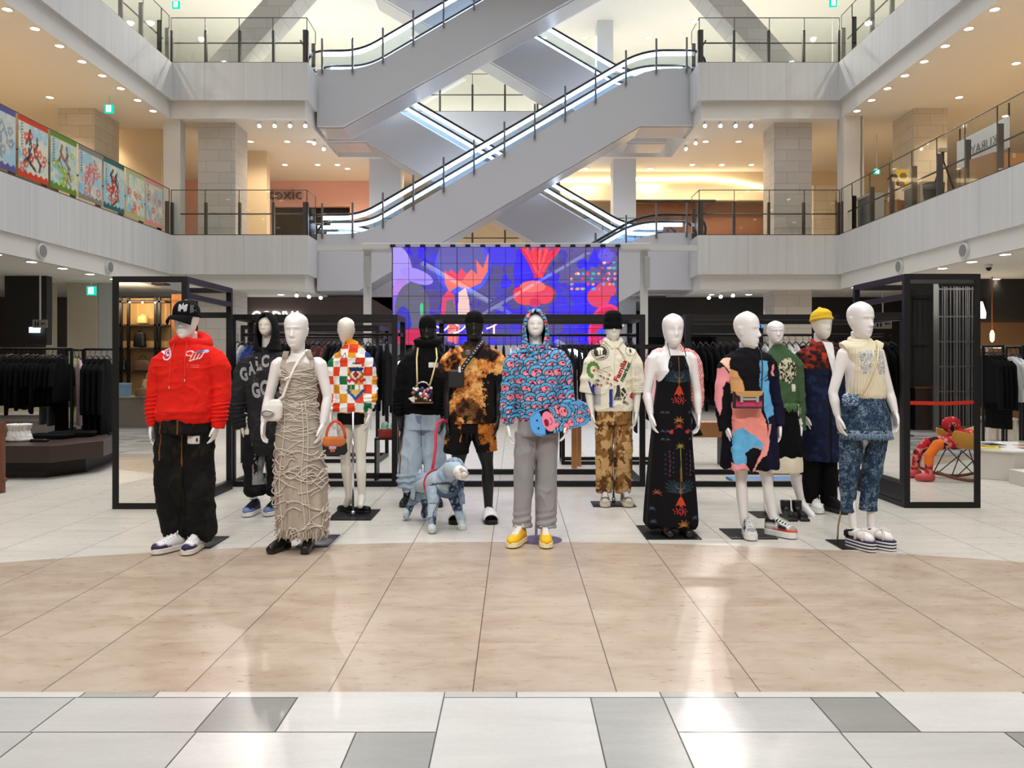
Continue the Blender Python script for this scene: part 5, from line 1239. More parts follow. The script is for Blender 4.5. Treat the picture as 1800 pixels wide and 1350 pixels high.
for px, yaw, dy in ((806, -.1, -.06), (861, .12, -.06)):
    c, q = math.cos(yaw), math.sin(yaw)
    def tr(b, px=px, c=c, q=q, dy=dy): b.V = [np.stack([M.x(px)+v[:, 0]*c-v[:, 1]*q, dy+v[:, 0]*q+v[:, 1]*c, v[:, 2]], 1) for v in b.V]; return b
    t = np.linspace(0, 1, 12); Wd = np.interp(t, [0, .06, .3, .65, .9, 1], [.026, .046, .052, .064, .056, .026]); y = .12-t*.32
    sp = bpy.data.objects.new('slide', None); COL.objects.link(sp); sp.parent = M.root
    out = np.concatenate([np.stack([Wd, y], 1), np.stack([-Wd, y], 1)[::-1]]).tolist()
    build('sole', tr(MB().prism(out, 0, .035, 'z')), M_BLACK, sp, bev=.004)
    R = [np.stack([np.cos(a_)*w_, np.full(11, yy), .034+np.sin(a_)*h_], 1) for a_ in (np.linspace(0, PI, 11),) for yy, w_, h_ in ((.06, .060, .06), (.02, .063, .088), (-.05, .068, .08), (-.12, .068, .062), (-.155, .064, .05))]
    f = [(i*11+j, i*11+j+1, (i+1)*11+j+1, (i+1)*11+j) for i in range(4) for j in range(10)]
    o = build('strap', tr(MB().add(np.concatenate(R), f)), mat('white_slide', c8(235, 233, 230), .5), sp, True, fix=False); sd = o.modifiers.new('t', 'SOLIDIFY'); sd.thickness = .010
    b = MB()
    for k in range(3): b.tube([(-.05, .02-.045*k, .07), (0, .0-.045*k, .122-.012*k), (.03, -.01-.045*k, .112-.012*k)], .005, 6)
    build('strap_print', tr(b), M_BLACK, sp, True)
    build('foot', tr(MB().tube([(0, .07, .09), (0, .02, .075), (0, -.06, .058), (0, -.12, .048)], [.034, .04, .042, .03], 12)), M_MANK, sp, True)
bg = thing('crossbody_bag', 'black crossbody bag with a lettered strap over the tie-dyed T-shirt', 'bag', tuple(M.root.location+Vector((M.x(803), -.19, M.z(680)))))
b = MB().box(-.06, .075, -.03, .02, 0, .15); build('pouch', b, mat('black_nylon', c8(24, 23, 24), .5), bg, bev=.015); o0 = M.root.location-bg.location
pts = [Vector(M.p(*q))+o0 for q in ((811, 655, -.20), (820, 640, -.19), (832, 624, -.175), (842, 610, -.13), (850, 599, -.06))]
bag_strap(bg, pts, .019, mat('black_webbing', c8(20, 20, 21), .6), flat=.25); build('buckle', MB().box(.09, .13, -.02, .0, .28, .32), M_STEEL, bg, bev=.004)
b = MB()
for a, c_ in zip(pts, pts[1:]):
    for k in (.2, .5, .8): q = Vector(a).lerp(Vector(c_), k); b.box(q.x-.005, q.x+.005, q.y-.009, q.y-.004, q.z-.004, q.z+.004)
build('strap_lettering', b, mat('white_embroidery', c8(236, 234, 236)), bg); build('hang_tag', MB().box(.03, .05, -.04, -.036, .13, .18), mat('white_patch', c8(225, 224, 222)), bg)
# ---- 7: bear print hoodie with skateboard
M = Man(6.25, 942, 'white faced mannequin in a hoodie of blue and pink bear faces, holding a skateboard')
M.body(551, 592, 941, ((906, 626), (984, 626)), (((894, 690, .0), (893, 746, -.03)), ((995, 690, .0), (994, 740, -.10))), (((921, 830, 0), (915, 905, .02)), ((962, 830, 0), (960, 905, .02))), (945, 762, 68), face=2, hands=1.0, neck=.052, waist=.13)
hd = MB().torso(M.rings([(741, 911, 985, .12), (733, 907, 987, .145), (700, 909, 985, .15), (660, 907, 988, .145), (635, 907, 988, .135), (620, 912, 982, .115), (611, 921, 969, .09), (605, 926, 962, .075)]), 34, 2.4)
slv(hd, M, [M.p(909, 622), M.p(902, 645), M.p(896, 685), M.p(893, 712), M.p(894, 732, -.03), M.p(894, 744, -.03)], [.075, .075, .066, .062, .056, .042], 18)
slv(hd, M, [M.p(982, 622), M.p(988, 645), M.p(993, 680), M.p(996, 705, -.03), M.p(994, 725, -.08), M.p(994, 737, -.10)], [.075, .075, .068, .064, .056, .042], 18)
rr = random.Random(4); BEARS = []
for j in range(16):
    for i in range(8): BEARS.append((888+18.5*i+9*(j % 2)+rr.uniform(-3, 3), 540+14.2*j+rr.uniform(-3, 3), rr.uniform(10.5, 13.5), rr.uniform(-.35, .35)))
OUT, BLU, PNK, NOS = (18, 22, 44), (92, 168, 212), (244, 142, 164), (150, 28, 60)
def bear(P, x, y, r, an):
    c, q = math.cos(an), math.sin(an); T = lambda u, w_: (x+(u*c-w_*q)*r, y+(u*q+w_*c)*r)
    E = lambda u, w_, a, b, col: P.ell(*T(u, w_), a*r, b*r, col, an)
    for sg in (-.8, .8): E(sg, -.62, .42, .42, OUT); E(sg, -.62, .33, .33, BLU); E(sg, -.60, .17, .17, PNK)
    E(0, 0, 1.08, .86, OUT); E(0, 0, .98, .76, BLU); E(0, .30, .80, .60, OUT); E(0, .30, .71, .51, PNK)
    E(0, .04, .24, .16, NOS); E(-.34, -.22, .08, .11, OUT); E(.34, -.22, .08, .11, OUT); P.line([T(-.05, .5), T(.1, .56), T(.3, .42)], .09*r, OUT)
def p_7(P, v, n):
    P.c[:] = np.array(c8(*BLU))
    for k in BEARS: bear(P, *k)
ho = M.wear('hoodie', hd, vox=.0042, sm=3, disp=merge(wrinkle(.006, 6, 8, 3), cuffs(M, [(884, 906, 705, 740), (984, 1006, 700, 736)], .005)), paint=p_7, base=BLU, fine=True)
hood_up(M, vcol('printed_fabric', .85), p_7, BLU, top=.036, rx=.098, ry=.125, zlo=M.z(620), opening=.80)
pk = MB()
tr_ = MB().torso(M.rings([(765, 909, 982, .125), (740, 911, 981, .125), (732, 914, 978, .11)]), 28)
tr_.tube([M.p(926, 760), M.p(923, 800), M.p(920, 850), M.p(918, 900), M.p(917, 926, -.01)], [.088, .082, .076, .074, .073], 20)
tr_.tube([M.p(963, 760), M.p(962, 800), M.p(961, 850), M.p(960, 900), M.p(961, 927, -.01)], [.088, .082, .076, .074, .072], 20)
M.wear('sweatpants', tr_, cloth('grey_marl', c8(148, 146, 148), bump=.5), vox=.0062, sm=3, disp=merge(wrinkle(.006, 7, 4, 7), lambda px, py, v, n: np.clip((py-890)/20, 0, 1)*.005*np.sin(py*.5+px*.1)))
for px, yaw in ((911, -.38), (958, .02)): shoe(M, px, 0, yaw, ((240, 186, 42), (244, 190, 44), (238, 224, 178), (240, 238, 236)), dy=-.09, L=.29)
build('base_plate', MB().lathe([(.17, 0), (.17, .006)], (M.x(950), .06, 0), 36), glass('clear_plate', (.88, .86, .97), .12), M.root)
build('support_rod', MB().tube([(M.x(943), .07, .006), (M.x(943), .07, M.z(760))], .011, 10), M_CHROME, M.root, True)
sk = thing('skateboard', 'skateboard with a bear face print held sideways under the arm of the bear hoodie', 'skateboard', tuple(M.root.location+Vector((M.x(982), -.17, M.z(733)))))
L2, W2 = 104*M.k/2*1.0, 44*M.k/2; n_ = 40; out = []
for a in np.linspace(0, 2*PI, 72, endpoint=False):
    out.append((math.copysign(abs(math.cos(a))**.55, math.cos(a))*L2, math.copysign(abs(math.sin(a))**.75, math.sin(a))*W2))
gx = np.linspace(-L2, L2, 110); gz = np.linspace(-W2, W2, 50); V = []; 
def hw(x): u = abs(x)/L2; return W2*(1-max(0, (u-.62)/.38)**2.4)**.5 if u < 1 else .0
for x in gx:
    for q in np.linspace(-1, 1, 50):
        zz = hw(x)*q; V.append((x, -.035*max(0, (abs(x)/L2-.62)/.38)**1.5, zz))
b = MB().add(V, [(i*50+j, (i+1)*50+j, (i+1)*50+j+1, i*50+j+1) for i in range(109) for j in range(49)])
me = b.data('deck'); v, _ = vn(me); P = Paint(v[:, 0]/L2, v[:, 2]/L2, BLU)
P.c[:] = np.array(c8(96, 160, 226)); r2 = random.Random(8)
for k in range(26): bear(P, r2.uniform(-.55, 1), r2.uniform(-.5, .5), r2.uniform(.16, .24), r2.uniform(-1.5, 1.5)+PI)
P.put(P.x < -.38, (96, 160, 226)); P.ell(-.60, 0, .36, .40, OUT, .0); P.ell(-.62, 0, .34, .38, (96, 170, 236)); P.poly([(-.62, .40), (-.28, .42), (-.2, 0), (-.32, -.42), (-.58, -.42), (-.52, 0)], OUT)
P.ell(-.38, .0, .20, .34, PNK, .1); P.ell(-.46, -.03, .08, .13, NOS); P.ell(-.74, .12, .03, .04, OUT); P.ell(-.76, -.14, .03, .04, OUT); P.line([(-.3, .1), (-.26, -.06), (-.34, -.12)], .02, OUT)
set_col(me, P.c); o = link('deck', me, vcol('glossy_print', .35, 0), sk); sd = o.modifiers.new('t', 'SOLIDIFY'); sd.thickness = .011
for x in (-L2*.6, L2*.6):
    t_ = build('truck', MB().box(x-.03, x+.03, .012, .045, -.03, .03).tube([(x, .045, -.058), (x, .045, .058)], .008, 8), M_STEEL, sk)
    for z in (-.058, .058): build('wheel', MB().tube([(x, .05, z-.016), (x, .05, z+.016)], .026, 16), mat('wheel_white', c8(230, 226, 216), .5), t_, True)
sk.rotation_euler = (0, -math.atan2(34, 80)*.62, 0)

# ---- 8: cream printed shirt and camouflage trousers
M = Man(7.95, 1078, 'cream mannequin in a black beanie, cream printed shirt and brown camouflage trousers', M_MANC)
M.body(549, 600, 1077, ((1048, 621), (1108, 621)), (((1033, 680, .0), (1039, 726, -.05)), ((1121, 680, .0), (1117, 726, -.05))), (((1062, 790, 0), (1063, 860, .02)), ((1096, 790, 0), (1097, 860, .02))), (1079, 736, 56), face=2, hands=1.0, neck=.06, waist=.13)
sh = MB().torso(M.rings([(722, 1046, 1110, .13), (712, 1046, 1111, .14), (680, 1046, 1112, .145), (640, 1045, 1112, .14), (620, 1047, 1110, .12), (608, 1056, 1100, .095), (600, 1062, 1093, .075)]), 30, 2.5)
slv(sh, M, [M.p(1048, 619), M.p(1040, 640), M.p(1034, 670), M.p(1031, 690)], [.075, .08, .078, .076], 16); slv(sh, M, [M.p(1108, 619), M.p(1116, 640), M.p(1120, 670), M.p(1122, 691)], [.075, .08, .078, .076], 16)
# pointed collar
for sg in (-1, 1):
    q0 = M.x(1078); sh.tube([Vector((q0+sg*.018, -.115, M.z(613))), Vector((q0+sg*.07, -.07, M.z(599))), Vector((q0+sg*.075, .02, M.z(595))), Vector((q0+sg*.03, .07, M.z(596)))], [.012, .024, .022, .02], 8, flat=.5)
def p_8(P, v, n):
    F_ = n[:, 1] < .35
    for r_, c in ((15, (60, 60, 56)), (14.2, (232, 224, 200)), (11.2, (60, 60, 56)), (10.4, (56, 60, 56))): P.ell(1053.5, 619, r_, r_, c)
    P.ell(1053.5, 614, 5.5, 3.2, (232, 224, 200)); P.poly([(1050, 614), (1057, 614), (1057, 624), (1050, 624)], (232, 224, 200)); P.poly([(1046, 627), (1061, 624), (1062, 626), (1048, 630)], (232, 224, 200)); P.line([(1053.5, 616), (1053.5, 624)], 1.2, (60, 60, 56))
    for i in range(22): a = i*.2856; P.line([(1053.5+12.6*math.cos(a), 619+12.6*math.sin(a)), (1053.5+12.9*math.cos(a+.09), 619+12.9*math.sin(a+.09))], 1.5, (70, 70, 66))
    P.ell(1107, 617, 10, 9, (80, 80, 78)); P.ell(1107, 617, 9.2, 8.2, (232, 224, 202)); P.poly([(1104, 614), (1108, 613), (1109, 620), (1105, 620)], (70, 70, 68)); P.ell(1107, 611, 3, 1.4, (120, 120, 116))
    P.line([(1082, 612), (1092, 622), (1096, 632), (1096, 641)], .9, (70, 70, 70)); P.line([(1085, 613), (1093, 631)], 1.0, (90, 90, 88))
    for k in range(9): a = .6+k*.52; P.ell(1041+8*math.cos(a+1.2), 650+11*math.sin(a+1.2), 3.4, 4.2, (92, 140, 66))
    P.ell(1044, 651, 5.5, 7.5, (236, 228, 206)); P.poly([(1040, 651), (1045, 648), (1044, 655)], (190, 60, 50))
    P.poly([(1032, 668), (1037, 672), (1038, 680), (1042, 674), (1046, 678), (1047, 690), (1042, 694), (1037, 686)], (52, 58, 130))
    for a, b_, c, d in ((1044, 645, 1057, 652), (1044, 649, 1056, 656), (1057, 648, 1070, 644), (1058, 652, 1066, 655)): P.line([(a, b_), (c, d)], .9, (130, 70, 66))
    for a, b_, c in ((1053, 661, 0), (1058, 664, 1), (1068, 659, 1), (1065, 666, 0), (1049, 669, 0), (1054, 677, 1), (1064, 673, 1), (1070, 675, 0), (1048, 676, 0)): col = (206, 86, 84) if c else (96, 88, 92); P.ell(a, b_, 2.8, 2.4, col); P.ell(a-.6, b_+.3, 1.4, 1.2, (232, 220, 202)); P.line([(a, b_), (a+2, b_+1)], .8, (70, 60, 66))
    P.poly([(1044, 680), (1054, 680), (1054, 712), (1044, 712)], (206, 198, 196)); 
    for k in range(10): P.line([(1044.5, 690+k*2.2), (1054, 690+k*2.2-2)], .5, (120, 110, 150))
    P.poly([(1068, 683), (1073.5, 683), (1073.5, 715), (1068, 715)], (40, 62, 150)); P.line([(1074.5, 683), (1074.5, 715)], .8, (60, 60, 60))
    P.poly([(1081, 676), (1086, 676), (1088, 697), (1077, 697), (1080, 688)], (66, 62, 60)); P.poly([(1088, 684), (1093, 680), (1100, 692), (1094, 703), (1088, 692)], (60, 58, 58)); P.line([(1089, 702), (1103, 684)], 2.2, (230, 224, 206)); P.line([(1088, 685), (1101, 699)], 2, (230, 224, 206))
    P.poly([(1105, 692), (1110, 688), (1114, 694), (1112, 704), (1108, 700), (1104, 698)], (190, 50, 56))
    for k in range(8): P.line([(1113, 648+k*3.2), (1124, 644+k*3.4)], .7, (90, 90, 88), .8)
    for k in range(6): P.line([(1112, 678+k*4), (1133, 677+k*4)], .7, (80, 80, 80), .8)
    P.line([(1079, 612), (1077, 640), (1077, 715)], .7, (190, 182, 160)); P.poly([(1096, 668), (1112, 668), (1112, 690), (1096, 686)], (226, 208, 172), .5)
ho = M.wear('shirt', sh, vox=.0046, disp=merge(wrinkle(.006, 6, 7, 9), lambda px, py, v, n: .002*(np.abs(px-1077.5) < 3)), paint=p_8, base=(234, 227, 206), fine=True); bv = tree(ho)
for s_, px, py, w_, h_, an, c in (('Famila', 1083, 671, 40, 9.5, 1.13, (214, 40, 40)), ('market', 1092, 671, 36, 8, 1.13, (24, 120, 62)), ('EDEN', 1076, 702, 13, 5, -.02, (40, 40, 40)), ('ERO', 1091, 707, 11, 5, -.45, (40, 40, 40))):
    t_ = subdivide(text_mb(s_, w_*M.k, h_*M.k, .0, bold=.035), 1); q, u_ = math.cos(an), math.sin(an)
    t_.V = [np.stack([M.x(px)+u[:, 0]*q-u[:, 2]*u_, u[:, 1], M.z(py)+u[:, 0]*u_+u[:, 2]*q], 1) for u in t_.V]
    build('lettering', decal(t_, bv, .003), mat('print_%d_%d_%d' % c, c8(*c), .8), ho, fix=False)
tr_ = MB().torso(M.rings([(745, 1049, 1108, .125), (720, 1050, 1108, .125), (712, 1052, 1106, .11)]), 26)
tr_.tube([M.p(1063, 742), M.p(1062, 790), M.p(1062, 830), M.p(1062, 866)], [.088, .082, .08, .076], 18); tr_.tube([M.p(1095, 742), M.p(1096, 790), M.p(1096, 830), M.p(1096, 866)], [.088, .082, .076, .073], 18)
def p_8t(P, v, n):
    u = fbm(P.x*.075+P.z*.03, P.z*.055-P.x*.03, 3, 4); P.put(u > .53, (140, 100, 54)); P.put(fbm(P.x*.09-P.z*.05, P.z*.05+P.x*.05, 3, 12) > .64, (100, 66, 36)); P.put(np.abs(fbm(P.x*.08+3, P.z*.06, 3, 20)-.5) < .018, (104, 68, 36))
M.wear('trousers', tr_, vox=.0058, disp=merge(wrinkle(.007, 7, 6, 9), lambda px, py, v, n: .006*((np.abs(px-1051) < 9) | (np.abs(px-1106) < 9))*(np.abs(py-778) < 17)), paint=p_8t, base=(196, 158, 106))
for px, yaw in ((1062, -.1), (1098, .08)): shoe(M, px, 0, yaw, ((98, 92, 84), (206, 196, 176), (214, 204, 184), (240, 238, 234)), dy=-.08)
M.plate(1043, 1119, 7.75, 8.05, rod=(1079, 745, .02)); 
b = MB().torso([(M.z(579), M.hd, M.hy+.003, .092, .112), (M.z(571), M.hd, M.hy+.003, .096, .117), (M.z(567), M.hd, M.hy+.005, .091, .111), (M.z(560), M.hd, M.hy+.008, .092, .112), (M.z(552), M.hd, M.hy+.01, .082, .10), (M.z(547), M.hd, M.hy+.01, .055, .07), (M.z(545.5), M.hd, M.hy+.01, .02, .03)], 28, 2.1)
o = link('beanie', remesh(b, .006, 3), MK5, M.root); build('knit_tag', MB().box(M.x(1091), M.x(1094), M.hy-.10, M.hy-.07, M.z(575), M.z(571)), mat('white_patch', c8(225, 224, 222)), o)

# ---- 14: striped shirt, standing straight behind the black dress
M = Man(8.2, 1184, 'mannequin in a pink striped shirt half hidden behind the long black dress')
M.body(560, 606, 1184, ((1152, 621), (1216, 621)), (((1143, 675, .0), (1143, 720, -.03)), ((1226, 675, .0), (1227, 720, -.03))), (((1174, 790, 0), (1174, 862, .02)), ((1196, 790, 0), (1196, 862, .02))), (1185, 730, 54), face=2, hands=.95, neck=.05, waist=.115)
sh = MB().torso(M.rings([(735, 1156, 1212, .125), (700, 1157, 1211, .13), (650, 1155, 1213, .13), (622, 1156, 1212, .115), (609, 1168, 1200, .08), (602, 1173, 1195, .06)]), 28, 2.3)
slv(sh, M, [M.p(1154, 619), M.p(1146, 640), M.p(1142, 670), M.p(1141, 700), M.p(1142, 717)], [.07, .072, .066, .064, .045], 14); slv(sh, M, [M.p(1214, 619), M.p(1222, 640), M.p(1226, 670), M.p(1227, 700), M.p(1227, 717)], [.07, .072, .066, .064, .045], 14)
def p_14(P, v, n): P.put((P.x > 1185) & (np.sin(P.x*1.6+P.z*.9) > .2), (216, 62, 58)); P.put((P.x <= 1185) & (np.sin(P.x*1.2) > .7), (238, 186, 190))
M.wear('shirt', sh, vox=.007, disp=wrinkle(.005, 6, 6, 3), paint=p_14, base=(244, 208, 206))
sk_ = MB().torso(M.rings([(765, 1146, 1236, .15), (740, 1152, 1222, .13), (715, 1158, 1212, .115)]), 26); M.wear('skirt', sk_, cloth('black_skirt', c8(20, 19, 21)), vox=.009)
for px in (1174, 1197): boot(M, px, 0, -.03, h=.16)

# ---- 9: long black embroidered halter dress
M = Man(6.6, 1182, 'white mannequin in a long black halter dress embroidered with palms and flowers')
M.body(551, 611, 1182, ((1146, 624), (1217, 624)), (((1138, 690, .0), (1142, 728, -.05)), ((1225, 690, .0), (1226, 728, -.04))), (((1170, 840, 0), (1170, 912, .02)), ((1200, 840, 0), (1202, 912, .02))), (1183, 762, 70), yaw=.12, face=2, hands=1.05, neck=.056, bust=.006, waist=.115, cw=.92)
dr = MB().torso(M.rings([(924, 1137, 1222, .20), (918, 1133, 1226, .215), (900, 1134, 1225, .21), (840, 1138, 1221, .19), (780, 1143, 1217, .165), (730, 1147, 1215, .15), (690, 1152, 1213, .135), (660, 1157, 1212, .14), (645, 1162, 1210, .135), (633, 1168, 1206, .122), (625, 1173, 1203, .105)]), 44, 2.1)
def p_9(P, v, n):
    B = P.put; cx = 1188
    def leafspray(cz, s, c, n_=6):
        for sg in (-1, 1):
            for k in range(n_):
                an = .22+k*.23; L = s*(.75+.35*math.sin(k*.6)); x1, z1 = cx+sg*math.sin(an)*L, cz-math.cos(an)*L*.9
                P.line([(cx, cz), ((cx+x1)/2+sg*2, (cz+z1)/2), (x1, z1)], .42, c)
                for q in np.linspace(.4, 1, 6):
                    ux, uz = cx+(x1-cx)*q, cz+(z1-cz)*q; P.ell(ux+1.4, uz-.8, 1.3, .42, c, .7, .85); P.ell(ux-1.4, uz-.8, 1.3, .42, c, -.7, .85)
    def palm(x, z, s, c):
        for k in range(11):
            a = -PI*.12+k*PI*1.24/10; L_ = s*(1 if k % 2 == 0 else .72); P.poly([(x-.7, z), (x+math.cos(a)*L_, z-math.sin(a)*L_*.95+s*.06), (x+.7, z)], c); P.line([(x, z), (x+math.cos(a)*L_*.8, z-math.sin(a)*L_*.76)], max(.55, s*.08), c)
    TE, OR, YE, RE, PU = (52, 84, 96), (186, 66, 40), (170, 112, 52), (190, 48, 60), (74, 60, 96)
    for cz in (672, 861):
        leafspray(cz, 27, TE); P.poly([(cx-9, cz+22), (cx-3, cz+8), (cx, cz+4), (cx+3, cz+8), (cx+9, cz+22), (cx+4, cz+19), (cx, cz+23), (cx-4, cz+19)], OR)
        P.line([(cx, cz-44), (cx, cz+5)], 1.2, (120, 70, 40)); P.ell(cx, cz-4, 2, 5, (140, 84, 46))
        for k in range(26): a = k*2.4; r_ = 3+k*.42; P.ell(cx+r_*math.cos(a), cz+30+r_*.55*math.sin(a), 1.1, 1.0, RE if k % 2 else OR)
        P.line([(cx-8, cz-14), (cx-6, cz-9), (cx, cz-8), (cx+6, cz-9), (cx+8, cz-14)], .8, (120, 110, 100))
    palm(1187, 738, 11, YE); palm(1187, 748, 9, OR); palm(1189, 782, 9, (150, 140, 60)); P.line([(1189, 784), (1190, 840)], 1.4, (130, 124, 56)); palm(1193, 915, 13, YE); palm(1150, 862, 9, (160, 84, 50)); palm(1163, 925, 9, (130, 90, 50))
    for x in (1173, 1202): P.ell(x, 757, 4, 2.6, RE, .4); P.ell(x+2, 755, 2, 3, RE)
    for x in (1160, 1218, 1168, 1208):
        for z in (724, 756, 770): palm(x, z, 4.5, (62, 78, 86))
    for x in (1170, 1207):
        for k in range(16): P.ell(x+8*math.sin(k*2.1), 790+k*2.7, 1.3, 1.1, PU if k % 3 else (130, 60, 80))
        P.line([(x, 788), (x+2, 810), (x-2, 832)], .7, PU)
    for x in (1170, 1207):
        for k in range(8): P.ell(x+6*math.cos(k*.8), 640+5*math.sin(k*.8), .9, 1.3, TE)
    for x, z in ((1144, 912), (1215, 905), (1142, 890)): palm(x, z, 7, (58, 84, 104))
dd = lambda px, py, v, n: np.clip((py-740)/150, 0, 1)*.012*np.sin(np.arctan2(v[:, 1], v[:, 0]-M.x(1182))*9+1)
ho = M.wear('dress', dr, vox=.0046, sm=3, disp=dd, paint=p_9, base=(15, 13, 17), fine=True)
for a, q in ((1174, 1171), (1201, 1199)): build('halter_cord', MB().tube([M.p(a, 627, -.105), M.p((a+q)/2, 616, -.085), M.p(q, 605, -.055), M.p(q+(3 if q < 1180 else -3), 598, -.0)], .0035, 6), M_BLACK, ho, True)
for px in (1168, 1200): boot(M, px, 0, -.06, h=.1, L=.28)
M.plate(1136, 1234, 6.32, 6.85)

# ---- 10: painted dress
M = Man(6.5, 1313, 'white mannequin, head turned, in a loose dress of pink, blue and black shapes')
M.body(547, 614, 1312, ((1282, 632), (1347, 632)), (((1274, 695, .0), (1275, 748, -.04)), ((1363, 695, .0), (1367, 745, -.04))), (((1303, 850, 0), (1308, 924, -.01)), ((1349, 850, 0), (1361, 928, -.02))), (1318, 765, 66), yaw=.85, face=1, hands=.98, neck=.05, waist=.115, lw=.84)
dr = MB().torso(M.rings([(821, 1270, 1366, .19), (812, 1269, 1367, .20), (770, 1272, 1362, .185), (720, 1274, 1357, .165), (680, 1276, 1352, .15), (645, 1277, 1350, .14), (628, 1281, 1346, .12), (618, 1290, 1338, .09), (611, 1298, 1329, .066)]), 40, 2.2)
slv(dr, M, [M.p(1284, 628), M.p(1276, 648), M.p(1270, 680), M.p(1268, 705), M.p(1271, 740, -.03), M.p(1273, 755, -.04)], [.07, .07, .062, .058, .05, .045], 18)
slv(dr, M, [M.p(1345, 628), M.p(1352, 648), M.p(1360, 690), M.p(1365, 715), M.p(1367, 740, -.03), M.p(1367, 748, -.04)], [.07, .07, .06, .056, .05, .045], 18)
def p_10(P, v, n):
    w_ = (fbm(P.x*.15, P.z*.15, 3)-.5)*5; P.x = P.x+w_; P.z = P.z+w_*.7
    PK, BL, SA, NV = (240, 150, 138), (104, 178, 224), (222, 168, 112), (20, 20, 46)
    P.put((P.x > 1345) & (P.z > 650), NV); P.put((P.x > 1335) & (P.z > 770), NV)
    P.poly([(1279, 648), (1288, 652), (1298, 672), (1300, 690), (1280, 690), (1278, 665)], SA); P.poly([(1262, 630), (1280, 628), (1278, 640), (1280, 655), (1268, 640)], (246, 196, 168))
    P.poly([(1255, 650), (1270, 645), (1279, 660), (1276, 680), (1268, 700), (1262, 730), (1254, 700)], (246, 158, 166)); P.poly([(1268, 680), (1276, 670), (1282, 700), (1284, 760), (1264, 760), (1264, 720)], (18, 18, 22))
    P.poly([(1280, 706), (1326, 700), (1328, 722), (1336, 744), (1338, 780), (1330, 800), (1314, 790), (1296, 786), (1281, 770)], PK); P.poly([(1320, 690), (1334, 684), (1336, 696), (1328, 708)], (232, 198, 172))
    P.poly([(1328, 634), (1345, 634), (1344, 660), (1346, 690), (1354, 716), (1352, 728), (1342, 732), (1339, 744), (1333, 720), (1328, 700), (1326, 660)], BL); P.line([(1329, 668), (1344, 661)], 1.2, NV); P.line([(1337, 669), (1345, 666)], 2.4, NV)
    P.poly([(1285, 756), (1296, 748), (1306, 758), (1318, 764), (1330, 776), (1328, 786), (1312, 780), (1302, 798), (1296, 816), (1284, 816), (1279, 790), (1278, 770)], BL); P.poly([(1300, 792), (1312, 782), (1326, 786), (1322, 806), (1312, 824), (1300, 824)], (16, 15, 20))
    P.poly([(1274, 806), (1286, 812), (1298, 810), (1308, 824), (1274, 824)], (244, 162, 168)); P.poly([(1340, 744), (1347, 742), (1342, 770), (1334, 795), (1320, 810), (1314, 824), (1311, 820), (1320, 800), (1334, 782)], (238, 158, 150)); P.put((P.x < 1279) & (P.z > 770) & (P.x > 1262), (16, 16, 24)); P.put((P.x > 1352) & (P.x < 1356) & (P.z > 640) & (P.z < 660), (240, 150, 138))
ho = M.wear('dress', dr, vox=.005, sm=3, disp=merge(lambda px, py, v, n: np.clip((py-680)/120, 0, 1)*.012*np.sin(np.arctan2(v[:, 1], v[:, 0]-M.x(1316))*10), wrinkle(.006, 6, 7, 4)), paint=p_10, base=(17, 15, 20), rough=.6)
for px, yaw, dy in ((1310, -.1, -.09), (1364, .75, -.06)): shoe(M, px, 0, yaw, ((222, 222, 222), (224, 96, 66) if px > 1330 else (240, 240, 240), (226, 224, 220), (242, 242, 240)), L=.27, style='chunky', dy=dy)
M.plate(1286, 1368, 6.33, 6.72)
bg = thing('clutch_bag', 'small pink, tan and black flap bag on a cord in front of the painted dress', 'bag', tuple(M.root.location+Vector((M.x(1301), -.22, M.z(713)))), -.06)
build('body', MB().box(-.105, .105, -.035, .03, 0, .115), mat('bag_pink', c8(206, 60, 112), .45), bg, bev=.01); 
build('gusset', MB().box(-.112, -.10, -.04, .035, -.004, .12).box(.10, .112, -.04, .035, -.004, .12).box(-.112, .112, -.04, .035, -.008, .004), mat('bag_black', c8(26, 26, 28), .4), bg, bev=.003)
build('flap', MB().prism([(-.11, .125), (.11, .125), (.085, .06), (.05, .05), (-.05, .05), (-.085, .06)], -.046, -.034), mat('bag_tan', c8(196, 148, 92), .5), bg, bev=.003)
build('flap_edge', MB().prism([(-.105, .10), (-.06, .078), (.06, .078), (.105, .10), (.09, .05), (-.09, .05)], -.05, -.044), mat('bag_black', c8(26, 26, 28), .4), bg); build('clasp', MB().box(-.055, .055, -.058, -.048, .055, .072).box(-.07, -.05, -.058, -.048, .04, .085).box(.05, .07, -.058, -.048, .04, .085), mat('clasp_silver', c8(206, 206, 200), .3, .6), bg)
o0 = M.root.location-bg.location
bag_strap(bg, [Vector((.10, 0, .11)), Vector(M.p(1326, 672, -.185))+o0, Vector(M.p(1329, 640, -.15))+o0, Vector(M.p(1329, 618, -.085))+o0, Vector(M.p(1328, 608, -.0))+o0], .005, M_BLACK, 'cord', 1)

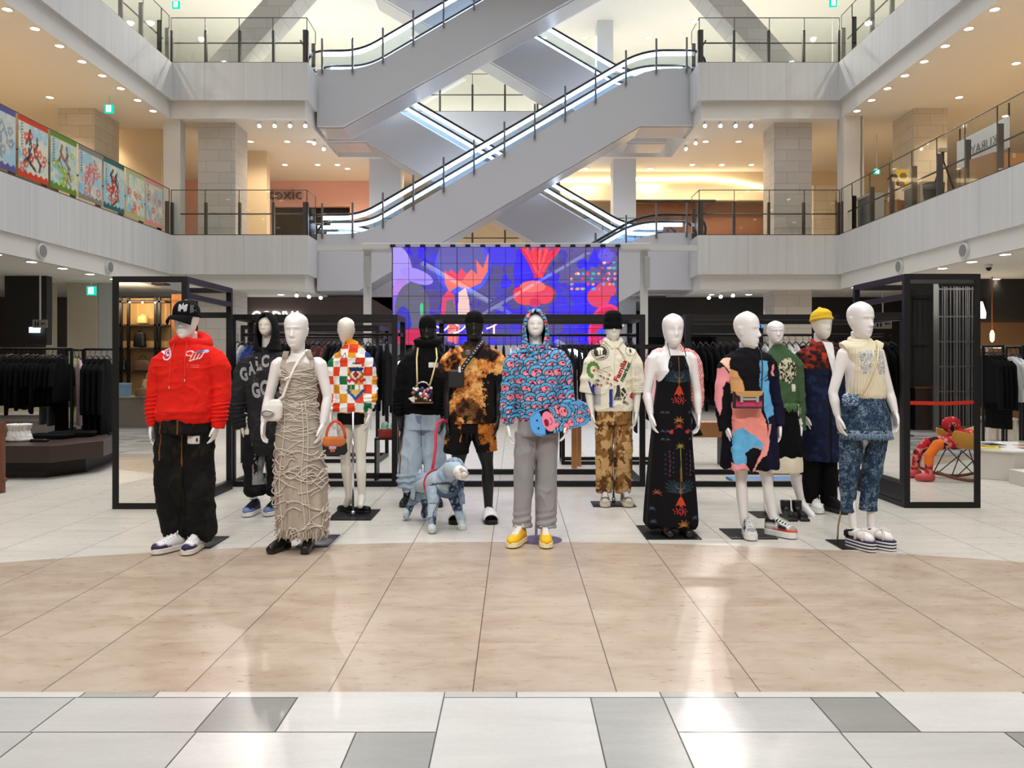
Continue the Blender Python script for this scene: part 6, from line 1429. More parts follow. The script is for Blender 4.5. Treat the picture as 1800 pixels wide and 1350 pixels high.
# ---- 11: green frayed jumper
M = Man(7.4, 1371, 'white mannequin in a frayed green jumper with a big cat print and a black skirt')
M.body(564, 603, 1362, ((1344, 628), (1396, 628)), (((1336, 690, .0), (1336, 740, -.0)), ((1404, 690, .0), (1406, 748, -.02))), (((1350, 830, 0), (1349, 890, .0)), ((1396, 830, 0), (1409, 884, .0))), (1369, 745, 58), yaw=0, face=1, hands=.9, neck=.046, waist=.105, lw=.88, feet=((1348, 905, -.16), (1420, 905, -.17)))
sh = MB().torso(M.rings([(716, 1343, 1398, .12), (700, 1342, 1400, .13), (660, 1342, 1400, .125), (636, 1343, 1399, .115), (622, 1348, 1393, .09), (613, 1355, 1384, .068), (606, 1357, 1378, .055)]), 28, 2.3)
slv(sh, M, [M.p(1347, 627), M.p(1340, 645), M.p(1336, 690), M.p(1336, 735)], [.062, .062, .054, .05], 14); slv(sh, M, [M.p(1394, 627), M.p(1400, 645), M.p(1405, 690), M.p(1407, 730), M.p(1408, 756)], [.062, .062, .052, .048, .046], 14)
def p_11(P, v, n):
    m = fbm(P.x*.22, P.z*.22, 4, 3); r_ = ((P.x-1378)/20)**2+((P.z-650)/24)**2 < .75+.8*(m-.5)
    P.put(r_, (206, 200, 168)); P.put(r_ & (fbm(P.x*.42, P.z*.28, 3, 7) > .54), (40, 38, 34)); P.ell(1387, 651, 4, 2.2, (30, 30, 28), -.3); P.ell(1366, 650, 3.4, 2, (30, 30, 28), .3); P.put((P.x > 1384) & (P.x < 1391) & (P.z > 675) & (P.z < 687), (214, 210, 196))
ho = M.wear('jumper', sh, vox=.0055, disp=merge(wrinkle(.005, 8, 8, 6), lambda px, py, v, n: .002*np.sin(px*1.6)), paint=p_11, base=(68, 94, 64))
b = MB(); r2 = random.Random(3); bv = tree(ho)
for i in range(40):
    x = M.x(r2.uniform(1366, 1398)); h = bv.ray_cast(Vector((x, -2, M.z(708))), Vector((0, 1, 0)))[0]
    if h: b.tube([h+Vector((0, -.003, 0)), h+Vector((r2.uniform(-.02, .02), -.012, -.03)), h+Vector((r2.uniform(-.02, .02), -.014, -.045-.04*r2.random()))], .004, 5)
build('fringe', b, cloth('green_yarn', c8(84, 116, 76)), ho, True)
sk_ = MB().torso(M.rings([(803, 1330, 1409, .16), (770, 1334, 1407, .145), (735, 1341, 1401, .125), (712, 1345, 1397, .11)]), 30); M.wear('skirt', sk_, cloth('black_skirt', c8(20, 19, 21)), vox=.008, disp=wrinkle(.006, 9, 1.5, 2))
sk_ = MB().torso(M.rings([(829, 1326, 1410, .17), (812, 1327, 1410, .165), (795, 1332, 1408, .15)]), 30); M.wear('underskirt', sk_, cloth('cream_satin', c8(232, 222, 196), .5), vox=.008)
M.plate(1332, 1366, 7.2, 7.5); build('support_rod', MB().tube([(M.x(1350), .06, 0), (M.x(1350), .06, .5)], .009, 8), M_CHROME, M.root, True)
sb = thing('ankle_boots', 'pair of black square-toed boots standing empty beside the green jumper mannequin', 'boots', (PX(1393, 7.2), 7.2, 0)); 
for sx in (-.045, .058):
    b = MB().tube([(sx, .06, .15), (sx, .055, .09), (sx, .03, .05)], [.045, .044, .04], 14).tube([(sx, .06, .045), (sx, .0, .042), (sx, -.09, .034), (sx, -.14, .028)], [.036, .043, .045, .04], 14, flat=.8).box(sx-.042, sx+.042, -.165, .1, 0, .022)
    link('boot', remesh(b, .007, 3), mat('black_leather', c8(18, 17, 18), .3), sb)

# ---- 12: yellow beanie and mosaic coat
M = Man(7.6, 1440, 'cream mannequin in a yellow beanie and a long coat of red fading to blue shapes', M_MANC)
M.body(545, 596, 1443, ((1410, 623), (1470, 623)), (((1407, 680, .0), (1412, 730, -.06)), ((1478, 680, .0), (1480, 735, -.03))), (((1424, 830, 0), (1426, 880, .02)), ((1455, 830, 0), (1457, 885, .02))), (1442, 742, 58), yaw=.35, face=2, hands=1.0, neck=.056, waist=.13)
co = MB().torso(M.rings([(808, 1412, 1480, .17), (800, 1410, 1481, .175), (740, 1408, 1480, .16), (690, 1406, 1478, .15), (650, 1405, 1477, .145), (625, 1408, 1473, .125), (611, 1420, 1464, .09), (602, 1428, 1458, .07)]), 32, 2.4)
slv(co, M, [M.p(1409, 620), M.p(1404, 645), M.p(1402, 685), M.p(1406, 712, -.03), M.p(1411, 730, -.06)], [.078, .076, .07, .066, .055], 16); slv(co, M, [M.p(1472, 620), M.p(1478, 645), M.p(1480, 685), M.p(1481, 730, -.03)], [.078, .076, .068, .06], 16)
for sg in (-1, 1): co.tube([M.p(1443+sg*4, 660, -.15), M.p(1443+sg*10, 630, -.12), M.p(1443+sg*16, 606, -.03), M.p(1443+sg*8, 598, .06)], [.02, .032, .03, .026], 10, flat=.4)
def p_12(P, v, n):
    u, w_ = P.x*.11+P.z*.03, P.z*.11-P.x*.04; a = hash2(np.floor(u+.6*vnoise(w_, u)), np.floor(w_+.6*vnoise(u, w_, 3)), 1); b_ = hash2(np.floor(u*1.3-w_*.7), np.floor(w_*1.2+u*.6), 5); t_ = a*.6+b_*.4
    red = P.z < 648+8*fbm(P.x*.1, P.z*.1, 2)-4
    P.put(red & (t_ > .45), (92, 34, 26)); P.put(red & (t_ > .62), (148, 46, 34)); P.put(red & (t_ > .82), (180, 62, 40)); P.put(~red, (22, 26, 50)); P.put(~red & (t_ > .5), (22, 28, 52)); P.put(~red & (t_ > .75), (30, 40, 72)); P.put((np.abs(P.x-1448) < 2) & (P.z > 650), (12, 12, 18))
ho = M.wear('coat', co, vox=.0055, disp=merge(wrinkle(.007, 6, 4, 8)), paint=p_12, base=(36, 22, 24)); bv = tree(ho)
b = MB().add([(M.x(1441), 0, M.z(601)), (M.x(1458), 0, M.z(603)), (M.x(1456), 0, M.z(640)), (M.x(1453), 0, M.z(663))], [(0, 1, 2, 3)])
ts_ = build('tee_shirt', decal(subdivide(b, 4), bv, .006), mat('white_jersey', c8(236, 234, 232), .8), M.root, fix=False); o = ts_.modifiers.new('t', 'SOLIDIFY'); o.thickness = .006
tr_ = MB().torso(M.rings([(790, 1414, 1474, .12), (770, 1414, 1474, .12)]), 20); tr_.tube([M.p(1427, 785), M.p(1425, 830), M.p(1424, 882)], [.085, .08, .078], 16); tr_.tube([M.p(1457, 785), M.p(1457, 830), M.p(1457, 886)], [.085, .08, .078], 16)
M.wear('trousers', tr_, cloth('black_trousers', c8(19, 19, 21)), vox=.008, disp=wrinkle(.007, 6, 5, 2))
shoe(M, 1429, 0, -.1, ((236, 236, 234), (236, 236, 234), (236, 236, 234), (240, 240, 238)), dy=-.06); shoe(M, 1459, 0, .4, ((22, 22, 24), (22, 22, 24), (24, 24, 26), (20, 20, 22)), dy=-.10)
b = MB(); z0 = M.z(556); b.torso([(M.z(566), M.hd-.01, M.hy+.025, .086, .095), (M.z(556), M.hd-.006, M.hy+.005, .094, .112), (M.z(549), M.hd, M.hy, .082, .10), (M.z(544), M.hd, M.hy+.0, .05, .06), (M.z(542), M.hd, M.hy, .02, .02)], 28, 2.1); b.tube([(M.hd+.094*math.sin(a), M.hy+.008-.112*math.cos(a), M.z(559)-.03*(1-math.cos(a-.35))*.5) for a in np.linspace(0, 2*PI, 25)], .013, 8).ell((M.hd-.02, M.hy, M.z(542)), (.02, .02, .012), 10, 6)
link('beanie', remesh(b, .006, 3), cloth('yellow_knit', c8(232, 190, 40), bump=.6), M.root)

# ---- 13: cream knit vest with denim
M = Man(6.1, 1513, 'white mannequin in a cream knit vest, denim miniskirt over jeans and striped platform sandals')
M.body(530, 596, 1511, ((1482, 614), (1544, 612)), (((1464, 690, .0), (1469, 732, -.04)), ((1563, 690, .0), (1568, 725, -.05))), (((1492, 830, 0), (1498, 932, -.03)), ((1532, 830, 0), (1529, 932, -.02))), (1518, 755, 74), yaw=.42, face=1, hands=1.0, neck=.054, bust=.006, waist=.115, lw=.74)
ve = MB().torso(M.rings([(702, 1492, 1551, .125), (694, 1491, 1552, .14), (670, 1490, 1552, .145), (640, 1489, 1550, .145), (622, 1485, 1548, .135), (610, 1484, 1545, .11), (603, 1490, 1538, .09), (597, 1497, 1529, .07)]), 34, 2.3)
for a, q in ((1485, 1480), (1544, 1549)): ve.tube([M.p((a*2+1513)/3, 606, 0), M.p((a*5+1513)/6, 610, 0), M.p((a*3+q)/4, 614, 0)], [.045, .054, .056], 14)
ve.tube([Vector((M.x(1512)+math.sin(a)*.072, -.0-math.cos(a)*.072, M.z(603)+.02*(1-math.cos(a)))) for a in np.linspace(0, 2*PI, 21)], .014, 8)
def p_13(P, v, n):
    for pts in ([(1497, 619), (1518, 616), (1522, 636), (1502, 640)], [(1523, 617), (1541, 618), (1545, 632), (1530, 636)], [(1500, 642), (1518, 638), (1515, 656), (1504, 658)], [(1526, 636), (1546, 634), (1547, 656), (1530, 658)]): P.poly(pts, (192, 190, 190)); 
    s_ = ((np.abs(P.c-np.array(c8(192, 190, 190)))).sum(1) < 1e-6); P.put(s_ & (fbm(P.x*1.2, P.z*1.2, 2, 3) > .55), (232, 232, 232)); P.put(s_ & (fbm(P.x*1.1, P.z*1.1, 2, 9) > .62), (140, 138, 140))
ho = M.wear('knit_vest', ve, vox=.0046, disp=merge(wrinkle(.004, 5, 6, 5), lambda px, py, v, n: .0025*np.sin(px*1.9)*(py > 688)*(py < 699)*(np.abs(n[:, 2]) < .5), lambda px, py, v, n: .0012*np.sin(px*1.8)*(np.abs(n[:, 2]) < .5)), paint=p_13, base=(232, 222, 194))
def p_den(P, v, n):
    u = .6*fbm(P.x*.75+P.z*.2, P.z*.5, 4, 3)+.4*fbm(P.x*.16, P.z*.12, 3, 5); P.put(u > .45, (46, 64, 86)); P.put(u > .52, (66, 86, 108)); P.put(u > .59, (92, 112, 132)); P.put(u > .66, (124, 142, 158)); P.put((P.z > 755) & (P.z < 768) & (u > .5), (150, 166, 180)); P.line([(1529, 700), (1529, 722), (1522, 728)], 1.1, (26, 38, 56)); P.line([(1478, 709), (1562, 709)], .8, (30, 44, 62))
sk_ = MB().torso(M.rings([(764, 1476, 1562, .165), (745, 1477, 1561, .16), (720, 1482, 1557, .145), (702, 1488, 1552, .13), (695, 1491, 1550, .12)]), 36, 2.4)
o = M.wear('denim_skirt', sk_, vox=.005, disp=wrinkle(.005, 9, 6, 4), paint=p_den, base=(34, 52, 76)); bv = tree(o); b = MB(); r2 = random.Random(6)
for i in range(130):
    a = -PI*.02-i/130*PI*.98; q = bv.ray_cast(Vector((M.x(1519)+math.cos(a)*.6, math.sin(a)*.6, M.z(761))), Vector((-math.cos(a), -math.sin(a), 0)))[0]
    if q: b.tube([q+Vector((0, 0, .006)), q+Vector((r2.uniform(-.008, .008), -.006, -.02)), q+Vector((r2.uniform(-.012, .012), -.01, -.03-.015*r2.random()))], .0026, 4)
build('frayed_hem', b, cloth('denim_fray', c8(110, 134, 156)), o, True)
tr_ = MB().tube([M.p(1497, 755), M.p(1495, 800), M.p(1492, 840), M.p(1491, 880), M.p(1491, 899)], [.085, .078, .062, .054, .052], 20).tube([M.p(1540, 755), M.p(1537, 800), M.p(1532, 840), M.p(1527, 880), M.p(1526, 897)], [.085, .078, .066, .066, .068], 20).torso(M.rings([(770, 1484, 1552, .12), (750, 1484, 1552, .12)]), 20)
o = M.wear('jeans', tr_, vox=.005, disp=merge(wrinkle(.006, 9, 6, 4), lambda px, py, v, n: .004*(py > 896)*np.sin(px*3)), paint=p_den, base=(34, 52, 76))
def sandal(px, yaw, dy):
    c, q = math.cos(yaw), math.sin(yaw); sp = bpy.data.objects.new('platform_sandal', None); COL.objects.link(sp); sp.parent = M.root
    T = lambda b: (setattr(b, 'V', [np.stack([M.x(px)+v[:, 0]*c-v[:, 1]*q, dy+v[:, 0]*q+v[:, 1]*c, v[:, 2]+.008], 1) for v in b.V]), b)[1]
    t = np.linspace(0, 1, 12); Wd = np.interp(t, [0, .06, .3, .65, .9, 1], [.020, .034, .037, .046, .039, .018]); y = .10-t*.265; out = np.concatenate([np.stack([Wd, y], 1), np.stack([-Wd, y], 1)[::-1]]).tolist()
    for k in range(6): build('sole_layer', T(MB().prism(out, k*.0115, (k+1)*.0115-.0004, 'z')), mat('sole_navy', c8(30, 36, 72), .6) if k % 2 else mat('sole_white', c8(236, 234, 232), .6), sp)
    build('foot', T(MB().tube([(0, .06, .13), (0, .05, .10), (0, .0, .108), (0, -.06, .094), (0, -.12, .085), (0, -.15, .08)], [.03, .034, .037, .04, .036, .014], 14)), M.m, sp, True)
    for y0, y1 in ((-.03, -.10), (-.10, -.03)): build('strap', T(MB().tube([(-.05, y0, .07), (-.035, y0, .118), (0, (y0+y1)/2, .142), (.035, y1, .125), (.05, y1, .07)], .016, 8, flat=.3)), mat('white_leather', c8(232, 226, 218)), sp, True)
    build('ankle_strap', T(MB().tube([(math.sin(a)*.042, .05-math.cos(a)*.045, .12+.01*math.cos(a)) for a in np.linspace(0, 2*PI, 17)], .009, 6, flat=.4).box(-.034, .034, .06, .1, .07, .11)), M_BLACK, sp, True)
sandal(1500, .38, -.07); sandal(1531, .62, -.05)
M.plate(1480, 1552, 5.98, 6.3); build('support_rod', MB().tube([(M.x(1477), .06, 0), (M.x(1478), .05, .14), (M.x(1484), .04, .30)], .007, 8), mat('gold_rod', c8(170, 150, 120), .3, .7), M.root, True)
bg = thing('denim_bag', 'small blue denim bag on a gold chain at the hip of the cream knit vest', 'bag', tuple(M.root.location+Vector((M.x(1482), -.13, M.z(712)))), -.15)
b = MB().torso([(0, 0, 0, .045, .02), (.012, 0, 0, .056, .03), (.06, 0, 0, .058, .03), (.082, 0, 0, .052, .026), (.088, 0, 0, .04, .015)], 20, 3); me = remesh(b, .004, 3); v, _ = vn(me); P = Paint(v[:, 0]*700, v[:, 2]*700, (70, 98, 130)); P.put(fbm(P.x*.2, P.z*.2, 4) > .52, (170, 190, 206)); P.put(fbm(P.x*.25, P.z*.22, 3, 6) > .58, (40, 60, 90)); set_col(me, P.c); link('pouch', me, vcol('denim_bag_print', .7), bg)
o0 = M.root.location-bg.location; gch = mat('gold_chain', c8(222, 202, 150))
bag_strap(bg, [Vector((.045, 0, .085)), Vector(M.p(1500, 692, -.165))+o0, Vector(M.p(1513, 668, -.17))+o0, Vector(M.p(1524, 635, -.165))+o0, Vector(M.p(1529, 612, -.12))+o0, Vector(M.p(1531, 600, -.02))+o0], .006, gch, 'chain', 1)
bag_strap(bg, [Vector((-.03, 0, .085)), Vector(M.p(1481, 690, -.10))+o0, Vector(M.p(1486, 672, -.03))+o0], .005, gch, 'chain', 1)

# ---- the denim dog and its leash
dg_ = thing('dog_sculpture', 'standing dog sculpture covered in patchwork blue denim, on a red leash', 'dog', (PX(775, 6.85), 6.85, 0))
dk = 6.85/FP; ox, oy = PX(775, 6.85), 6.85
def dp(px, py, D): return (PX(px, D)-ox, D-oy, PZ(py, D))
b = MB()
b.tube([dp(741, 852, 7.12), dp(745, 850, 7.05), dp(757, 850, 6.92), dp(770, 849, 6.80), dp(782, 847, 6.72), dp(788, 845, 6.66)], [.06, .095, .09, .105, .12, .085], 20)
b.tube([dp(782, 842, 6.72), dp(790, 832, 6.66), dp(797, 825, 6.60)], [.10, .09, .085], 18)                         # neck
b.tube([dp(790, 824, 6.62), dp(799, 823, 6.58), dp(808, 828, 6.50)], [.075, .093, .06], 18)                          # skull
b.tube([dp(804, 828, 6.55), dp(811, 832, 6.45), dp(814, 836, 6.39)], [.062, .056, .042], 16)                        # muzzle
for s, P_ in ((0, ((762, 858, 6.68), (762, 880, 6.63), (760, 900, 6.61), (759, 921, 6.60))), (1, ((796, 860, 6.72), (801, 880, 6.74), (806, 900, 6.75), (811, 918, 6.74)))):
    b.tube([dp(*q) for q in P_], [.070, .050, .038, .034], 14); t_ = P_[3]; b.tube([dp(t_[0], t_[1]+6, t_[2]+.02), dp(t_[0]+1, t_[1]+9, t_[2]-.05), dp(t_[0]+(0 if s == 0 else 5), t_[1]+12, t_[2]-.09)], [.032, .040, .026], 12)
for P_ in (((739, 858, 7.10), (733, 872, 7.10), (724, 884, 7.20), (718, 898, 7.17), (714, 905, 7.12)), ((748, 858, 7.05), (750, 874, 7.05), (747, 886, 7.2), (746, 898, 7.18), (746, 904, 7.12))):
    b.tube([dp(*q) for q in P_], [.085, .062, .034, .03, .034], 14); t_ = P_[4]; b.tube([dp(t_[0], t_[1]-1, t_[2]+.02), dp(t_[0]-.5, t_[1]+2, t_[2]-.07)], [.032, .028], 12)
b.tube([dp(738, 846, 7.14), dp(737, 835, 7.17), dp(740, 825, 7.20)], [.03, .022, .014], 8)
me = remesh(b, .0075, 4); v, n = vn(me); u = v[:, 0]*5+v[:, 1]*4; w_ = v[:, 2]*6+v[:, 1]*3
P = Paint(u, w_, (126, 146, 166)); iu, iw = np.floor(u*1.3+.7*vnoise(w_, u)), np.floor(w_*1.1+.7*vnoise(u, w_, 2)); h = hash2(iu, iw, 3)
P.put(h > .30, (152, 170, 186)); P.put(h > .52, (168, 184, 196)); P.put(h > .72, (110, 134, 160)); P.put(h > .84, (44, 56, 82)); P.put(fbm(u*9, w_*9, 3) > .56, (180, 192, 200), .5)
e_ = (np.abs((u*1.3+.7*vnoise(w_, u)) % 1-.5) > .46) | (np.abs((w_*1.1+.7*vnoise(u, w_, 2)) % 1-.5) > .47); P.put(e_, (74, 92, 116)); 
hx = np.array(dp(811, 832, 6.44)); P.put(((v-hx)**2).sum(1) < .072**2, (222, 220, 214)); P.put((v[:, 2] < .075) & (h < .5), (186, 192, 194)); set_col(me, P.c); v = v+n*(.004*e_*-1)[:, None]; setv(me, v)
link('body', me, vcol('dog_denim', .85), dg_)
for pts in ([(780, 822, 6.64), (777, 834, 6.58), (781, 846, 6.53)], [(801, 818, 6.62), (815, 826, 6.55), (817, 842, 6.55)]): build('ear', MB().tube([dp(*q) for q in pts], [.02, .036, .014], 10, flat=.45), cloth('denim_mid', c8(128, 150, 172)), dg_, True)
b = MB().tube([dp(*q) for q in ((806, 829, 6.46), (813, 826, 6.38), (821, 832, 6.42))], [.02, .035, .02], 10, flat=.5).tube([dp(*q) for q in ((809, 831, 6.42), (815, 835, 6.37), (821, 838, 6.41))], [.018, .028, .014], 10, flat=.6); build('muzzle_cloth', b, cloth('white_denim', c8(226, 224, 218)), dg_, True)
b = MB(); cc = dp(787, 845, 6.66)
b.tube([(cc[0]+.125*math.cos(a)*.9, cc[1]-.02+.06*math.sin(a)-.03*math.cos(a), cc[2]+.115*math.sin(a)) for a in np.linspace(0, 2*PI, 25)], .018, 8, flat=.5); build('collar_band', b, cloth('denim_dark', c8(58, 74, 100)), dg_, True)
b = MB(); cc = dp(766, 850, 6.84); b.tube([(cc[0]+.115*math.cos(a)*.8, cc[1]+.05*math.cos(a), cc[2]+.118*math.sin(a)) for a in np.linspace(0, 2*PI, 25)], .012, 8, flat=.6); build('harness', b, mat('red_harness', c8(196, 56, 72), .7), dg_, True)
b = MB().tube([dp(*q) for q in ((806, 858, 6.66), (812, 872, 6.64), (813, 886, 6.64))], [.03, .026, .022], 10, flat=.4); build('hanging_sleeve', b, cloth('denim_mid', c8(128, 150, 172)), dg_, True)
le = thing('leash', 'red braided leash running from the hand of the tie-dyed figure down to the dog', 'leash', (PX(762, 6.85), 6.85, PZ(825, 6.85)))
build('braid', MB().tube([(PX(q[0], q[2]), q[2], PZ(q[1], q[2])) for q in ((786, 742, 7.06), (778, 738, 7.02), (769, 744, 6.98), (766, 760, 6.95), (766, 785, 6.92), (763, 808, 6.9), (759, 830, 6.86))], .012, 8), mat('red_braid', c8(206, 40, 72), .6, var=.35, sc=60), le, True, rel=True)
build('hook', MB().tube([(PX(759, 6.86), 6.86, PZ(828, 6.86)), (PX(757, 6.85), 6.85, PZ(838, 6.85))], .012, 8), mat('dark_hook', c8(50, 44, 50), .4, .4), le, True, rel=True)
# ================================================================== black display frames with rails
def frame_bars(x0, x1, y0, y1, z1, t=.06, z0=0.0):
    B = {}
    for nx, x in (('left', x0), ('right', x1)):
        for ny, y in (('front', y0), ('back', y1)): B['post_%s_%s' % (ny, nx)] = MB().box(x-t/2, x+t/2, y-t/2, y+t/2, z0, z1)
    return B
def display_frame(label, x0, x1, y0, y1, z1, rail=None, t=.06, base=None, extra=()):
    r = thing('garment_stand', label, 'garment stand', ((x0+x1)/2, y0, 0))
    for k, b in frame_bars(x0, x1, y0, y1, z1, t).items(): build('post', b, M_BLACK, r, rel=True, bev=.003)
    for z in (t/2, z1-t/2):
        for y in (y0, y1): build('long_bar', MB().box(x0+t/2, x1-t/2, y-t/2, y+t/2, z-t/2, z+t/2), M_BLACK, r, rel=True)
        for x in (x0, x1): build('short_bar', MB().box(x-t/2, x+t/2, y0+t/2, y1-t/2, z-t/2, z+t/2), M_BLACK, r, rel=True)
    if rail:
        y, z = rail
        build('hanging_rail', MB().tube([(x0, y, z), (x1, y, z)], .016, 10), M_BLACK, r, True, rel=True)
        for x in (x0, x1): build('rail_bracket', MB().box(x-.015, x+.015, min(y, y1), max(y, y1), z-.02, z+.02), M_BLACK, r, rel=True)
    for n_, b in extra: build(n_, b, M_BLACK, r, rel=True)
    return r
D0, D1, ZT = 9.05, 10.05, 1.91
RZ, RY = 1.70, 9.55
display_frame('long black garment frame behind the black hooded and beige corded mannequins', PX(409, D0), PX(694, D0), D0, D1-.35, ZT, (RY-.15, RZ))
display_frame('long black garment frame in the centre behind the bear hoodie', PX(762, D0), PX(1129, D0), D0, D1, ZT, (RY, RZ))
display_frame('long black garment frame on the right behind the painted dress', PX(1209, D0), PX(1588, D0), D0, D1, ZT, (RY, RZ))
display_frame('smaller black rack frame standing deeper behind the left garment frame', PX(427, 11.2), PX(664, 11.2), 11.2, 12.0, 1.89, (11.6, 1.74), .05)
display_frame('smaller black rack frame standing deeper behind the centre garment frame', PX(990, 11.0), PX(1200, 11.0), 11.0, 11.5, 1.62, (11.25, 1.58), .045)

# ---- tall mirror boxes at both ends
def mirror_box(side, x0, x1, y0, y1, z1, t=.055):
    r = thing('mirror_stand', 'tall black box frame with a mirror front at the %s end of the display' % side, 'mirror', ((x0+x1)/2, y0, 0))
    for k, b in frame_bars(x0+t/2, x1-t/2, y0+t/2, y1, z1, t).items(): build('post', b, M_BLACK, r, rel=True, bev=.003)
    for z in (t/2, z1-t/2):
        for y in (y0+t/2, y1): build('cross_bar', MB().box(x0+t, x1-t, y-t/2, y+t/2, z-t/2, z+t/2), M_BLACK, r, rel=True)
        for x in (x0+t/2, x1-t/2): build('side_bar', MB().box(x-t/2, x+t/2, y0+t, y1-t/2, z-t/2, z+t/2), M_BLACK, r, rel=True)
    xs = x1-t/2 if side == 'left' else x0+t/2
    build('mid_bar', MB().box(xs-t/2, xs+t/2, y0+t, y1-t/2, 1.98, 2.03), M_BLACK, r, rel=True); build('mid_bar', MB().box(x0+t, x1-t, y1-t/2, y1+t/2, 1.86, 1.92), M_BLACK, r, rel=True)
    build('base_board', MB().box(xs-t/2, xs+t/2, y0+t, y1-t/2, .05, .22 if side == 'right' else .10), M_BLACK, r, rel=True)
    build('mirror', MB().box(x0+t*.8, x1-t*.8, y0+.012, y0+.03, t*.8, z1-t*.8), M_MIRROR, r, rel=True); return r
mirror_box('left', PX(197, 7.64), PX(329, 7.64), 7.64, 8.85, 2.185)
mirror_box('right', PX(1590, 7.7), PX(1724, 7.7), 7.7, 8.85, 2.215)

# ================================================================== clothes on hangers
def hung(kind):
    """a garment hanging across a rail that runs along X; the rail is at the origin"""
    t_ = thing('hanging_'+kind, 'x', 'garment'); b = MB(); sh = -.13
    if kind == 'trousers': b.torso([(-1.02, 0, 0, .02, .16), (-.6, 0, 0, .022, .15), (-.16, 0, 0, .02, .14), (-.12, 0, 0, .012, .14)], 16, 2.6)
    else:
        L = {'tee': .72, 'jacket': .78, 'coat': 1.15, 'dress': 1.2}[kind]; w_ = {'tee': .24, 'jacket': .25, 'coat': .24, 'dress': .2}[kind]
        b.torso([(-L, 0, 0, .024, w_*1.02), (-L+.02, 0, 0, .027, w_*1.03), (-.45, 0, 0, .03, w_*.95), (sh-.14, 0, 0, .028, w_*.92), (sh-.06, 0, 0, .026, w_*.8), (sh, 0, 0, .024, w_*.45), (sh+.025, 0, 0, .022, .07)], 22, 2.4)
        sl = {'tee': .26, 'jacket': .62, 'coat': .62, 'dress': .0}[kind]
        for s in (-1, 1):
            if sl: b.tube([(0, s*w_*.78, sh-.07), (.004, s*w_*1.0, sh-.14), (.006, s*(w_*1.12), sh-.14-sl*.5), (.004, s*(w_*1.14), sh-.12-sl)], [.05, .062, .056, .05 if kind != 'tee' else .06], 10, flat=.55, up=(1, 0, 0))
    me = remesh(b, .013, 2); v, n = vn(me); v = v+n*(.012*(fbm(v[:, 1]*14, v[:, 2]*5, 3, len(kind))-.5))[:, None]; setv(me, v)
    g = link('garment', me, MK5, t_)
    h = MB().tube([(0, -.17, -.125), (0, -.08, -.085), (0, 0, -.06), (0, .08, -.085), (0, .17, -.125)], .009, 8).tube([(0, 0, -.06), (0, 0, -.02), (0, .02, .005), (0, .0, .025), (0, -.024, .012)], .004, 6)
    build('hanger', h, M_BLACK, t_, True); return t_
_hung = {}
CLR = {'black': cloth('hung_black', c8(18, 18, 20)), 'charcoal': cloth('hung_charcoal', c8(48, 48, 52)), 'navy': cloth('hung_navy', c8(22, 28, 62)), 'royal blue': cloth('hung_blue', c8(28, 56, 140)),
       'white': cloth('hung_white', c8(226, 224, 220)), 'grey': cloth('hung_grey', c8(128, 126, 130)), 'slate blue': cloth('hung_slate', c8(96, 112, 136)), 'rust': cloth('hung_rust', c8(168, 82, 44)),
       'dark red check': cloth('hung_check', c8(96, 34, 28), var=.7), 'cream': cloth('hung_cream', c8(224, 214, 190)), 'pink': cloth('hung_pink', c8(206, 166, 176), var=.3), 'grey green': cloth('hung_greygreen', c8(120, 132, 132)), 'lime print': cloth('hung_lime', c8(140, 160, 60), var=.8)}
for q in ('hung_check', 'hung_lime'): pass
def hang(kind, col, x, y, z, label, group, rz=0.0, sc=1.0):
    first = kind not in _hung
    if first: _hung[kind] = hung(kind)
    o = _hung[kind] if first else dup(_hung[kind])
    o.location = (x, y, z-.022); o.rotation_euler = (0, 0, rz); o.scale = (1, 1, sc); o['label'] = label; o['group'] = group
    s = o.children[0].material_slots[0] if o.children[0].name.startswith('garment') else o.children[1].material_slots[0]
    s.link = 'OBJECT'; s.material = CLR[col]; return o
def rack_row(x0, x1, y, z, seq, where, rr, kinds=('jacket',), gap=.062):
    x = x0; i = 0
    while x < x1:
        col = seq[min(len(seq)-1, int(len(seq)*(x-x0)/(x1-x0)))]; 
        if isinstance(col, tuple): col = rr.choice(col)
        k = rr.choice(kinds)
        hang(k, col, x, y, z, '%s %s hanging %s' % (col, {'tee': 'T-shirt', 'jacket': 'long-sleeved top', 'coat': 'long coat', 'dress': 'long dress', 'trousers': 'pair of trousers'}[k], where), '%s %s %s' % (col, k, where), rr.uniform(-.05, .05), rr.uniform(.92, 1.04)).scale[0] = .62
        x += gap*rr.uniform(.9, 1.25); i += 1
rr = random.Random(9)
rack_row(PX(418, 9.4), PX(688, 9.4), RY-.15, RZ, ['white', 'royal blue', 'navy', 'black', 'black', 'black', ('black', 'charcoal'), 'black', ('black', 'rust'), ('dark red check', 'rust'), ('dark red check', 'charcoal'), 'black', ('black', 'charcoal'), ('black', 'grey'), ('white', 'slate blue'), ('slate blue', 'grey'), 'black', 'charcoal', 'black'], 'on the rail of the left garment frame', rr)
rack_row(PX(775, 9.55), PX(1120, 9.55), RY, RZ, [('black', 'charcoal'), 'black', 'black', ('black', 'charcoal'), ('black', 'charcoal'), ('white', 'cream'), 'white', ('white', 'cream'), ('charcoal', 'white'), ('grey', 'charcoal'), 'charcoal', ('grey', 'charcoal'), ('black', 'charcoal'), 'black', 'black'], 'on the rail of the centre garment frame', rr, ('jacket', 'tee'), .075)
rack_row(PX(1218, 9.55), PX(1575, 9.55), RY, RZ, ['black', 'black', 'black', 'black', 'black', ('black', 'charcoal'), ('black', 'white'), ('white', 'black'), 'white', ('black', 'rust'), 'black', 'black', 'black', ('black', 'cream'), ('cream', 'white'), 'black', ('black', 'white')], 'on the rail of the right garment frame', rr, ('tee', 'jacket'), .07)
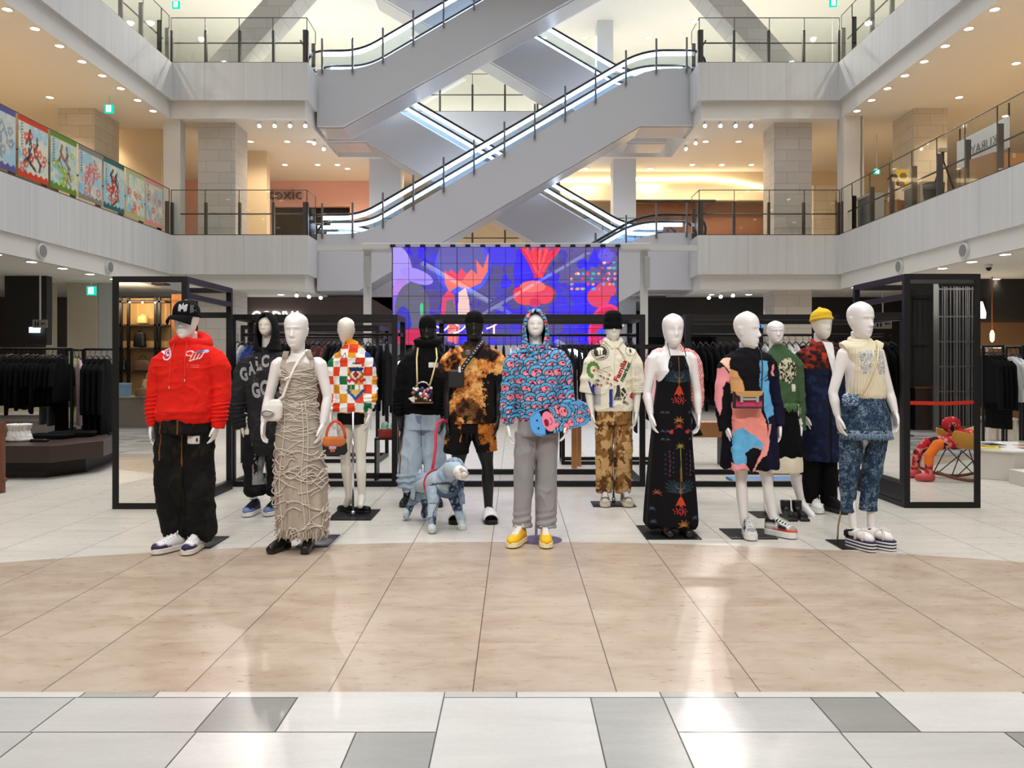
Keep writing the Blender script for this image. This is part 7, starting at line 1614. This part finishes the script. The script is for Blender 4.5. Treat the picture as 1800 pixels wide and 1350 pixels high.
rack_row(PX(436, 11.6), PX(655, 11.6), 11.6, 1.74, ['black', ('black', 'navy'), 'black', ('rust', 'black'), ('charcoal', 'black'), 'black'], 'on the deeper rack behind the left frame', rr, ('jacket',), .10)
rack_row(PX(1000, 11.25), PX(1190, 11.25), 11.25, 1.58, ['charcoal', ('black', 'charcoal'), 'black'], 'on the deeper rack behind the centre frame', rr, ('trousers', 'trousers', 'dress'), .085)

# ---- left side: dark wooden platform and its racks
M_DWOOD = mat('dark_walnut', c8(52, 36, 29), .45, var=.25, sc=3)
pf = thing('display_platform', 'low dark wooden display platform at the far left under the black clothes', 'platform', (-7.3, 9.6, 0))
top = [(-10.2, 9.55), (-5.45, 9.55), (-5.15, 10.2), (-5.95, 13.6), (-10.2, 13.6)]
build('top', MB().prism(top, .20, .40, 'z'), M_DWOOD, pf, rel=True, bev=.006); build('plinth', MB().prism([(-10.1, 9.75), (-5.62, 9.75), (-5.40, 10.25), (-5.75, 11.9), (-10.1, 11.9)], 0, .20, 'z'), mat('plinth_dark', c8(30, 22, 19), .6), pf, rel=True)
def rack(label, x0, x1, y, z1, z0=.40, t=.03, dy=.22):
    r = thing('clothes_rack', label, 'clothes rack', ((x0+x1)/2, y, z0))
    build('rail', MB().tube([(x0, y, z1), (x1, y, z1)], .017, 8), M_BLACK, r, True, rel=True)
    for x in (x0, x1): build('post', MB().box(x-t/2, x+t/2, y-t/2, y+t/2, z0, z1+.01), M_BLACK, r, rel=True); build('foot', MB().box(x-t/2, x+t/2, y-dy, y+dy, z0, z0+.03), M_BLACK, r, rel=True)
    return r
YL = 11.0
rack('black steel clothes rack on the left platform, full of black tops', PX(-90, YL), PX(126, YL), YL, 1.565); rack('black steel clothes rack on the left platform with the long black coats', PX(149, YL+.2), PX(205, YL+.2), YL+.2, 1.56)
rack_row(PX(-80, YL), PX(118, YL), YL, 1.565, ['black'], 'on the left platform rack', rr, ('tee', 'jacket', 'tee'), .065)
for px, k, c_, sc in ((20, 'trousers', 'navy', .78), (48, 'trousers', 'navy', .8), (78, 'trousers', 'grey green', 1.0), (92, 'trousers', 'grey green', 1.02), (108, 'dress', 'black', .93)): hang(k, c_, PX(px, YL+.3), YL+.3, 1.565, '%s %s hanging low at the back of the left platform rack' % (c_, k), c_+' '+k+' at the back of the left rack', .12, sc)
hang('coat', 'pink', PX(139, 11.6), 11.6, 1.56, 'long pink patterned coat hanging between the two left racks', 'pink coat', .6, .92); hang('coat', 'lime print', PX(131, 11.9), 11.9, 1.56, 'lime and black print coat hanging behind the pink coat', 'lime coat', .3, .92)
rack('thin black clothes rack at the back of the left platform with the pink coat', PX(118, 11.75), PX(146, 11.75), 11.75, 1.56)
for i, px in enumerate((158, 168, 178, 188)): hang('coat', 'black', PX(px, YL+.2), YL+.2, 1.56, 'long black coat on the narrower rack beside the pink coat', 'long black coats at far left', .12, 1.0)
bg = thing('pouch_bag', 'white drawstring pouch bag standing on the left wooden platform', 'bag', (PX(34, 10.1), 10.1, .40))
b = MB().torso([(0, 0, 0, .14, .09), (.02, 0, 0, .165, .11), (.08, 0, 0, .15, .10), (.14, 0, 0, .12, .075), (.18, 0, 0, .135, .085), (.21, 0, 0, .15, .09)], 30, 2.1); me = remesh(b, .007, 2); v, n = vn(me); an = np.arctan2(v[:, 1], v[:, 0]); v = v+n*((.009*np.sin(an*13)*np.clip((v[:, 2]-.05)*8, 0, 1))+.016*(fbm(v[:, 0]*15, v[:, 2]*15, 3)-.5))[:, None]; setv(me, v); link('pouch', me, mat('white_leather', c8(232, 226, 218)), bg)
build('drawstring', MB().tube([(.125*math.cos(a), .08*math.sin(a), .145) for a in np.linspace(0, 2*PI, 25)], .006, 6), mat('cream_cord', c8(220, 210, 190)), bg, True)
def folded(label, x, y, z, w_, d_, h_, m, rz=0, group=None):
    t_ = thing('folded_garment', label, 'folded clothes', (x, y, z), rz, group); b = MB()
    for k in range(2): b.torso([(h_*k/2+.001, .01*k, 0, w_/2, d_/2), (h_*k/2+h_*.2, .01*k, 0, w_/2+.008, d_/2+.006), (h_*(k+1)/2, 0, 0, w_/2-.004, d_/2-.004)], 24, 5)
    me = remesh(b, .008, 2); v, n = vn(me); v = v+n*(.010*(fbm(v[:, 0]*12, v[:, 1]*12+v[:, 2]*20, 3)-.5))[:, None]; v[:, 2] = np.maximum(v[:, 2], 0); setv(me, v); link('cloth', me, m, t_); return t_
folded('black folded jersey lying beside the white pouch bag', PX(90, 10.5), 10.5, .40, .50, .34, .06, MK5); folded('black folded trousers at the right end of the left platform', PX(145, 11.0), 10.75, .40, .55, .34, .07, MK5, .25); folded('small black wallet pouch in front of the folded jersey', PX(69, 10.05), 10.05, .40, .20, .11, .035, mat('black_leather', c8(18, 17, 18)))
wd = thing('wooden_stand', 'edge of a brown wooden stand cut by the left border of the view', 'stand', (PX(2, 8.6), 8.6, 0)); M_BWOOD = mat('brown_wood', c8(110, 62, 40), .5, var=.2, sc=4)
build('post', MB().box(-.05, .03, -.03, .03, 0, .75), M_BWOOD, wd, bev=.004); 
for z in (.12, .66): build('crossbar', MB().box(-.5, .05, -.025, .025, z, z+.04), M_BWOOD, wd, bev=.004)
build('post', MB().box(-.56, -.5, -.03, .03, 0, .75), M_BWOOD, wd, bev=.004)
def low_table(label, px0, px1, D, z, m, d_=.6, group=None):
    x0, x1 = PX(px0, D), PX(px1, D); t_ = thing('low_table', label, 'table', ((x0+x1)/2, D, 0), 0, group)
    build('top', MB().box(x0, x1, D, D+d_, z-.04, z), m, t_, rel=True)
    for x in (x0+.03, x1-.03):
        for y in (D+.03, D+d_-.03): build('leg', MB().box(x-.02, x+.02, y-.02, y+.02, 0, z-.04), m, t_, rel=True)
M_WTAB = mat('white_laminate', c8(214, 208, 196), .5)
low_table('long white low table of goods far behind the left racks', -40, 72, 15.5, .42, M_WTAB); low_table('low white bench far behind the right clothes rack', 1737, 1790, 14.0, .42, M_WTAB); low_table('low pale table beside the left mirror box', 183, 240, 15.0, .40, M_WTAB)
r2 = random.Random(12)
for i in range(9): x = PX(-25+11*i, 15.6); build_ = thing('goods_box', 'small cream goods box on the white low table behind the left racks', 'box', (x, 15.75, .42), r2.uniform(-.2, .2), 'cream boxes on the far left table'); h = r2.uniform(.12, .32); build('carton', MB().box(-.07, .07, -.07, .07, 0, h), mat('cream_carton', c8(214, 200, 172), .7), build_); build('lid', MB().box(-.075, .075, -.075, .075, h, h+.03), mat('cream_lid', c8(228, 218, 196), .7), build_)

# ---- right side: rack, white podium with magazines, warm shop
rack('black steel clothes rack at the far right beyond the mirror box', PX(1728, 11), PX(1763, 11), 11, 1.6, 0); rack('black steel clothes rack at the right border of the view', PX(1798, 11), PX(1850, 11), 11, 1.6, 0)
for px, k, c_, rz in ((1730, 'jacket', 'black', .5), (1738, 'jacket', 'black', .5), (1746, 'jacket', 'black', .45), (1755, 'coat', 'black', .5)): hang(k, c_, PX(px, 11), 11, 1.6, '%s %s hanging on the far right rack next to the mirror box' % (c_, k), 'black clothes on far right rack', rz*.4, .95).scale[0] = .8
for px, k, c_ in ((1776, 'tee', 'white'), (1786, 'tee', 'white')): hang(k, c_, PX(px, 11.1), 11.1, 1.585, 'white printed T-shirt hanging between the far right racks', 'white T-shirts far right', .2)
rack('thin black rack holding white T-shirts between the far right racks', PX(1769, 11.1), PX(1793, 11.1), 11.1, 1.585, 0, .02)
for px in (1806, 1816): hang('jacket', 'black', PX(px, 11), 11, 1.6, 'black top hanging at the right border of the view', 'black tops at the right border', .2)
pd = thing('podium', 'low white octagonal podium at the right, spread with magazines', 'podium', (6.15, 9.7, 0))
build('block', MB().prism([(5.42, 9.75), (5.78, 9.42), (6.9, 9.42), (7.2, 9.75), (7.2, 10.6), (5.42, 10.6)], 0, .33, 'z'), M_WTAB, pd, rel=True, bev=.006); build('top_board', MB().prism([(5.40, 9.74), (5.77, 9.40), (6.91, 9.40), (7.22, 9.74), (7.22, 10.62), (5.40, 10.62)], .33, .35, 'z'), mat('white_board', c8(228, 226, 222), .4), pd, rel=True)
pd2 = thing('podium', 'lower white podium box at the right border with a purple book', 'podium', (5.9, 8.95, 0)); build('block', MB().box(5.65, 6.6, 8.9, 9.32, 0, .16), M_WTAB, pd2, rel=True, bev=.005)
MC = [((236, 206, 60), 'yellow'), ((40, 40, 42), 'black'), ((230, 228, 224), 'white'), ((236, 150, 140), 'salmon'), ((220, 220, 214), 'pale grey'), ((120, 150, 90), 'green'), ((240, 238, 232), 'ivory'), ((60, 60, 70), 'charcoal'), ((206, 196, 180), 'sand')]
def magazine(x, y, z, rz, c_, nm, where, w_=.21, h_=.29):
    t_ = thing('magazine', '%s magazine lying %s' % (nm, where), 'magazine', (x, y, z), rz)
    build('pages', MB().box(-w_/2, w_/2, -h_/2, h_/2, 0, .012), mat('paper', c8(236, 232, 224), .7), t_); build('cover', MB().box(-w_/2-.003, w_/2+.002, -h_/2-.002, h_/2+.002, .012, .015), mat('cover_%s' % nm.replace(' ', '_'), c8(*c_), .35), t_)
    build('title_block', MB().box(-w_*.35, w_*.35, h_*.2, h_*.36, .015, .0155), mat('cover_ink', c8(34, 32, 36), .4) if sum(c_) > 300 else M_WTAB, t_)
for i, (c_, nm) in enumerate(MC): magazine(5.66+.16*i, 9.72+.26*(i % 3), .35+.016*(i % 2), r2.uniform(-.5, .5), c_, nm, 'open-faced on the white octagonal podium')
magazine(5.9, 9.08, .16, .2, (86, 50, 150), 'purple', 'on the lower white podium')
struct('wall_warm_shop', MB().box(PX(1722, 19), 14, 19, 19.2, 0, 2.55), mat('warm_shop_wall', c8(176, 136, 98), .7)); struct('beam_dark_header', MB().box(PX(1700, 18), 14, 17.6, 18.6, 2.3, C1), M_DARKW)
low_table('white display shelf unit under the warm shop wall', 1735, 1830, 16.5, 1.72, M_WTAB, .4)
pl = thing('pendant_lamp', 'slim amber pendant lamp on a wire in the warm shop at the right', 'lamp', (PX(1744, 17.2), 17.2, C1))
build('wire', MB().tube([(0, 0, 0), (0, 0, -1.15)], .012, 6), mat('amber_wire', c8(150, 84, 40)), pl); build('bulb', MB().lathe([(.01, -1.38), (.04, -1.34), (.045, -1.2), (.02, -1.13)], n=12), emit('amber_bulb', (1, .55, .2), 5), pl, True); lamp('pendant_glow', 'POINT', (PX(1744, 17.2), 17.0, C1-1.5), 25, WARM, size=.1)
ls = thing('lit_sign', 'bright white and amber lit sign half hidden behind the right mirror box', 'sign', (PX(1727, 17.5), 17.53, 2.33)); build('case', MB().box(-.15, .1, 0, .06, -.02, .42), M_BLACK, ls); build('lit_face', MB().torso([(0, -.01, -.01, .09, .02), (.12, -.01, -.01, .1, .02), (.25, -.03, -.01, .08, .02), (.36, -.03, -.01, .04, .02)], 16), emit('lit_sign_face', (1, .86, .66), 7), ls, True)
cm = thing('security_camera', 'small dark dome camera under the right ground floor ceiling', 'camera', (PX(1738, 15.05), 15.05, C1)); build('mount', MB().lathe([(.06, 0), (.06, -.05), (.04, -.06)], n=16), M_WHITE, cm, True); build('dome', MB().lathe([(.05, -.05), (.045, -.09), (.02, -.115), (.002, -.12)], n=16), M_BLACK, cm, True)

# ---- small things between the frames
ws = thing('wooden_trestle', 'tall light wooden trestle standing behind the skateboard', 'stand', (PX(1014, 10.6), 10.6, 0)); LW = mat('light_wood', c8(170, 116, 70), .5, var=.2, sc=4)
build('leg', MB().box(-.07, .0, -.02, .02, 0, .8), LW, ws, bev=.003); build('leg', MB().box(.02, .075, .2, .24, 0, .8), LW, ws, bev=.003); build('cross_piece', MB().box(-.07, .075, -.02, .24, .72, .76), LW, ws)
cr = thing('wooden_crate', 'light wooden crate on the floor rail behind the black halter dress', 'crate', (PX(1232, 11.0), 11.0, 0)); build('box', MB().box(-.3, .3, -.15, .15, .38, .58), LW, cr, bev=.004)
for x in (-.27, .27): build('leg', MB().box(x-.02, x+.02, -.12, .12, 0, .38), M_BLACK, cr)
rb = thing('shoe_shelf', 'low black shelf holding a red box inside the left frame end', 'shelf', (PX(684, 9.5), 9.55, 0)); build('shelf_board', MB().box(-.16, .12, -.12, .12, .48, .50), M_BLACK, rb)
for x in (-.15, .11): build('leg', MB().box(x-.012, x+.012, -.11, .11, 0, .48), M_BLACK, rb)
rx = thing('shoe_box', 'red shoe box on the low black shelf', 'box', (PX(684, 9.5), 9.55, .50)); build('carton', MB().box(-.12, .10, -.09, .09, 0, .075), mat('box_red', c8(150, 44, 30), .6), rx); build('lid', MB().box(-.125, .105, -.095, .095, .075, .10), mat('box_red2', c8(170, 56, 38), .6), rx)
sn = thing('sneakers', 'pair of mint green sneakers on the red shoe box', 'shoes', (PX(684, 9.5), 9.55, .60))
for x in (-.06, .05): build('sneaker', MB().tube([(x, .07, .045), (x, .02, .05), (x, -.05, .035), (x, -.09, .03)], [.034, .04, .038, .026], 12).box(x-.036, x+.036, -.11, .1, 0, .014), mat('mint', c8(150, 196, 178), .6), sn, True)
bm_ = thing('blue_mat', 'bright blue board on the floor behind the legs of the painted dress', 'board', (PX(1345, 9.5), 9.45, 0)); build('board', MB().box(-.42, .32, -.2, .2, 0, .03), mat('bright_blue', c8(40, 120, 190), .5), bm_, bev=.004)

# ================================================================== level two right: stall, person, tripod, banner
M_SHEET = cloth('stall_cloth', c8(176, 182, 182))
def stall(label, px0, px1, D, top, m):
    x0, x1 = PX(px0, D), PX(px1, D); t_ = thing('market_table', label, 'table', ((x0+x1)/2, D, F2)); z = F2+top
    build('top', MB().box(x0, x1, D, D+.8, z-.03, z), M_WTAB, t_, rel=True)
    for x in (x0+.04, x1-.04): build('leg', MB().box(x-.02, x+.02, D+.05, D+.75, F2, z-.03), M_STEEL, t_, rel=True)
    b = MB().box(x0-.01, x1+.01, D-.015, D+.0, F2+.1, z+.005).box(x0-.01, x1+.01, D-.015, D+.8, z+.001, z+.008); build('cloth', b, m, t_, rel=True)
stall('market table under a pale cloth behind the right gallery glass, nearest the corner', 1530, 1553, 18.6, .75, M_SHEET); stall('market table under a grey cloth behind the right gallery glass, by the round tub', 1618, 1652, 16.9, .62, cloth('stall_grey', c8(150, 148, 140)))
def carton(label, px, D, w_, h_, m, rz=0, z=F2, group=None):
    t_ = thing('cardboard_box', label, 'box', (PX(px, D), D, z), rz, group); build('carton', MB().box(-w_/2, w_/2, -w_*.35, w_*.35, 0, h_), m, t_, bev=.004); build('tape', MB().box(-.03, .03, -w_*.35-.002, w_*.35+.002, h_-.08, h_+.002), mat('parcel_tape', c8(196, 170, 124), .4), t_)
M_CARD = mat('cardboard', c8(166, 122, 80), .8)
carton('brown cardboard box behind the right gallery glass under the bent person', 1583, 18.0, .5, .42, M_CARD, .3); carton('tall brown cardboard box leaning in front of the white banner', 1707, 15.2, .28, .62, M_CARD, .1); carton('flat cardboard boxes at the right end of the banner', 1760, 14.2, .8, .45, M_CARD, .2); carton('low cardboard box below the banner lettering', 1732, 14.9, .5, .34, mat('cardboard_grey', c8(140, 116, 84), .8))
bn = thing('banner', 'white banner with mirrored grey lettering hung behind the right gallery glass', 'banner', (PX(1695, 14.9), 15.0, F2+.45)); xw = PX(1764, 14.0)-PX(1695, 14.9)
build('cloth', MB().box(0, .012, -1.45, .15, 0, .52), mat('banner_white', c8(226, 222, 214), .7), bn)
lt = text_mb('AKURAYA', 1.15, .17, .004); lt.V = [np.stack([np.full(len(v), -.006)-v[:, 1]*0-.001*(v[:, 1] < 0), .02-v[:, 0]*1.0, v[:, 2]+.14], 1) for v in lt.V]; lt.V = [np.stack([v[:, 0], -1.3-(v[:, 1]-.02)-.0, v[:, 2]], 1) for v in lt.V]; build('lettering', lt, mat('banner_ink', c8(120, 116, 110), .6), bn, fix=False)
for y in (-1.4, .1): build('pole', MB().tube([(.03, y, -.45), (.03, y, .75)], .014, 8), M_BLACK, bn)
tp = thing('tripod', 'black camera tripod with a small pale camera behind the right gallery glass', 'tripod', (PX(1657, 15.8), 15.8, F2)); 
for a in (0, 2.1, 4.2): build('leg', MB().tube([(0, 0, .82), (.30*math.cos(a), .30*math.sin(a), .0)], .016, 8), M_BLACK, tp)
build('head', MB().tube([(0, 0, .8), (0, 0, .95)], .03, 10), M_BLACK, tp); build('camera', MB().box(-.08, .08, -.04, .04, .95, 1.03), mat('camera_grey', c8(170, 168, 160), .4), tp, bev=.01)
tb = thing('tub', 'round black tub standing by the grey stall cloth', 'tub', (PX(1641, 16.0), 16.0, F2)); build('pot', MB().lathe([(.16, 0), (.19, .2), (.2, .36), (.185, .36), (.17, .05)], n=24), M_BLACK, tb, True); build('lid', MB().lathe([(.2, .36), (.2, .38), (.0, .40)], n=24), M_BLACK, tb)
fl = thing('flag', 'yellow printed banner flag standing behind the bent person', 'flag', (PX(1586, 18.9), 18.9, F2)); build('cloth', MB().box(-.14, .14, -.005, .005, .55, 1.35), cloth('flag_yellow', c8(226, 206, 70)), fl); build('pole', MB().tube([(.15, 0, 0), (.15, 0, 1.4)], .012, 8), M_WHITE, fl)
for z, x in ((1.0, -.02), (.75, .03), (1.2, .02)): build('printed_mark', MB().torso([(z-.07, x, -.007, .05, .004), (z, x, -.007, .09, .004), (z+.07, x, -.007, .04, .004)], 12), mat('flag_ink', c8(120, 84, 60)), fl)
P_ = Man(18.6, 1580, 'person in a dark cap and white T-shirt bending over the market table', mat('skin', c8(214, 170, 146), .55), 'person', F2)
P_.body(310, 325.5, 1566, ((1567, 335), (1582, 333)), (((1564, 349, -.1), (1556, 351, -.2)), ((1580, 349, -.05), (1566, 353, -.2))), (((1584, 377, 0), (1586, 396, .02)), ((1592, 377, 0), (1594, 396, .02))), (1586, 358, 24), yaw=-.9, face=1, hands=.95, neck=.05, waist=.12, hy=-.12)
b = MB().torso([(P_.z(362), P_.x(1586), 0, .17, .13), (P_.z(350), P_.x(1582), -.01, .17, .13), (P_.z(338), P_.x(1576), -.02, .185, .135), (P_.z(331), P_.x(1574), -.02, .16, .11), (P_.z(328), P_.x(1572), -.02, .08, .07)], 24); b.tube([P_.p(1569, 334), P_.p(1565, 343, -.05)], [.07, .075], 12).tube([P_.p(1581, 333), P_.p(1581, 343, -.03)], [.07, .075], 12); P_.wear('t_shirt', b, cloth('person_white', c8(224, 222, 216)), vox=.012)
b = MB().torso([(P_.z(390), P_.x(1588), 0, .15, .12), (P_.z(372), P_.x(1587), 0, .16, .13), (P_.z(358), P_.x(1586), 0, .165, .13)], 20); P_.wear('trousers', b, MK5, vox=.014)
cp, zb = cap(P_, MK5, True, -.9, lift=.0, h=.11); build('hair', MB().ell((P_.hd+.035, P_.hy+.06, P_.zn+.13), (.085, .075, .11), 14, 9).tube([(P_.hd+.07, P_.hy+.10, P_.zn+.16), (P_.hd+.16, P_.hy+.14, P_.zn+.10), (P_.hd+.19, P_.hy+.15, P_.zn-.06)], [.03, .045, .015], 10), mat('dark_hair', c8(36, 26, 22), .5), P_.root, True)

# ================================================================== what the two mirrors show behind the photographer
def MX(px, Dm): return PX(px, Dm)
YM = 7.655
def my(Dm): return 2*YM-Dm
sb = thing('shop_shelving', 'tall black shelving with lit warm back panel seen in the left mirror', 'shelf', (MX(245, 19), my(19), 0))
x0, x1, yb = MX(170, 19), MX(290, 19), my(19)
build('back_panel', MB().box(x0, x1, yb-.35, yb-.30, 0, 2.9), mat('shop_tan', c8(186, 146, 92), .7), sb, rel=True)
for px in (182, 212, 225, 273, 279.6): build('upright', MB().box(MX(px, 19)-.03, MX(px, 19)+.03, yb-.06, yb, 0, 2.9), M_BLACK, sb, rel=True)
for py in (497, 528.5, 570, 611, 653.6): z = PZ(py, 19); build('shelf_board', MB().box(x0, x1, yb-.30, yb, z-.04, z), mat('shelf_dark', c8(50, 34, 26), .5), sb, rel=True)
struct('wall_shop_orange', MB().box(MX(292, 19), MX(330, 19), yb-.4, yb-.3, 0, 3), mat('shop_orange', c8(196, 126, 76), .7))
for i in range(5): lamp('shelf_lamp', 'POINT', (MX(200+22*i, 19), yb+.45, 2.75), 16, WARM, size=.012)
ct = thing('shop_counter', 'grey shop counter reflected in the left mirror', 'counter', (MX(240, 17.2), my(17.2), 0)); build('front', MB().box(MX(150, 17.2), MX(300, 17.2), my(17.2)-.7, my(17.2), 0, .63), mat('counter_grey', c8(120, 110, 98), .6), ct, rel=True); build('top', MB().box(MX(150, 17.2)-.02, MX(300, 17.2)+.02, my(17.2)-.72, my(17.2)+.02, .63, .66), mat('counter_top', c8(150, 140, 126), .5), ct, rel=True)
def small_bag(label, px, py, Dm, w_, h_, m, style='bag'):
    t_ = thing('handbag', label, 'bag', (MX(px, Dm), my(Dm)-.12, PZ(py, Dm)))
    b = MB().torso([(0, 0, 0, w_*.45, .07), (h_*.1, 0, 0, w_*.5, .085), (h_*.6, 0, 0, w_*.46, .075), (h_, 0, 0, w_*.36, .05)], 20, 2.8); link('body', remesh(b, .012, 2), m, t_); arch(t_, 'handle', -w_*.2, w_*.2, h_*.9, h_*1.45 if style == 'bag' else h_*1.12, 0, .010, m)
GM = mat('gold_leather', c8(200, 176, 110), .35, .4); BR = mat('brown_leather', c8(84, 58, 40), .5); TN = mat('tan_raffia', c8(206, 176, 130), .7)
small_bag('gold clutch on the upper shelf reflected in the left mirror', 247, 569, 19, .28, .20, GM, 'c'); small_bag('black backpack on the middle shelf reflected in the left mirror', 242, 610, 19, .30, .34, mat('black_leather', c8(18, 17, 18)), 'c'); small_bag('brown duffel bag on the lower shelf reflected in the left mirror', 247, 653, 19, .46, .26, BR); small_bag('black handbag beside the blue box reflected in the left mirror', 211, 653, 19, .24, .24, mat('black_leather', c8(18, 17, 18)))
small_bag('tan woven bag on the counter in the left mirror', 258, 697, 17.4, .34, .36, TN); small_bag('checkered brown basket bag on the counter in the left mirror', 244, 697, 17.0, .26, .16, mat('checker_brown', c8(110, 84, 60), .6, var=.8, sc=40))
bx_ = thing('gift_box', 'pale blue box on the counter reflected in the left mirror', 'box', (MX(214, 17.5), my(17.5), .66)); build('carton', MB().box(-.16, .16, -.12, .12, 0, .24), mat('pale_blue', c8(120, 156, 180), .6), bx_); build('lid', MB().box(-.165, .165, -.125, .125, .24, .28), mat('pale_blue2', c8(136, 170, 192), .6), bx_)
# folding grille, dark shop and barrier belt on the other side
YG = 2*7.71-16.3
gr = thing('folding_grille', 'folding silver security grille across a dark shop, seen in the right mirror', 'grille', (MX(1690, 16.3), YG, 0)); xg0, xg1 = MX(1645, 16.3), MX(1760, 16.3); b = MB()
for i in range(26): x = xg0+.06+(xg1-xg0-.1)*i/25; y = YG+.04*math.sin(i*1.3); b.tube([(x, y, .03), (x+.01*math.sin(i), y, 2.9)], .009, 6)
build('bars', b, M_STEEL, gr, rel=True)
for z in (.1, .8, 1.3, 1.8, 2.3, 2.85): build('cross_bar', MB().box(xg0, xg1, YG-.01, YG+.02, z-.012, z+.012), M_STEEL, gr, rel=True)
build('end_post', MB().box(xg0-.06, xg0+.04, YG-.03, YG+.03, 0, 2.95), M_STEEL, gr, rel=True)
struct('wall_dark_shop', MB().box(MX(1590, 16.5), MX(1790, 16.5), YG-1.5, YG-1.4, 0, 3.1).box(MX(1600, 16.3)-.25, MX(1600, 16.3), YG-1.4, YG, 0, 3.1), mat('shop_grey_dark', c8(58, 55, 52), .7))
dk_ = thing('shop_cabinet', 'dark brown cabinet inside the shop reflected in the right mirror', 'cabinet', (MX(1622, 16.9), YG-.5, 0)); build('body', MB().box(-.3, .25, -.2, .2, 0, .85), M_DWOOD, dk_); build('top', MB().box(-.32, .27, -.22, .22, .85, .88), M_BWOOD, dk_)
bl = thing('barrier_belt', 'bright red barrier belt stretched between posts, seen in the right mirror', 'barrier', (MX(1660, 15.2), 2*7.71-15.2, 0)); yb_ = 2*7.71-15.2; z0 = PZ(707, 15.2)
xb0, xb1 = MX(1590, 15.2), MX(1740, 15.2); build('belt', MB().add([(xb0, yb_, z0-.045), ((xb0+xb1)/2, yb_, z0-.06), (xb1, yb_, z0-.015), (xb1, yb_, z0+.05), ((xb0+xb1)/2, yb_, z0+.01), (xb0, yb_, z0+.025)], [(0, 1, 4, 5), (1, 2, 3, 4)]), mat('belt_red', c8(226, 50, 30), .6), bl, rel=True, fix=False)
for x in (xb0, xb1): build('post', MB().tube([(x, yb_, 0), (x, yb_, z0+.1)], .03, 12).tube([(x, yb_, 0), (x, yb_, .03)], .16, 16), M_STEEL, bl, True, rel=True)
for x in (8.2, 9.4): lamp('grille_fill', 'POINT', (x, YG+1.6, 2.95), 30, NEUT, size=.012)  # unseen lamps added to brighten the grille in the right mirror
# rocking chair with a dressed doll, just outside the right edge of the view
rc = thing('rocking_chair', 'mustard shell rocking chair on wooden rockers, seen in the right mirror', 'chair', (5.28, 5.85, 0), 0)
MU = mat('mustard_shell', c8(196, 138, 48), .45); b = MB(); R = []
for u, z, w_ in ((-.24, .41, .20), (-.20, .395, .26), (-.05, .36, .28), (.12, .35, .28), (.22, .40, .28), (.28, .52, .28), (.33, .68, .26), (.36, .80, .2)):
    a = np.linspace(-1, 1, 13); R.append(np.stack([np.full(13, u), a*w_, z+.20*np.abs(a)**3*(1 if u < .24 else .35)], 1))
f = [(i*13+j, i*13+j+1, (i+1)*13+j+1, (i+1)*13+j) for i in range(7) for j in range(12)]; o = build('shell', b.add(np.concatenate(R), f), MU, rc, True); sd = o.modifiers.new('t', 'SOLIDIFY'); sd.thickness = .012; ss = o.modifiers.new('s', 'SUBSURF'); ss.levels = ss.render_levels = 1
for s in (-1, 1):
    build('rocker', MB().tube([(-.42+.84*q, s*.2, .02+.09*(2*q-1)**2*1.1) for q in np.linspace(0, 1, 13)], .018, 8), M_BWOOD, rc, True)
    w_ = MB()
    for p, q in (((-.12, s*.16, .36), (-.26, s*.2, .05)), ((-.12, s*.16, .36), (.22, s*.2, .04)), ((.14, s*.16, .36), (.26, s*.2, .05)), ((.14, s*.16, .36), (-.22, s*.2, .04))): w_.tube([p, q], .006, 6)
    build('wire_leg', w_, M_BLACK, rc)
dl = thing('doll', 'toy figure in red printed clothes lying in the rocking chair', 'doll', (5.2, 5.85, .0))
b = MB().tube([(.18, 0, .50), (.05, 0, .47), (-.08, 0, .45)], [.10, .11, .10], 14).ell((-.02, -.10, .64), (.11, .1, .1), 14, 10).tube([(.1, -.0, .52), (.0, -.08, .60)], .05, 10)
for s in (-.09, .09): b.tube([(-.08, s, .45), (-.30, s*1.3, .42), (-.40, s*1.5, .30), (-.42, s*1.7, .10), (-.42, s*1.7, .06)], [.07, .065, .055, .045, .04], 12)
b.tube([(.1, -.16, .50), (-.1, -.22, .46), (-.24, -.2, .44)], [.05, .04, .035], 10); me = remesh(b, .010, 3); v, n = vn(me); P = Paint(v[:, 0]*100, v[:, 2]*100, (176, 36, 42)); P.put(fbm(v[:, 0]*26+v[:, 1]*9, v[:, 2]*26, 3) > .56, (206, 130, 120)); P.put(fbm(v[:, 0]*20, v[:, 2]*20+v[:, 1]*20, 3, 4) > .62, (40, 30, 44)); P.put((v[:, 0] < -.25) & (v[:, 1] > 0) & (v[:, 2] > .2), (222, 110, 40)); set_col(me, P.c); link('body', me, vcol('doll_print', .8), dl)
for s in (-.09, .09): build('shoe', MB().tube([(-.36, s*1.7, .05), (-.44, s*1.7, .055), (-.56, s*1.7, .045)], [.045, .055, .035], 12), mat('doll_shoe', c8(196, 70, 70) if s < 0 else c8(220, 206, 196), .6), dl, True)
me = remesh(MB().ell((-.54, -.22, .10), (.10, .10, .10), 20, 14), .01, 1); v, n = vn(me); P = Paint(v[:, 0], v[:, 2], (214, 210, 200)); P.put(hash2(np.floor(v[:, 0]*30), np.floor(v[:, 2]*30)) > .72, (60, 70, 60)); set_col(me, P.c); bal = tag(link('ball', me, vcol('ball_print', .6), None), 'white ball with dark spots on the floor by the rocking chair', 'ball'); bal.location = (5.2, 5.85, 0)
